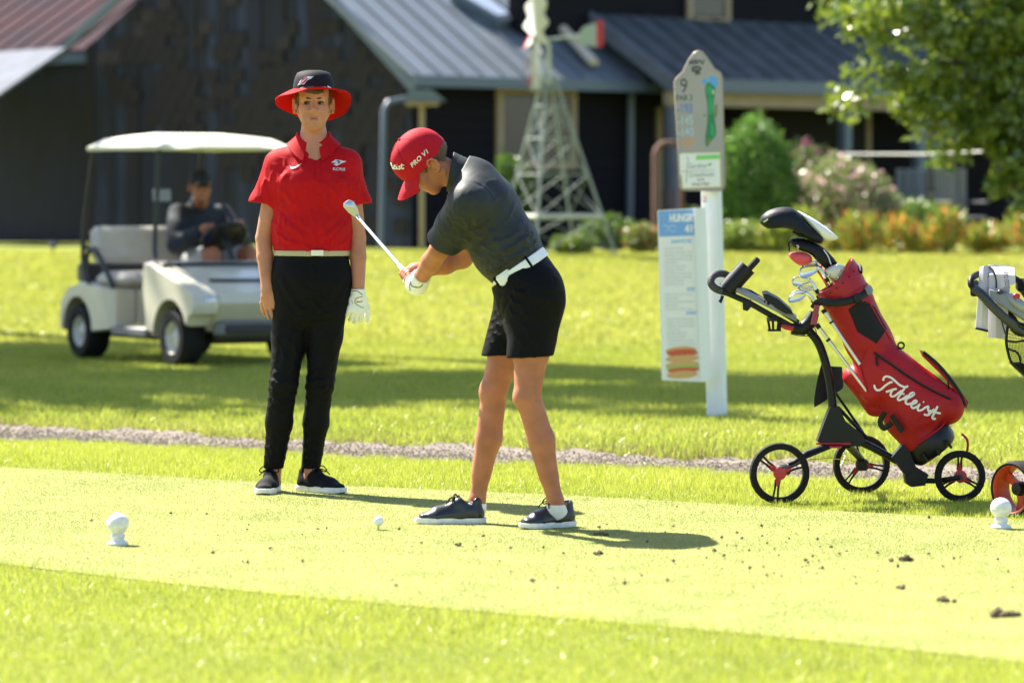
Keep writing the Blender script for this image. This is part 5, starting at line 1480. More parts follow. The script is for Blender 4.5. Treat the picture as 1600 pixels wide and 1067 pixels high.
part("strap_tail", MB().tube(catmull([B(846, 775, -.03), B(862, 790, -.03), B(866, 812, -.03), B(862, 838, -.03)], 4), [(.0015, .006)] * 13, 6, flat=V(0, 1, 0)), M_BAGRED, par=base_)
# lettering: white script
M_SCRIPT = mat("white_script_print", (0.74, 0.70, 0.78), rough=.45)
s6 = lambda x, y: (1330 + x / 5.335, 520 + y / 5.335)
script = [[(192, 432), (200, 462), (222, 478), (250, 468), (285, 438), (325, 412), (345, 412)], [(268, 398), (272, 375), (292, 362), (330, 372), (370, 405), (410, 438), (455, 452), (472, 440)],
          [(290, 490), (318, 482), (352, 470), (380, 465)], [(348, 470), (330, 505), (335, 525), (360, 525), (395, 500), (420, 480)], [(446, 458), (408, 515), (390, 545), (400, 560), (430, 548), (470, 520)],
          [(385, 498), (445, 510)], [(430, 552), (480, 540), (520, 515), (518, 500), (495, 505), (465, 545), (455, 580), (475, 592), (505, 585)],
          [(490, 600), (520, 590), (545, 575), (535, 562), (515, 575), (500, 605), (515, 625), (545, 615), (565, 600)], [(572, 590), (555, 625), (560, 645), (590, 640), (615, 620)], [(598, 572), (606, 580)],
          [(600, 632), (640, 612), (640, 640), (650, 660), (635, 682), (605, 675)], [(640, 685), (665, 660), (690, 632)], [(716, 610), (684, 676), (673, 700), (685, 714), (700, 706)], [(650, 645), (700, 660), (740, 668)]]
for k_, st in enumerate(script):
    decal("lettering", stroke2([s6(*q) for q in st], 3.3), bagv, M_SCRIPT, bag, .0022 + .00022 * k_, mx=4)

# ------------------------------------------------------------ clubs in the bag (each a thing of its own)
inb = lambda x, y, dd=0.0: B(x, y, dd)
def club(label, grip, head_p, build, shaft_m=M_CHROME):
    """grip: where it stands in the bag; head_p: where shaft meets head"""
    r = empty("golf_club", B(*grip) * V(1, 1, 0)); tag(r, label, "golf club")
    p = B(*grip); MB().tube([p - nrm(B(*head_p) - p) * .06, B(*head_p)], [.0075, .0062], 8).build("shaft", shaft_m, r)
    build(r); return r
k9 = lambda x, y: (1180 + x / 5.614, 310 + y / 5.614)
def C9(x, y, dd=0.0): return W(*k9(x, y), DB + dd)
def cover(root, outline, depth, m, dd, name="headcover", k=.55):
    pts = [C9(x, y, dd) for x, y in outline]; c = np.mean(pts, 0); rings = []
    for o, g in ((-1, .35), (-.85, .72), (-.45, .94), (0, 1.0), (.45, .94), (.85, .72), (1, .35)):
        rings.append([c + (p - c) * V(g, 1, g) + V(0, o * depth, 0) for p in catmull(pts, 3, True)])
    return MB().loft(rings).build(name, m, root)
M_COVBLK = mat("black_knit_cover", (.006, .007, .011), spec=.25, rough=.5, bump=.15, bscale=120); M_COVWHT = mat("white_cover", (.74, .75, .76), rough=.5, bump=.15, bscale=120); M_COVRED = mat("coral_red_cover", (.62, .06, .08), rough=.45, bump=.1, bscale=100)
def d1(r):
    cover(r, [(40, 205), (60, 150), (130, 100), (240, 76), (330, 90), (400, 150), (480, 235), (590, 350), (590, 390), (540, 392), (430, 340), (330, 280), (230, 262), (120, 268), (60, 235)], .060, M_COVBLK, -.02)
    cover(r, [(370, 110), (440, 140), (560, 210), (720, 335), (700, 365), (620, 375), (560, 320), (480, 240), (410, 160)], .050, M_COVWHT, -.005, "cover_panel")
    MB().tube([C9(330, 290, -.05), C9(400, 330, -.06), C9(470, 345, -.05)], .006, 6).build("cover_cord", M_FRAME, r)
    MB().tube(catmull([C9(75, 210, -.075), C9(100, 195, -.08), C9(112, 185, -.08)], 3), .004, 6).build("cover_mark", M_OLIVE, r)
club("driver under a large black and white head cover, highest in the red bag", (500, 330, .05), (330, 150, .03), d1)
def d2(r):
    cover(r, [(300, 375), (330, 350), (420, 350), (540, 395), (620, 450), (720, 565), (690, 590), (620, 615), (560, 570), (480, 490), (400, 460), (340, 430)], .045, M_COVBLK, .0)
    MB().tube(catmull([C9(310, 380, -.03), C9(293, 395, -.03), C9(298, 430, -.03), C9(300, 465, -.03)], 3), .004, 6).build("cover_loop", M_FRAME, r)
    dd_ = [o for o in r.children if o.name.startswith("headcover")][0]
    decal("lettering", text2("3", k9(352, 445), (4.6, 2.2), (2.0, -7.0), .02), dd_, M_SILVER, dd_, .0015)
    MB().tube(catmull([C9(600, 450, -.045), C9(640, 510, -.045), C9(665, 580, -.045)], 3), .003, 6).build("cover_piping", M_SILVER, r)
club("fairway wood in a slim black head cover with white number", (490, 330, .0), (420, 225, .0), d2)
def d3(r):
    cover(r, [(293, 495), (320, 475), (400, 470), (480, 495), (500, 540), (480, 570), (400, 590), (350, 565), (310, 530)], .035, M_COVRED, -.02)
    cover(r, [(540, 640), (580, 650), (600, 700), (660, 740), (640, 765), (590, 715), (560, 670)], .025, M_COVRED, -.02, "cover_sock")
club("club in a coral red head cover with white top edge", (440, 345, .03), (375, 225, -.02), d3)
def d4(r):
    cover(r, [(612, 640), (650, 600), (720, 575), (790, 595), (780, 650), (740, 720), (700, 722), (640, 690)], .040, mat("cream_wood_head", (.62, .58, .47), rough=.25, coat=.4), -.03, "club_head")
    for x_, y_ in ((648, 675), (744, 630), (732, 695)): MB().sphere(C9(x_, y_, -.068), (.006, .004, .006), 10, 6).build("sole_screw", M_STEEL, r)
club("hybrid with bare cream coloured head beside the bag cuff", (480, 345, -.02), (440, 262, -.03), d4, M_FRAME)
def iron(shape, hos, dd, face=0):
    def f(r):
        pts = [C9(x, y, dd) for x, y in shape]; c = np.mean(pts, 0); cp_ = catmull(pts, 3, True)
        hd = MB().loft([[c + (p - c) * V(g, 1, g) + V(0, o, 0) for p in cp_] for o, g in ((.008, .9), (.006, 1), (-.006, 1), (-.008, .93), (-.0045, .80), (-.003, .72))]).build("club_head", M_STEEL, r)
        MB().tube(catmull([C9(x, y, dd) for x, y in hos], 4), [.0078] * (4 * (len(hos) - 1) + 1), 8).build("hosel", M_CHROME, r)
        a, b_ = C9(*hos[-2], dd), C9(*hos[-1], dd); dr = nrm(b_ - a)
        MB().tube([b_, b_ + dr * .018], .0095, 8).build("ferrule", M_FRAME, r)
    return f
irons = [("long iron with rounded head just under the red head cover", [(403, 600), (410, 565), (440, 550), (520, 548), (570, 560), (590, 590), (570, 620), (520, 625), (440, 640)], [(565, 575), (590, 590), (620, 640)], .04, (470, 340, .04)),
         ("iron with the biggest cavity back head above the others", [(383, 640), (395, 612), (440, 598), (520, 592), (555, 615), (545, 640), (490, 680), (420, 705), (390, 685)], [(545, 600), (575, 630), (620, 700)], -.05, (455, 345, -.04)),
         ("iron with upright blade to the left of the cavity back iron", [(320, 715), (340, 692), (400, 685), (470, 705), (480, 740), (430, 755), (370, 772), (330, 760)], [(465, 705), (495, 735), (535, 800)], -.04, (445, 355, -.05)),
         ("short iron with narrow head between two other irons", [(372, 780), (400, 762), (480, 765), (525, 785), (510, 805), (440, 812), (390, 808)], [(500, 770), (522, 800), (548, 850)], .0, (440, 358, -.02)),
         ("wedge with bright pale head lowest in the bag", [(288, 880), (310, 850), (370, 830), (435, 835), (440, 855), (390, 900), (320, 915), (290, 905)], [(430, 830), (470, 840), (520, 905)], -.05, (430, 365, -.06)),
         ("wedge tucked behind the lowest pale wedge", [(312, 845), (340, 812), (400, 800), (430, 815), (420, 840), (360, 850)], [(420, 815), (455, 830), (500, 890)], .02, (425, 368, .0))]
for lb, shp, hos, dd, gp in irons:
    hx_ = np.array(k9(*hos[-1])); hb_ = ((hx_[0] - 1090) * 2.051, (hx_[1] - 300) * 2.051, dd)
    club(lb, gp, hb_, iron(shp, hos, dd))
# ------------------------------------------------------------ golf cart with driver
M_CREAM = mat("cream_cart_plastic", (0.60, 0.55, 0.42), rough=0.35, var=0.05, vscale=5, coat=.2)
M_CREAMROOF = mat("cream_roof", (0.72, 0.68, 0.52), rough=0.4, var=0.05, vscale=5)
M_VINYL = mat("beige_vinyl", (0.52, 0.47, 0.40), rough=0.5, var=0.06, vscale=12)
M_CARTBLK = mat("cart_black", (0.012, 0.013, 0.018), rough=0.45)
M_GREYTRIM = mat("grey_trim", (0.16, 0.16, 0.16), rough=0.5)
fvec = nrm(V(.53, -.85, 0)); lvec = V(-fvec[1], fvec[0], 0)
gc_base = V(-2.60, 30.75, gz(-2.60, 30.75))
gc = empty("golf_cart", gc_base, math.atan2(fvec[1], fvec[0]))
tag(gc, "cream golf cart with flat roof and driver parked on the shaded lawn", "golf cart")
def gp(name, mb, m, par=None, smooth=True): return mb.build(name, m, par or gc, smooth=smooth, local=True)
def sideprof(pts, y0, y1, bev=.03):
    """outline in the side plane, drawn across the width with softened edges"""
    c = np.mean(np.array(pts, float), 0); rings = []
    for y, g in ((y0, .94), (y0 + bev, 1.0), (y1 - bev, 1.0), (y1, .94)):
        rings.append([V(c[0] + (x - c[0]) * g, y, c[1] + (z - c[1]) * g) for x, z in pts])
    return MB().loft(rings)
def arch(cx, cz, r, a0, a1, n=9): return [(cx + r * math.cos(a), cz + r * math.sin(a)) for a in np.linspace(a0, a1, n)]
rear = [(-.16, .26), (-.16, .58), (-.55, .60), (-.80, .64), (-1.02, .60), (-1.15, .48), (-1.17, .30)] + arch(-.83, .23, .30, math.pi, 0)[0:] + [(-.5, .24)]
rear = [(-.16, .26), (-.16, .58), (-.45, .60), (-.80, .63), (-1.02, .58), (-1.15, .46), (-1.17, .25)] + arch(-.83, .23, .29, math.pi, 0, 11) + [(-.3, .25)]
for y0, y1 in ((-.58, -.36), (.36, .58)): gp("rear_fender", sideprof(rear, y0, y1), M_CREAM)
gp("rear_body", sideprof([(-.16, .30), (-.16, .58), (-.80, .62), (-1.02, .58), (-1.12, .46), (-1.12, .34)], -.37, .37), M_CREAM)
front = [(.40, .27), (.34, .60), (.36, .80), (.44, .81), (.75, .73), (1.05, .64), (1.22, .58), (1.27, .50), (1.24, .42), (1.16, .40)] + arch(.83, .22, .31, .35, math.pi, 11) + [(.50, .25)]
for y0, y1 in ((-.58, -.36), (.36, .58)): gp("front_fender", sideprof(front, y0, y1), M_CREAM)
gp("front_cowl", sideprof([(.42, .42), (.34, .60), (.36, .80), (.44, .81), (.75, .73), (1.05, .64), (1.22, .58), (1.25, .50), (1.20, .40), (1.08, .28), (.98, .28)], -.37, .37, .02), M_CREAM)
gp("hood_slot", MB().box(V(.98, 0, .672), (.05, .62, .012), (nrm(V(1, 0, -.28)), V(0, 1, 0), nrm(V(.28, 0, 1))), .004), M_CARTBLK)
gp("bumper", MB().box(V(1.17, 0, .30), (.10, .74, .13), None, .03), M_GREYTRIM)
gp("bumper_pad", MB().box(V(1.215, 0, .30), (.03, .60, .07), None, .012), M_CARTBLK)
gp("floor", MB().box(V(.12, 0, .27), (.62, 1.06, .05), None, .01), M_GREYTRIM)
for s_ in (-1, 1): gp("rocker_panel", MB().box(V(.12, s_ * .56, .255), (.62, .06, .08), None, .015), M_GREYTRIM)
gp("chassis", MB().box(V(0, 0, .22), (2.0, .55, .09), None, .02), M_CARTBLK)
for s_ in (-1, 1): gp("headlight", MB().sphere(V(1.245, s_ * .44, .52), (.02, .06, .035), 12, 8), M_STEEL)
seat = MB(); seat.box(V(-.38, 0, .655), (.50, 1.04, .13), None, .05); gp("seat", seat, M_VINYL)
bk_ = MB(); ax3 = (nrm(V(1, 0, .14)), V(0, 1, 0), nrm(V(-.14, 0, 1)))
bk_.box(V(-.66, 0, .93), (.11, 1.06, .30), ax3, .045); gp("backrest", bk_, M_VINYL)
gp("dash", MB().box(V(.33, 0, .74), (.06, 1.04, .12), None, .02), M_GREYTRIM)
for s_ in (-1, 1):
    gp("seat_support", MB().tube([V(-.70, s_ * .36, .55), V(-.72, s_ * .36, .95)], .018, 8), M_CARTBLK)
    gp("armrest", MB().tube(catmull([V(-.68, s_ * .54, .60), V(-.70, s_ * .55, .82), V(-.60, s_ * .55, .90), V(-.45, s_ * .55, .82), V(-.22, s_ * .55, .60)], 4), .021, 8), M_CARTBLK)
    gp("front_post", MB().tube(catmull([V(.62, s_ * .52, .76), V(.50, s_ * .52, .80), V(.44, s_ * .51, .92), V(.46, s_ * .50, 1.4), V(.48, s_ * .49, 1.69)], 4), .021, 8), M_CARTBLK)
    gp("rear_post", MB().tube(catmull([V(-.82, s_ * .50, .62), V(-.88, s_ * .50, .95), V(-.70, s_ * .49, 1.69)], 4), .021, 8), M_CARTBLK)
gp("windscreen_bar", MB().tube([V(.56, -.52, .785), V(.56, .52, .785)], .020, 8), M_CARTBLK)
gp("rear_rail", MB().tube([V(-.86, -.50, .90), V(-.86, .50, .90)], .018, 8), M_CARTBLK)
rr_ = []
for i, (x, zt) in enumerate(((-.70, 1.72), (-.66, 1.755), (-.45, 1.80), (0, 1.825), (.45, 1.80), (.66, 1.755), (.72, 1.71))):
    h_ = .57 - (.05 if i in (0, 6) else 0); lo_ = 1.685
    rr_.append([V(x, -h_, lo_), V(x, -h_ - .005, lo_ + .03), V(x, -h_ + .05, zt - .022), V(x, -h_ * .5, zt), V(x, h_ * .5, zt), V(x, h_ - .05, zt - .022), V(x, h_ + .005, lo_ + .03), V(x, h_, lo_), V(x, h_ * .5, lo_ + .008), V(x, -h_ * .5, lo_ + .008)])
gp("roof", MB().loft(rr_), M_CREAMROOF)
gp("steering_column", MB().tube([V(.45, .28, .55), V(.12, .28, .98)], .026, 8), M_CARTBLK)
sw_c = V(.10, .28, 1.0); sd_ = nrm(V(-.60, 0, .80)); su, sv, _ = basis(sd_, (0, 1, 0))
gp("steering_wheel", MB().tube([sw_c + (su * math.cos(a) + sv * math.sin(a)) * .18 for a in np.linspace(0, 2 * math.pi, 28, endpoint=False)], .018, 8, closed=True), M_CARTBLK)
gp("wheel_boss", MB().box(sw_c, (.30, .20, .03), (su, sv, sd_), .01), M_CARTBLK)
M_RIMC = mat("cream_rim", (.58, .55, .47), rough=.4); 
for sx_, sy_ in ((.83, -1), (.83, 1), (-.83, -1), (-.83, 1)):
    c = V(sx_, sy_ * .47, .229); ax_ = V(0, sy_, 0)
    w_ = gp("wheel", MB().lathe([(.10, -.09), (.13, -.10), (.20, -.10), (.225, -.07), (.229, 0), (.225, .07), (.20, .10), (.135, .10), (.125, .085)], c, ax_, 28), M_TYRE)
    gp("rim", MB().lathe([(.128, .085), (.122, .075), (.10, .03), (.06, .05), (.03, .075), (.0001, .08)], c, ax_, 24), M_RIMC, w_)
gp("rear_basket", MB().box(V(-1.05, 0, .70), (.20, .86, .16), None, .02), M_CARTBLK)
gp("mirror", MB().box(V(.46, -.46, 1.33), (.02, .16, .10), None, .01), M_GREYPL)

# driver
def GL(x, y, z): return gc_base + fvec * x + lvec * y + V(0, 0, z)
dv_base = GL(-.3, .36, 0)
dh = W(313, 291, 30.75)
S = SDF(GL(-.35, .33, .4) - V(.62, .62, .25), GL(-.1, .33, 1.6) + V(.62, .62, .05), .0085)
hip = GL(-.45, .36, .80); chest = GL(-.50, .36, 1.12); nk = GL(-.46, .36, 1.26)
dfw = nrm(fvec * .75 + V(.1, -.5, 0))
P_d, axd = head(S, dh, dfw, V(0, 0, 1), 1.0)
S.cone(dh + V(0, .01, -.06), nk, .055, .06, .03)
shR, shL = GL(-.48, .16, 1.18), GL(-.48, .56, 1.18)
elR, elL = GL(-.28, .04, .93), GL(-.25, .62, .95)
haR, haL = GL(.02, .16, 1.07), GL(.03, .42, 1.10)
kR, kL = GL(.05, .20, .86), GL(.05, .54, .86); aR, aL = GL(.22, .22, .36), GL(.22, .52, .36)
S.chain((elR, haR), (.045, .032), .02).chain((elL, haL), (.045, .032), .02)
hand(S, haR, nrm(fvec + V(0, 0, .3)), V(0, 0, -1), 1, curl=(50, 50, 30)); hand(S, haL, nrm(fvec + V(0, 0, .3)), V(0, 0, -1), -1, curl=(50, 50, 30))
for a, k_, q in ((GL(-.4, .26, .80), kR, aR), (GL(-.4, .46, .80), kL, aL)): S.chain((a, k_), (.085, .062), .02).chain((k_, k_ * .6 + q * .4, q, q + fvec * .16 - V(0, 0, .04)), (.058, .060, .04, .04), .02)
driver = put("person", S, M_SKIN, None, origin=dv_base)
tag(driver, "person in dark jacket, cap and grey shorts sitting at the golf cart wheel", "person")
S = SDF(GL(-.35, .33, .6) - V(.60, .60, .1), GL(-.2, .33, 1.3) + V(.60, .60, .06), .008)
S.econe(hip, chest, lvec, (.19, .14), (.21, .14), .05).econe(chest, nk, lvec, (.20, .13), (.10, .085), .05)
S.chain((shR, elR, elR * .25 + haR * .75), (.085, .072, .055), .04).chain((shL, elL, elL * .25 + haL * .75), (.085, .072, .055), .04)
S.cone(nk, nk + V(0, -.01, .05), .078, .075, .02)
put("jacket", S, M_NAVY, driver, amp=.004, freq=18, rel=1)
S = SDF(GL(-.2, .36, .6) - V(.55, .55, 0), GL(-.2, .36, 1.0) + V(.55, .55, 0), .009)
S.econe(GL(-.46, .36, .76), GL(-.40, .36, .82), lvec, (.20, .13), (.18, .12), .03)
for a, k_ in ((GL(-.4, .26, .80), kR), (GL(-.4, .46, .80), kL)): S.chain((a, a * .3 + k_ * .7), (.10, .085), .03)
put("shorts", S, mat("grey_shorts", (.36, .37, .38), rough=.8), driver, amp=.003, freq=20)
P_h = P_d
cp_ = dome(.088, .112, .10, .035, (0, -.006), skirt=.020).build("cap", M_NAVY, driver)
bl = MB(); t_ = []; 
bl.loft([[P_d(x * .075, .095 + u * (.075 * (1 - .4 * x * x)), .022 - .02 * x * x - .012 * u + o) for x in np.linspace(-1, 1, 9)] + [P_d(x * .075, .095 + u * (.075 * (1 - .4 * x * x)), .016 - .02 * x * x - .012 * u + o) for x in np.linspace(1, -1, 9)] for u, o in ((0, 0), (.5, 0), (1, 0))])
bl.build("brim", M_NAVY, cp_)
for a in (aR, aL):
    sh_ = MB(); q = a + V(0, 0, -.02); sh_.loft([[q + fvec * u * .27 - fvec * .06 + lvec * w * y + V(0, 0, z) for y, z in ((-1, -.04), (1, -.04), (.9, .0 + hh), (-.9, .0 + hh))] for u, w, hh in ((0, .032, .05), (.3, .04, .05), (.7, .046, .0), (1.0, .03, -.015))])
    sh_.build("shoe", M_CARTBLK, driver)
# ------------------------------------------------------------ second push cart at the edge of the view
k1 = lambda x, y: (1500 + x / 5.34, 400 + y / 5.335)
D2 = 16.2
def E2(x, y, dd=0.0): return W(*k1(x, y), D2 + dd)
c2_base = V((1640 - 800) * D2 / F, D2, 0)
c2 = empty("push_cart", c2_base)
tag(c2, "navy push cart with wide tyre, red wheel inside and a towel over its handle", "push cart")
def p2(name, mb, m, par=None, smooth=True): return mb.build(name, m, par or c2, smooth=smooth)
M_NAVYPL = mat("navy_plastic", (0.014, 0.018, 0.030), rough=0.32, coat=.2)
M_ORANGERED = mat("orange_red_wheel", (0.50, 0.055, 0.02), rough=0.4, var=.15, vscale=12)
# wide front wheel, turned so that its inner side shows
wc = V((1592 - 800) * 15.98 / F, 15.98, .116); wax = nrm(V(-.76, -.65, 0))
ww = p2("wheel", MB().lathe([(.098, -.05), (.108, -.055), (.116, -.035), (.117, 0), (.116, .035), (.108, .055), (.098, .05)], wc, wax, 44), M_TYRE)
p2("rim", MB().lathe([(.100, .050), (.098, .051), (.094, .045), (.092, 0), (.094, -.045), (.100, -.05)], wc, wax, 44), M_ORANGERED, ww)
uu, vv, _ = basis(wax)
for s_ in range(3):
    a = .5 + s_ * 2 * math.pi / 3; rd_ = uu * math.cos(a) + vv * math.sin(a); td_ = -uu * math.sin(a) + vv * math.cos(a)
    p2("spoke", MB().loft([[wc + rd_ * r_ + td_ * t_ * w_ + wax * (o_ - .02) for t_, o_ in ((-1, -.006), (1, -.006), (1, .012), (-1, .012))] for r_, w_ in ((.012, .022), (.05, .014), (.094, .022))]), M_ORANGERED, ww)
p2("hub", MB().lathe([(.0001, .02), (.026, .018), (.030, .0), (.030, -.03), (.0001, -.032)], wc, wax, 18), M_FRAME, ww)
rw1 = V(2.95, 15.75, .14); rw2 = V(2.80, 16.55, .14)
for r_ in (rw1, rw2): push_wheel(c2, r_, .14, nrm(V(.3, -1, 0)), .034, .4, M_ORANGERED)
mid = V(2.62, 16.2, .34)
p2("fork", MB().tube([wc + V(.02, .07, 0), wc + V(.06, .08, .03), mid], [.015, .018, .022], 10), M_NAVYPL)
for r_ in (rw1, rw2): p2("rear_leg", MB().tube([mid, r_ + V(-.02, 0, .02)], .018, 10), M_NAVYPL)
top_j = V(2.46, 16.2, .80)
p2("upright", MB().tube(catmull([mid, V(2.60, 16.2, .55), top_j], 5), .022, 12), M_NAVYPL)
# console with handle
rail = [E2(118, 270, -.06), E2(190, 330, -.08), E2(290, 440, -.09), (E2(420, 555, -.08)), E2(560, 640, -.05), top_j + V(0, -.02, 0)]
p2("side_rail", MB().tube(catmull(rail, 5), [(.016, .020)] * 26, 12), M_NAVYPL)
rail2 = [q + V(.02, .15, .02) for q in rail[:-1]] + [top_j + V(0, .03, 0)]
p2("side_rail", MB().tube(catmull(rail2, 5), .016, 10), M_NAVYPL)
con = []
for t in np.linspace(0, 1, 6):
    p = E2(230, 300, 0) * (1 - t) + E2(640, 560, 0) * t; hh = .018 + .035 * math.sin(math.pi * min(1, t * 1.3))
    con.append([p + V(0, -.072, -.02), p + V(0, -.068, hh * .6), p + V(0, 0, hh), p + V(0, .09, hh * .6), p + V(0, .09, -.02)])
p2("console", MB().loft(con), M_GREYPL)
p2("clear_lid", MB().sphere(E2(470, 400, -.03), (.075, .06, .028), 18, 10, (nrm(V(.75, 0, -.6)), V(0, 1, 0), nrm(V(.6, 0, .75)))), mat("smoked_lid", (.25, .26, .27), rough=.12, coat=.5))
p2("red_clip", MB().sphere(E2(472, 333, -.09), (.016, .010, .012), 12, 8), M_HUBRED)
p2("clip_knob", MB().sphere(E2(335, 300, -.08), (.014, .012, .010), 12, 8), M_NAVYPL)
p2("bag_support", MB().tube([E2(510, 240, .0), E2(560, 270, .03), E2(640, 420, .03)], [.03, .035, .025], 10), M_FRAME)
p2("handle_clamp", MB().box(E2(122, 300, -.05), (.035, .03, .038), None, .007), M_FRAME)
hnd = [E2(118, 272, -.05), E2(92, 235, -.045), E2(100, 185, -.02), E2(160, 150, .04), E2(260, 140, .10), E2(380, 160, .14), E2(480, 205, .16), E2(520, 250, .16)]
p2("handle", MB().tube(catmull(hnd, 5), .0145, 12), M_FRAME)
# mesh pocket
net = MB(); fr_ = [(400, 570), (385, 700), (400, 800), (430, 885), (500, 950), (600, 1010)]; bk2 = [(560, 640), (560, 720), (560, 800), (570, 880), (590, 950), (640, 1010)]
for (x, y), (x2, y2) in zip(catmull([np.array(q, float) for q in fr_], 5), catmull([np.array(q, float) for q in bk2], 5)): net.tube([E2(x, y, -.05), E2((x + x2) / 2, (y + y2) / 2, -.075), E2(x2, y2, -.05)], .0010, 4)
for t in np.linspace(0, 1, 15):
    net.tube(catmull([E2(x * (1 - t) + x2 * t, y * (1 - t) + y2 * t, -.05 - .025 * math.sin(math.pi * t)) for (x, y), (x2, y2) in zip(fr_, bk2)], 4), .0010, 4)
stuff(p2("net_cords", net, M_FRAME))
p2("net_edge", MB().tube(catmull([E2(x, y, -.05) for x, y in fr_], 5), .006, 8), M_FRAME)
p2("net_band", MB().tube(catmull([E2(388, 705, -.05), E2(470, 715, -.078), E2(560, 700, -.055)], 5), .005, 6), M_FRAME)
p2("net_band", MB().tube(catmull([E2(402, 775, -.052), E2(470, 800, -.078), E2(500, 850, -.075), E2(505, 930, -.06)], 5), .005, 6), M_FRAME)
p2("net_base", MB().prism([E2(x, y, -.06) for x, y in ((425, 890), (520, 890), (660, 960), (660, 1080), (540, 1005))], (0, .09, 0)), M_FRAME)
# towel draped over the handle
M_TOWEL = mat("lilac_white_towel", (0.60, 0.56, 0.64), rough=.9, bump=.5, bscale=250)
tw_base = E2(250, 400) * V(1, 1, 0)
tw = empty("towel", tw_base); tag(tw, "pale lilac towel with dark trim draped over the handle of the navy cart", "towel")
def drape(cols, th=.006):
    b = MB(); b.loft([[p for p in c] + [p + V(0, th, 0) for p in reversed(c)] for c in cols]); return b
def tcol(x0, x1, ytop, ylow, dd): 
    return catmull([E2(x0, ytop + 8, dd + .02), E2(x0, ytop, dd), E2((x0 + x1) / 2, (ytop + ylow) / 2, dd - .012), E2(x1, ylow, dd - .006)], 4)
drape([tcol(165, 130, 112, 605, .0), tcol(195, 180, 100, 615, -.012), tcol(240, 232, 95, 628, -.004)]).build("front_fold", M_TOWEL, tw)
drape([tcol(238, 230, 92, 675, .03), tcol(300, 300, 92, 685, .018), tcol(360, 350, 96, 690, .03), tcol(430, 385, 100, 698, .024)]).build("rear_fold", M_TOWEL, tw)
drape([[E2(x, y, d_) for y, d_ in ((y0, .05), (y0 - 6, .02), (y0 + 60, -.03), (y1, -.035))] for x, y0, y1 in ((245, 96, 300), (300, 94, 295), (380, 94, 255), (455, 104, 235), (463, 150, 230))]).build("top_fold", M_TOWEL, tw)
M_TRIMB = mat("towel_trim", (.012, .012, .018), rough=.8)
MB().tube(catmull([E2(245, 94, -.008), E2(280, 130, -.042), E2(300, 200, -.046), E2(303, 270, -.046)], 4), [(.004, .008)] * 13, 6, flat=V(1, 0, 0)).build("trim", M_TRIMB, tw)
MB().tube([E2(131, 603, -.013), E2(180, 613, -.024), E2(232, 626, -.016)], .005, 6).build("trim", M_TRIMB, tw)
MB().tube(catmull([E2(345, 530, .006), E2(360, 590, .004), E2(380, 650, .005)], 4), .003, 6).build("trim", M_TRIMB, tw)
tfold = [o for o in tw.children if o.name.startswith("top_fold")][0]
decal("lettering", text2("GOLF CLUB", k1(418, 252), (-4.5, -24), (-7, 1.2), .0), tfold, M_TRIMB, tfold, .002)
# ------------------------------------------------------------ farmhouse and old barn behind the lawn
GZ = 0.62
M_BOARD = [mat("weathered_shaded_board_%d" % i, c, rough=.85, col2=c2, vscale=2.2, bump=.3, bscale=12, stretch=(2, 2, .5), detail=7) for i, (c, c2) in enumerate((  # weathered tones set darker and bluer, with the shade on the barn put into them
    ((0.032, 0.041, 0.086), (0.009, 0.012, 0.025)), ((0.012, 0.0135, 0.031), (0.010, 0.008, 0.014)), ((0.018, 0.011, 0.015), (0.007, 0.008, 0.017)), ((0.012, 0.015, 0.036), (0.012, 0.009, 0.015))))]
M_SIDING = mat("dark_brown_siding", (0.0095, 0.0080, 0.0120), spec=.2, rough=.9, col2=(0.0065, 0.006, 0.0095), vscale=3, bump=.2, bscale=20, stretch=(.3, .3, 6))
M_SHINGLE = mat("rust_brown_shingle", (0.024, 0.0145, 0.0145), rough=.9, col2=(0.009, 0.008, 0.012), vscale=7, bump=.4, bscale=18)
M_ROOFGREY = mat("grey_metal_roof", (0.15, 0.17, 0.195), rough=.42, metal=.25, var=.12, vscale=1.2, bump=.05, bscale=6)
M_ROOFDARK = mat("dark_shingle_roof", (0.055, 0.062, 0.070), rough=.8, var=.3, vscale=4, bump=.5, bscale=14)
M_ROOFRED = mat("rusty_metal_roof", (0.066, 0.038, 0.044), rough=1.0, spec=.05, col2=(0.046, 0.036, 0.044), vscale=1.5, detail=6)
M_ROOFPALE = mat("pale_metal_roof", (0.155, 0.17, 0.215), rough=.95, spec=.1, col2=(0.13, 0.135, 0.155), vscale=3)
M_TAN = mat("tan_trim", (0.34, 0.255, 0.165), rough=.7, var=.08, vscale=6)
M_GUTTER = mat("blue_grey_gutter", (0.105, 0.135, 0.18), rough=.45)
M_GLASS = mat("dark_window_glass", (0.012, 0.016, 0.020), rough=.08, spec=.6)
M_DARK = mat("dark_doorway", (0.010, 0.008, 0.010), rough=.9)
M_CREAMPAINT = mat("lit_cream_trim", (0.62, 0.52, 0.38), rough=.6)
e_ = V(.7071, .7071, 0); g_ = V(-.7071, .7071, 0); f_ = V(.7071, -.7071, 0)      # along the long wall, along the gable, out of the long wall
q_ = V(-.7071, -.7071, 0)                                                          # out of the gable
up = V(0, 0, 1)
Cc = V(-1.30, 50.0, 0)
zE, zEL, zA = 2.86, 3.40, 5.35; GW = 6.75
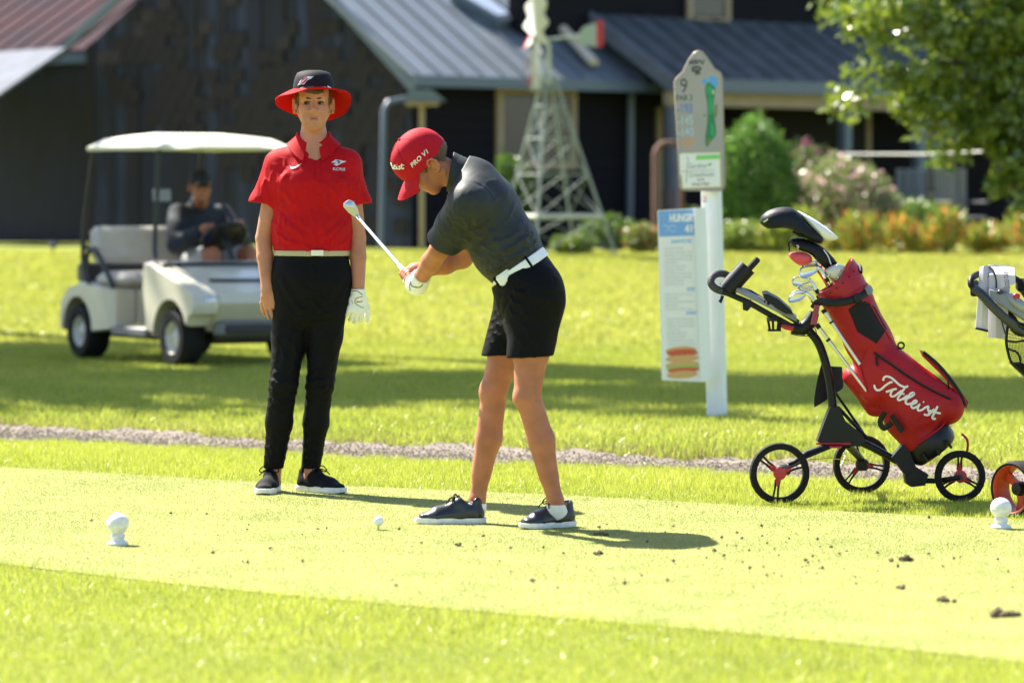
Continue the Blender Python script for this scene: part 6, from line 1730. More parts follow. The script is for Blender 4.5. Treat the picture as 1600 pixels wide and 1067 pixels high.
# ---- barn with the gable towards us
barn = empty("barn", Cc + g_ * 3.4 + V(0, 0, GZ))
tag(barn, "old barn gable of weathered grey boards and rust brown shingles behind the golf cart", "barn")
def bp2(name, mb, m, par=None, smooth=False): return mb.build(name, m, par or barn, smooth=smooth)
def ztop(t):                                      # roof line above the gable wall, t metres from the near corner
    ap = GW * .47
    return zE + (zA - zE) * t / ap if t < ap else zA - (zA - zEL) * (t - ap) / (GW - ap)
rb = random.Random(5); t = 0.0; k = 0
while t < GW - .02:
    w = min(rb.uniform(.19, .30), GW - t); a = Cc + g_ * (t + .006); c = Cc + g_ * (t + w - .006); o = q_ * rb.uniform(0, .018)
    poly = [a + o + up * GZ * .6, c + o + up * GZ * .6, c + o + up * ztop(t + w), a + o + up * ztop(t)]
    if t < GW * .47 < t + w: poly.insert(3, Cc + g_ * GW * .47 + o + up * zA)
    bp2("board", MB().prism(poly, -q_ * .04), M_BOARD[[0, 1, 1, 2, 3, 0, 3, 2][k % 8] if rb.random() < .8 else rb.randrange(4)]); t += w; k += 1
bp2("wall_backing", MB().prism([Cc - q_ * .05 + up * .3, Cc + g_ * GW - q_ * .05 + up * .3, Cc + g_ * GW - q_ * .05 + up * zEL, Cc + g_ * GW * .47 - q_ * .05 + up * zA, Cc - q_ * .05 + up * zE], -q_ * .1), M_DARK)
# rows of brown shingles left on the wall in ragged patches
shm = None; cnt = 0
for (t0, t1, z0, z1, pr) in ((.1, 3.0, 1.7, 3.6, .62), (1.2, 5.6, 2.2, 3.0, .66), (3.4, 6.6, 2.7, 4.0, .50), (.2, 2.2, .9, 1.7, .40), (2.4, 3.8, 1.6, 2.3, .55)):
    z = z0; row = 0
    while z < z1 and cnt < 290:
        t = t0 + (row % 2) * .14
        while t < t1:
            cx, cz_ = (t - t0) / (t1 - t0) - .5, (z - z0) / (z1 - z0) - .5
            if z + .17 < ztop(t) - .1 and rb.random() < pr * (1.25 - 1.5 * (cx * cx + cz_ * cz_)):
                if shm is None:
                    o = MB().box(V(0, 0, 0), (.27, .012, .20), (g_, q_, up), 0).build("shingle", M_SHINGLE, barn, smooth=False, local=True); shm = o
                else:
                    o = shm.copy(); COL.objects.link(o); o.parent = barn
                p = Cc + g_ * t + up * z + q_ * (.026 + rb.uniform(0, .006)) - np.array(barn.location); o.location = tuple(p); o.rotation_euler = (0, rb.uniform(-.05, .05), 0); cnt += 1
            t += .28
        z += .185; row += 1
ov = .32
rk = [Cc - g_ * .35 + up * (zE - .26) + q_ * ov, Cc + g_ * GW * .47 + up * (zA + .02) + q_ * ov]
bp2("rake_board", MB().prism([rk[0], rk[1], rk[1] + up * .16, rk[0] + up * .16], -q_ * .05), M_GUTTER)
rk2 = [Cc + g_ * (GW + .35) + up * (zEL - .2) + q_ * ov, Cc + g_ * GW * .47 + up * (zA + .02) + q_ * ov]
bp2("rake_board", MB().prism([rk2[0], rk2[1], rk2[1] + up * .16, rk2[0] + up * .16], -q_ * .05), M_GUTTER)
# ---- red roofed wing behind the left end of the gable, pale lean-to below it
wing = empty("barn_wing", Cc + g_ * 9 + V(0, 0, GZ)); tag(wing, "barn wing with rusty red metal roof and a pale lean-to roof under its eave", "barn")
w0 = Cc + g_ * (GW + .05) - q_ * .1; w1 = Cc + g_ * (GW + 6) - q_ * .1
MB().prism([w0 + up * .3, w1 + up * .3, w1 + up * 3.3, w0 + up * 3.3], -q_ * .12).build("wall", M_BOARD[1], wing, smooth=False)
ra, rb2 = Cc + g_ * (GW - .8) + q_ * .25 + up * 3.32 - q_ * .4, w1 + q_ * .35 + up * 3.36
run = -q_ * 4.2 + up * 2.5
wr = MB().prism([ra, rb2, rb2 + run, ra + run], up * .06).build("roof", M_ROOFRED, wing, smooth=False)
for i in range(18):
    p = ra + (rb2 - ra) * (i + .5) / 18 + up * .06; MB().prism([p, p + e_ * .03 + g_ * .03, p + run + g_ * .03, p + run], up * .03).build("roof_seam", M_ROOFRED, wr, smooth=False)
MB().prism([ra + up * -.14, rb2 + up * -.14, rb2, ra], q_ * .04).build("fascia", M_GUTTER, wing, smooth=False)
la = W(103, 80, 54.0); lb_ = W(-90, 92, 56.6); fall = q_ * 1.5 - up * .86
MB().prism([la, lb_, lb_ + fall, la + fall], up * .05).build("lean_to_roof", M_ROOFPALE, wing, smooth=False)
for s_ in (.4, 2.0): 
    pq = la + (lb_ - la) * s_ / 3.2 + fall * .92; MB().tube([V(pq[0], pq[1], .4), pq], .05, 8).build("lean_to_post", M_TAN, wing)
# ---- house: long dark wall with grey standing seam roof
house = empty("farmhouse", Cc + e_ * 3 + V(0, 0, GZ)); tag(house, "dark brown farmhouse with grey standing seam roof, tan window trim and covered porch", "house")
def hp2(name, mb, m, par=None, smooth=False): return mb.build(name, m, par or house, smooth=smooth)
LH = 4.6
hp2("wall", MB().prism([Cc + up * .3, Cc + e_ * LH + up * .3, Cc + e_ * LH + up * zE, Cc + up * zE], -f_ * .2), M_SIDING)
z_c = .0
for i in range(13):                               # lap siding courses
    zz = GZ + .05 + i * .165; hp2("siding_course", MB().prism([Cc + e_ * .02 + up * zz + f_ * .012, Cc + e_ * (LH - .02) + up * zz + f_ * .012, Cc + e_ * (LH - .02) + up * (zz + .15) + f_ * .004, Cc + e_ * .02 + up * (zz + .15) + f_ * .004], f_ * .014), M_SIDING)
ev0 = Cc - e_ * .35 + f_ * .36 + up * (zE - .05); ev1 = Cc + e_ * (LH + .1) + f_ * .36 + up * (zE - .05)
rrun = g_ * 3.6 + up * 2.35
roof = hp2("roof", MB().prism([ev0, ev1, ev1 + rrun, ev0 + rrun], up * .05), M_ROOFGREY)
for i in range(13):
    p = ev0 + (ev1 - ev0) * (i + .3) / 13 + up * .05; hp2("roof_seam", MB().prism([p, p + e_ * .035, p + e_ * .035 + rrun, p + rrun], up * .04), M_ROOFGREY, roof)
hp2("gutter", MB().prism([ev0 + up * .03, ev1 + up * .03, ev1 - up * .10, ev0 - up * .10], f_ * .09), M_GUTTER)
rn = nrm(rrun); nn_ = nrm(np.cross(e_, rn)); nn_ = nn_ if nn_[2] > 0 else -nn_
def on_roof(px, py):                              # point on the roof plane seen at a pixel
    d = W(px, py, 1.0) - V(0, 0, H); t_ = np.dot(ev0 + nn_ * .06 - V(0, 0, H), nn_) / np.dot(d, nn_); return V(0, 0, H) + d * t_
sk = [on_roof(*q) for q in ((775, 44), (800, 42), (738, -4), (702, 2))]
skl = hp2("skylight_frame", MB().prism(sk, nn_ * .14), M_GUTTER)
cs = np.mean(sk, 0) + nn_ * .145
hp2("skylight_pane", MB().prism([cs + (p + nn_ * .145 - cs) * .80 for p in sk], nn_ * .012), mat("bright_skylight", (.55, .58, .62), rough=.1, metal=.6), skl)
def window(c0, w, hgt, e, f, panes=2, trim=.11):
    fr = MB()
    for a, b, zz0, zz1 in ((-trim, 0, -trim, hgt + trim), (w, w + trim, -trim, hgt + trim)): fr.prism([c0 + e * a + up * zz0, c0 + e * b + up * zz0, c0 + e * b + up * zz1, c0 + e * a + up * zz1], f * .05)
    fr.prism([c0 - up * trim, c0 + e * w - up * trim, c0 + e * w, c0], f * .048); fr.prism([c0 + up * hgt, c0 + e * w + up * hgt, c0 + e * w + up * (hgt + trim), c0 + up * (hgt + trim)], f * .048)
    wf = hp2("window", fr, M_TAN)
    for i in range(panes):
        a, b = w * i / panes + .02, w * (i + 1) / panes - .02
        hp2("pane", MB().prism([c0 + e * a + up * .02, c0 + e * b + up * .02, c0 + e * b + up * (hgt - .02), c0 + e * a + up * (hgt - .02)], f * .02), M_GLASS, wf)
        if i: hp2("mullion", MB().prism([c0 + e * (a - .07), c0 + e * (a + .03), c0 + e * (a + .03) + up * hgt, c0 + e * (a - .07) + up * hgt], f * .04), M_GUTTER, wf)
def on_wall(px, py, off=.03):
    d = W(px, py, 1.0) - V(0, 0, H); t_ = np.dot(Cc + f_ * off - V(0, 0, H), f_) / np.dot(d, f_); return V(0, 0, H) + d * t_
a = on_wall(783, 252); b_ = on_wall(889, 252); tp = on_wall(783, 147)
window(a, float(np.dot(b_ - a, e_)), float(tp[2] - a[2]), e_, f_)
hp2("downspout", MB().tube([on_wall(642, 152, .2), on_wall(606, 160, .25) , on_wall(600, 172, .25), V(*on_wall(595, 300, .25)[:2], .6)], .036, 8), M_GUTTER, smooth=True)
hp2("downspout", MB().tube([on_wall(992, 132, .3), on_wall(986, 150, .12), on_wall(984, 340, .12)], .05, 8), M_GUTTER, smooth=True)
# ---- porch with its own roof, to the right
P0 = W(1055, 128, 52.0); P0z = P0[2]; P0 = V(P0[0], P0[1], 0); LP = 11.0
pr_ = g_ * 1.55 + up * .92
pa, pb_ = P0 + up * P0z, P0 + e_ * LP + up * P0z
proof = hp2("porch_roof", MB().prism([pa, pb_, pb_ + pr_, pa + pr_], up * .05), M_ROOFDARK)
for i in range(24):
    p = pa + (pb_ - pa) * (i + .4) / 24 + up * .05; hp2("roof_seam", MB().prism([p, p + e_ * .03, p + e_ * .03 + pr_, p + pr_], up * .03), M_ROOFDARK, proof)
hp2("porch_rake", MB().prism([pa - up * .16 - e_ * .02, pa + pr_ - up * .16 - e_ * .02, pa + pr_ + up * .08 - e_ * .02, pa + up * .08 - e_ * .02], -e_ * .05), M_ROOFPALE)
hp2("porch_gutter", MB().prism([pa + up * .05, pb_ + up * .05, pb_ - up * .13, pa - up * .13], f_ * .08), M_GUTTER)
hp2("porch_beam", MB().prism([pa - up * .32 - f_ * .1, pb_ - up * .32 - f_ * .1, pb_ - up * .13 - f_ * .1, pa - up * .13 - f_ * .1], -f_ * .12), M_TAN)
PW = P0 + g_ * 1.6
hp2("porch_wall", MB().prism([PW - e_ * 1.4 + up * .3, PW + e_ * LP + up * .3, PW + e_ * LP + up * 5.2, PW - e_ * 1.4 + up * 5.2], -f_ * .2), M_SIDING)
def on_pw(px, py, off=.03):
    d = W(px, py, 1.0) - V(0, 0, H); t_ = np.dot(PW + f_ * off - V(0, 0, H), f_) / np.dot(d, f_); return V(0, 0, H) + d * t_
for x0, x1 in ((1190, 1312), (1030, 1052), (1325, 1350)):
    q = [on_pw(x0, 168), on_pw(x1, 168), on_pw(x1, 330), on_pw(x0, 330)]
    dr = hp2("door", MB().prism(q, f_ * .03), M_DARK)
    hp2("door_trim", MB().prism([q[1] , q[1] + e_ * .10, q[2] + e_ * .10, q[2]], f_ * .06), M_TAN, dr); hp2("door_trim", MB().prism([q[0] - e_ * .10, q[0], q[3], q[3] - e_ * .10], f_ * .06), M_TAN, dr)
for s_, m_ in ((.12, M_ROOFPALE), (3.75, M_GUTTER), (5.4, M_GUTTER), (8.2, M_GUTTER)):
    p = P0 + e_ * s_ - f_ * .16; hp2("porch_post", MB().box(V(p[0], p[1], (P0z - .3 + .5) / 2), (.15, .15, P0z - .3 - .5), (e_, f_, up), .01), m_)
a = on_pw(1079, 27); b_ = on_pw(1131, 27); window(a, float(np.dot(b_ - a, e_)), .9, e_, f_, 1, .10)
a = on_pw(1440, 300); b_ = on_pw(1480, 300); window(a, float(np.dot(b_ - a, e_)), 1.0, e_, f_, 2, .10)
# gable roof end of the upper storey, lit by the sun
ug = W(828, -6, 55.5); uh = W(940, 14, 56.3)
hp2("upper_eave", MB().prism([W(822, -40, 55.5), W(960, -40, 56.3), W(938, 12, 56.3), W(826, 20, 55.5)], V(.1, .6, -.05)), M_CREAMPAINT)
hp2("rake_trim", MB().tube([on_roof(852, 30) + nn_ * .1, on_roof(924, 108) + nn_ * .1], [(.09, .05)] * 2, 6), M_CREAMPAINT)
hp2("foundation_step", MB().box(P0 + e_ * 3 + f_ * .2 + up * .55, (5.5, .6, .35), (e_, f_, up), .02), M_GUTTER)
# bird feeder in front of the corner of the house
bf = W(658, 390, 48.5); bfb = V(bf[0], bf[1], gz(bf[0], bf[1]))
fd = empty("bird_feeder", bfb); tag(fd, "tan roofed bird feeder on a post by the corner of the dark house", "bird feeder")
ft = W(660, 165, 48.5)
MB().box((bfb + ft) / 2, (.07, .07, ft[2] - bfb[2]), None, .005).build("post", M_TAN, fd, smooth=False)
MB().box(ft + V(0, 0, .02), (.42, .34, .05), None, .01).build("tray", M_TAN, fd, smooth=False)
MB().prism([ft + V(-.30, -.2, .05), ft + V(.30, -.2, .05), ft + V(.12, -.2, .20), ft + V(-.12, -.2, .20)], (0, .4, 0)).build("roof", M_GUTTER, fd, smooth=False)
# garden windmill
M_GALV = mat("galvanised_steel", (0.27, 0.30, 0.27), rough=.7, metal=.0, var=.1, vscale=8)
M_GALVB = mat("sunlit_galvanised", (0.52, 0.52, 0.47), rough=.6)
M_REDP = mat("red_paint", (.48, .02, .03), rough=.5)
dm = 45.0; wmb = W(868, 394, dm); wmb[2] = gz(wmb[0], wmb[1])
wm = empty("garden_windmill", wmb); tag(wm, "galvanised lattice garden windmill with red tipped vane in front of the window", "windmill")
apex = W(857, 118, dm); hw = .54
feet = [wmb + V(sx * hw * math.cos(.5) - sy * hw * math.sin(.5) * .9, sx * hw * math.sin(.5) + sy * hw * math.cos(.5) * .9, 0) for sx, sy in ((-1, -1), (1, -1), (1, 1), (-1, 1))]
tops = [apex + (p - wmb) * .09 for p in feet]
def wp(name, mb, m, par=None): return mb.build(name, m, par or wm)
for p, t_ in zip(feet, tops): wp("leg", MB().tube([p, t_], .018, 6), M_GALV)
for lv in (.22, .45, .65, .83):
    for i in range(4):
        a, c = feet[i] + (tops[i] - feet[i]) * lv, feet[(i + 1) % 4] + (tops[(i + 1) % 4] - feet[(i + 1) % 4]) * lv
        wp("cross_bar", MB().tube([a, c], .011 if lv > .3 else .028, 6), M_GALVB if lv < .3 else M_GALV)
lvs = (.0, .22, .45, .65, .83)
for j in range(4):
    for i in range(4):
        P_ = lambda q, l: feet[q] + (tops[q] - feet[q]) * l
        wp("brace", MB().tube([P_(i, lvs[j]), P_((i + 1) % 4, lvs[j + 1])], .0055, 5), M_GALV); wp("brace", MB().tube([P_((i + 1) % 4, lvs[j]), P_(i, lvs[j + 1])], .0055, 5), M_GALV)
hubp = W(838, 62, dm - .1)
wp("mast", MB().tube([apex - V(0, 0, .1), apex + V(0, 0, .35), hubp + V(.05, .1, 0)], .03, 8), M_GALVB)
wax2 = nrm(V(-.985, -.17, 0)); wu, wv, _ = basis(wax2)
wp("hub", MB().lathe([(.0001, .06), (.06, .05), (.07, 0), (.05, -.1), (.0001, -.1)], hubp, wax2, 14), M_GALV)
for i in range(14):
    a = 2 * math.pi * i / 14; rd_ = wu * math.cos(a) + wv * math.sin(a); td_ = -wu * math.sin(a) + wv * math.cos(a)
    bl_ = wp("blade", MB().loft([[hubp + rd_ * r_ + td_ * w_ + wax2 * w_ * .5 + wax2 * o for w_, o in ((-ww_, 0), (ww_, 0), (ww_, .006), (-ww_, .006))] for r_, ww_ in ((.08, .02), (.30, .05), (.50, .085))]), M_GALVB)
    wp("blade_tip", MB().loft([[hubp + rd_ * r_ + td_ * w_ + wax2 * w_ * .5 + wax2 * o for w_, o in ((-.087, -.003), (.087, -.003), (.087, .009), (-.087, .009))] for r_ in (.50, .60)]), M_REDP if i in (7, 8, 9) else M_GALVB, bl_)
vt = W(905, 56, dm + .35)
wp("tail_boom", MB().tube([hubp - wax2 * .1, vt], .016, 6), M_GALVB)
vn = wp("tail_vane", MB().prism([W(898, 62, dm + .35), W(912, 42, dm + .4), W(932, 36, dm + .45), W(932, 74, dm + .45), W(908, 70, dm + .4)], V(.005, .012, 0)), mat("pale_green_vane", (.34, .40, .34), rough=.6))
wp("vane_stripe", MB().prism([W(932, 34, dm + .45), W(942, 32, dm + .46), W(942, 73, dm + .46), W(932, 75, dm + .45)], V(.005, .014, 0)), M_REDP, vn)
# ------------------------------------------------------------ trees, shrubs, flowers
M_LEAF = attr_mat("leaf", rough=0.32, transl=0.42, spec=0.6)
M_BARK = mat("bark", (0.075, 0.058, 0.045), rough=.95, col2=(0.035, 0.028, 0.022), vscale=9, bump=.8, bscale=20, stretch=(1, 1, .25))
M_BARKP = mat("pale_bark", (0.26, 0.23, 0.19), rough=.9, col2=(0.14, 0.12, 0.10), vscale=8, bump=.5, bscale=20)
M_LEAF_GLOSS = attr_mat("glossy_leaf", rough=0.20, transl=0.36, spec=0.9)
def leaves(name, P, size, tint, parent, seed=0, droop=0.0, narrow=.5, upright=0.0, lm=None):
    """one leaf-shaped quad per point"""
    rg = np.random.default_rng(seed); n = len(P)
    d = rg.normal(size=(n, 3)); d[:, 2] = d[:, 2] * .7 - droop + upright; d /= np.linalg.norm(d, axis=1, keepdims=True)
    s = rg.normal(size=(n, 3)); s = np.cross(d, s); s /= np.linalg.norm(s, axis=1, keepdims=True)
    nn = np.cross(d, s); L = size * rg.uniform(.7, 1.3, (n, 1)); w = L * narrow
    v = np.stack([P, P + d * L * .5 + s * w * .5 + nn * L * .08, P + d * L, P + d * L * .5 - s * w * .5 + nn * L * .08], 1).reshape(-1, 3)
    f = np.arange(4 * n, dtype=np.int32).reshape(n, 4)
    o = mesh_obj(name, v, f, lm or M_LEAF, parent, fast=True, smooth=False)
    at = o.data.attributes.new("tint", 'FLOAT_COLOR', 'POINT'); c = np.ones((n, 4, 4), np.float32); c[:, :, :3] = tint[:, None, :]
    at.data.foreach_set("color", c.ravel()); return o
def ltint(n, c0, c1, seed, extra=None, pe=0.0):
    rg = np.random.default_rng(seed); t = np.clip(rg.normal(.5, .3, (n, 1)), 0, 1); c = np.array(c0) * (1 - t) + np.array(c1) * t
    if extra is not None:
        k = rg.uniform(0, 1, n) < pe; c[k] = np.array(extra) * rg.uniform(.7, 1.2, (k.sum(), 1))
    return c.astype(np.float32)
def clump_pts(centres, radii, per, seed, flat=.8):
    rg = np.random.default_rng(seed); out = []
    for c, r in zip(centres, radii):
        q = rg.normal(size=(per, 3)); q /= np.linalg.norm(q, axis=1, keepdims=True); q *= (rg.uniform(0, 1, (per, 1)) ** .45) * r; q[:, 2] *= flat; out.append(np.asarray(c) + q)
    return np.concatenate(out)
def tree(x, y, hgt, crown_c, crown_r, n_cl, per, leaf, label, seed, bark=M_BARK, tints_=((.035, .085, .010), (.10, .17, .018)), tr=.22, group=None, droop=.2, zlow=None):
    rg = np.random.default_rng(seed); b0 = V(x, y, gz(x, y)); r = empty("tree", b0)
    tag(r, label, "tree", group)
    top = V(crown_c[0], crown_c[1], crown_c[2] + crown_r[2] * .5)
    tp = catmull([b0 - V(0, 0, .15), b0 * .7 + top * .3 + V(.1, .05, 0), b0 * .4 + top * .6 - V(.08, .1, 0), top], 5); m = len(tp)
    MB().tube(tp, [tr * (1 - .85 * i / (m - 1)) + (tr * .4 if i == 0 else 0) for i in range(m)], 10).build("trunk", bark, r)
    cen, rad = [], []
    for i in range(n_cl):
        q = rg.normal(size=3); q /= np.linalg.norm(q); q *= rg.uniform(.35, 1.0) ** .6
        cen.append(np.array(crown_c) + q * np.array(crown_r)); rad.append(rg.uniform(.16, .30) * np.mean(crown_r))
    for c in cen[::max(1, n_cl // 16)]:
        i = rg.integers(m // 2, m - 1); s0 = tp[i]
        MB().tube(catmull([s0, (s0 + c) / 2 + V(0, 0, .25), c], 4), [tr * .35 * (1 - .09 * j) for j in range(9)], 6).build("limb", bark, r)
    P = clump_pts(cen, rad, per, seed + 1)
    if zlow is not None: P = P[P[:, 2] > zlow]
    leaves("crown", P, leaf, ltint(len(P), *tints_, seed + 2), r, seed + 3, droop)
    return r
# tall shade trees beside the barn, throwing their shade over the lawn
tree(-8.8, 31.9, 12, (-8.8, 31.9, 9.2), (2.9, 2.9, 2.3), 60, 170, .26, "broad shade tree with low crown standing on the lawn beside the golf cart", 31)
tree(-7.8, 34.3, 17, (-7.6, 34.3, 14.4), (2.5, 2.6, 1.7), 55, 170, .26, "tall shade tree with high small crown between two other shade trees", 32)
tree(-7.6, 37.3, 22, (-7.1, 37.1, 19.2), (2.7, 2.6, 1.6), 55, 170, .26, "tallest shade tree, standing nearest the barn wing", 33)
tree(-12.0, 37.3, 14, (-11.8, 37.3, 10.5), (3.0, 3.0, 2.6), 60, 170, .28, "wide shade tree set back from the lawn towards the barn wing", 34)
# tree reaching in from the right
rgt = np.random.default_rng(77)
x0, y0 = (1622 - 800) * 38 / F, 38.0
rt_ = empty("tree", V(x0, y0, gz(x0, y0))); tag(rt_, "leafy tree with drooping sunlit branches in front of the porch", "tree")
tk = catmull([V(x0, y0, gz(x0, y0) - .1), V(x0 + .05, y0, 1.6), V(x0 + .2, y0 + .1, 3.0), V(x0 + .3, y0 + .1, 5.0)], 5)
MB().tube(tk, [.15 - .006 * i for i in range(len(tk))], 10).build("trunk", M_BARKP, rt_)
cen, rad = [], []
def spray(pts, n, spread):
    c = catmull([W(px, py, 38 + dd) for px, py, dd in pts], n)
    MB().tube(c, [.03 * (1 - .8 * i / len(c)) + .004 for i in range(len(c))], 6).build("limb", M_BARK, rt_)
    for p in c[2:]:
        cen.append(p + rgt.normal(0, spread * .5, 3)); rad.append(spread * rgt.uniform(.6, 1.15))
spray([(1625, 60, 0), (1540, 40, -.5), (1450, 30, -.6), (1345, 30, -.8)], 6, .34)
spray([(1625, 90, 0), (1540, 100, -.3), (1450, 100, -.4), (1365, 125, -.6)], 6, .30)
spray([(1625, 60, 0), (1560, 110, .3), (1480, 150, .3), (1420, 165, .3)], 6, .26)
spray([(1625, 100, 0), (1580, 150, -.4), (1530, 190, -.5), (1525, 235, -.5)], 6, .22)
spray([(1625, -10, 0), (1540, -20, 0), (1430, -10, .2), (1350, -10, .3)], 6, .40)
spray([(1630, 120, 0), (1610, 190, -.3), (1590, 240, -.4), (1588, 310, -.4)], 6, .18)
spray([(1640, -40, 0), (1560, -60, .6), (1470, -70, .8), (1390, -60, .9)], 6, .45)
spray([(1630, 20, 0), (1580, 60, .9), (1540, 80, 1.1), (1490, 60, 1.2)], 6, .38)
spray([(1640, 0, 0), (1700, -20, .2), (1780, 20, .3), (1840, 80, .2)], 6, .45)
spray([(1640, -60, 0), (1680, -120, -.4), (1720, -160, -.5), (1800, -140, -.6)], 6, .5)
spray([(1640, -80, 0), (1560, -150, -.3), (1480, -180, -.2), (1420, -160, -.1)], 6, .5)
P = clump_pts(cen, rad, 95, 5)
leaves("crown", P, .105, ltint(len(P), (.055, .12, .014), (.27, .32, .04), 6), rt_, 8, .35, .62, lm=M_LEAF_GLOSS)

# shrubs
def shrub(name, label, cat, px, py, d, w, h, n, leaf, t0, t1, seed, extra=None, pe=0., narrow=.5, upright=.3, group=None, shell=.5, core=True):
    b0 = W(px, py, d); b0[2] = gz(b0[0], b0[1]); r = empty(name, b0); tag(r, label, cat, group); rg = np.random.default_rng(seed)
    q = rg.normal(size=(n, 3)); q /= np.linalg.norm(q, axis=1, keepdims=True); lump = 1 + .10 * np.sin(5 * q[:, 0] + 4 * q[:, 2] + seed) + .07 * np.sin(9 * q[:, 1] - 7 * q[:, 2])
    q *= ((shell + (1 - shell) * rg.uniform(0, 1, n) ** .5) * lump)[:, None]
    P = b0 + V(0, 0, h * .5) + q * V(w / 2, w / 2, h * .52); P = P[P[:, 2] > b0[2]]
    leaves("foliage", P, leaf, ltint(len(P), t0, t1, seed + 1, extra, pe), r, seed + 2, 0, narrow, upright)
    for i in range(3 if core else 1):
        a = 2.1 * i; MB().tube([b0 - V(0, 0, .05), b0 + V(.12 * w * math.cos(a), .12 * w * math.sin(a), h * .35), b0 + V(.25 * w * math.cos(a), .25 * w * math.sin(a), h * .75)], [.03, .02, .008], 6).build("stem", M_BARK, r)
    return r
shrub("round_shrub", "dense rounded dark green evergreen shrub behind the hole sign", "shrub", 1172, 372, 47.0, 1.06, 1.55, 9000, .085, (.05, .14, .022), (.17, .30, .05), 41, upright=.9, narrow=.35, shell=.7)
shrub("flowering_shrub", "large flowering shrub speckled with pale pink blooms by the porch", "shrub", 1312, 376, 47.5, 1.50, 1.12, 5200, .085, (.11, .17, .04), (.26, .29, .10), 42, (.60, .38, .40), .24, narrow=.6)
shrub("leafy_shrub", "low leafy shrub growing between the flowering shrub and the tree trunk", "shrub", 1440, 378, 47.0, 1.0, .62, 2600, .08, (.06, .13, .02), (.17, .24, .04), 43)
shrub("leafy_shrub", "bright green shrub growing under the house window behind the windmill", "shrub", 800, 388, 49.0, .55, 1.20, 2600, .08, (.03, .09, .012), (.10, .18, .02), 44)
shrub("leafy_shrub", "low pale green clump at the foot of the round evergreen shrub", "shrub", 1165, 398, 45.5, .75, .36, 2200, .07, (.12, .19, .03), (.26, .32, .06), 45)
shrub("leafy_shrub", "low green clump growing inside the legs of the windmill", "shrub", 895, 396, 45.3, .50, .24, 1300, .06, (.10, .17, .03), (.24, .30, .06), 46)
shrub("flowering_plant", "small plant with one red bloom cluster beside the menu board", "plant", 1003, 397, 45.6, .46, .36, 1200, .055, (.10, .16, .03), (.24, .28, .06), 47, (.55, .04, .08), .10)
shrub("leafy_shrub", "dark green clump against the house wall beside the windmill", "shrub", 955, 392, 47.5, .75, .42, 1800, .07, (.04, .09, .015), (.12, .19, .03), 48)
shrub("leafy_shrub", "grey green bush at the base of the porch beside the rusty arch", "shrub", 1085, 384, 48.0, .6, .50, 1500, .07, (.05, .09, .02), (.13, .17, .05), 49)
shrub("flowering_shrub", "magenta flowered bush rising above the pale pink shrub", "shrub", 1268, 372, 49.0, .75, 1.38, 2200, .08, (.06, .11, .03), (.15, .18, .05), 50, (.42, .05, .25), .12)
fx = [1215, 1262, 1310, 1352, 1394, 1436, 1478, 1520, 1562, 1604, 1646]
words_ = ["orange lily clump at the evergreen shrub end of the flower bed", "orange lily clump second from the evergreen shrub in the bed", "orange lily clump third from the evergreen shrub in the bed", "orange lily clump fourth from the evergreen shrub in the bed",
          "orange lily clump fifth from the evergreen shrub in the bed", "orange lily clump sixth from the evergreen shrub in the bed", "orange lily clump seventh from the evergreen shrub in the bed", "orange lily clump eighth from the evergreen shrub in the bed",
          "orange lily clump ninth from the evergreen shrub in the bed", "orange lily clump by the tree trunk in the bed", "orange lily clump beyond the tree trunk in the bed"]
for i, (x, lb) in enumerate(zip(fx, words_)):
    shrub("lily_clump", lb, "flower", x + 9 * math.sin(3.7 * i), 391, 45.0 + .35 * (i % 3), .50 + .1 * math.sin(5.1 * i), .34 + .16 * math.sin(2.3 * i), 420, .17, (.14, .21, .03), (.30, .33, .05), 60 + i, (.62, .26, .05), .04 if i < 2 else .24, narrow=.16, upright=1.4, group="orange lilies along the flower bed", core=False)
# trees behind the house so that no bare horizon shows beside it
for i, (x, y, h_, w_) in enumerate(((9.5, 66, 9, 4.0), (15, 63, 10, 4.2), (20, 70, 12, 4.5), (4, 70, 11, 4), (-13, 66, 11, 4.5), (-19, 60, 11, 4.5))):
    tree(x, y, h_, (x, y, h_ * .56), (w_ * .75, w_ * .6, h_ * .46), 60, 70, .42, ("dark tree behind the house, first from the porch end", "dark tree behind the house, second from the porch end", "tallest dark tree behind the porch end of the house", "dark tree rising straight behind the farmhouse roof", "dark tree behind the barn wing", "dark tree furthest along behind the barn wing")[i], 90 + i, tints_=((.02, .05, .008), (.055, .10, .014)))
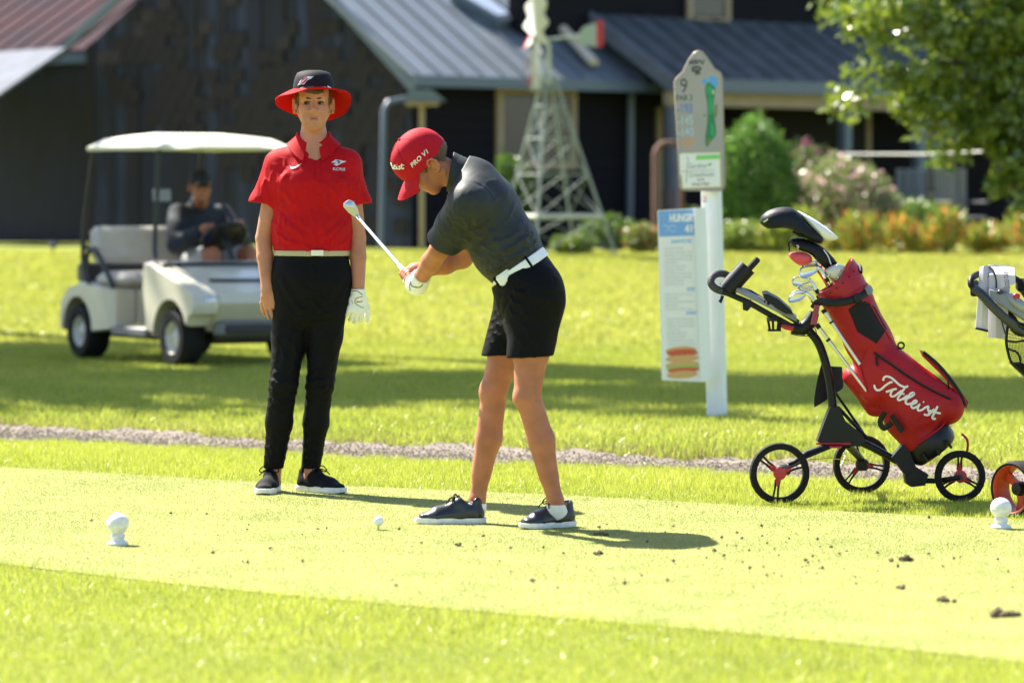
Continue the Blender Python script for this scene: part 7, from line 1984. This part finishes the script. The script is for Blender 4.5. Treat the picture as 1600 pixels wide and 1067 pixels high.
# rusty arch, line, gazing ball
M_RUST = mat("rusty_iron", (0.17, 0.085, 0.06), rough=.8, var=.3, vscale=20)
ab = W(1045, 388, 47.8); ab[2] = gz(ab[0], ab[1]); ar_ = empty("garden_arch", ab); tag(ar_, "rusty iron garden arch beside the porch post", "arch")
zt_ = W(1045, 222, 47.8)[2]
for o in (0, .28):
    pts = [ab + V(-.17, o, 0), ab + V(-.17, o, zt_ - ab[2] - .17)] + [ab + V(-.17 * math.cos(a), o, zt_ - ab[2] - .17 + .17 * math.sin(a)) for a in np.linspace(.2, math.pi - .2, 7)] + [ab + V(.17, o, zt_ - ab[2] - .17), ab + V(.17, o, 0)]
    MB().tube(pts, .028, 8).build("hoop", M_RUST, ar_)
for i in range(5):
    z_ = .15 + .22 * i
    for s_ in (-1, 1): MB().tube([ab + V(s_ * .17, 0, z_), ab + V(s_ * .17, .28, z_)], .012, 6).build("rung", M_RUST, ar_)
for s_ in (-.08, 0, .08): MB().tube([ab + V(s_, .14, 0), ab + V(s_, .14, .75)], .012, 6).build("bar", M_RUST, ar_)
la_, lb2 = W(1300, 241, 49.5), W(1640, 232, 38.2)
ln = MB().tube([la_, (la_ + lb2) / 2 - V(0, 0, .03), lb2], .012, 6).build("washing_line", mat("pale_rope", (.5, .5, .46), rough=.8), origin=la_); tag(ln, "pale line strung from the porch to the tree trunk", "line")
gbb = W(83, 394, 44.5); gbb[2] = gz(gbb[0], gbb[1]); gb_ = empty("gazing_ball", gbb); tag(gb_, "small shiny dark garden ball on a short stake at the lawn edge", "garden ball")
bc = W(83, 383, 44.5)
MB().sphere(bc, .045, 18, 12).build("ball", mat("dark_mirror", (.10, .11, .14), rough=.08, metal=.9), gb_); MB().tube([gbb - V(0, 0, .05), bc], .008, 6).build("stake", M_FRAME, gb_)
# garden chair in the shade of the porch
for k_, (px, lb) in enumerate(((1440, "blue grey garden chair on the porch beside the tree"), (1500, "pale garden chair at the porch end behind the lilies"))):
    cb_ = W(px, 372, 48.6); cb_[2] = gz(cb_[0], cb_[1]); ch = empty("garden_chair", cb_, .4); tag(ch, lb, "chair")
    mm = mat("chair_paint_%d" % k_, ((.07, .09, .12), (.13, .13, .14))[k_], rough=.6)
    MB().box(V(0, 0, .40), (.50, .48, .04), None, .01).build("seat", mm, ch, local=True)
    for i in range(4): MB().box(V(-.18 + .12 * i, .24, .72), (.09, .02, .60), None, .004).build("back_slat", mm, ch, local=True)
    for sx in (-1, 1):
        for sy in (-1, 1): MB().box(V(sx * .22, sy * .21, .19), (.05, .05, .38), None, .004).build("leg", mm, ch, local=True)
        MB().box(V(sx * .25, 0, .60), (.07, .50, .03), None, .004).build("armrest", mm, ch, local=True)
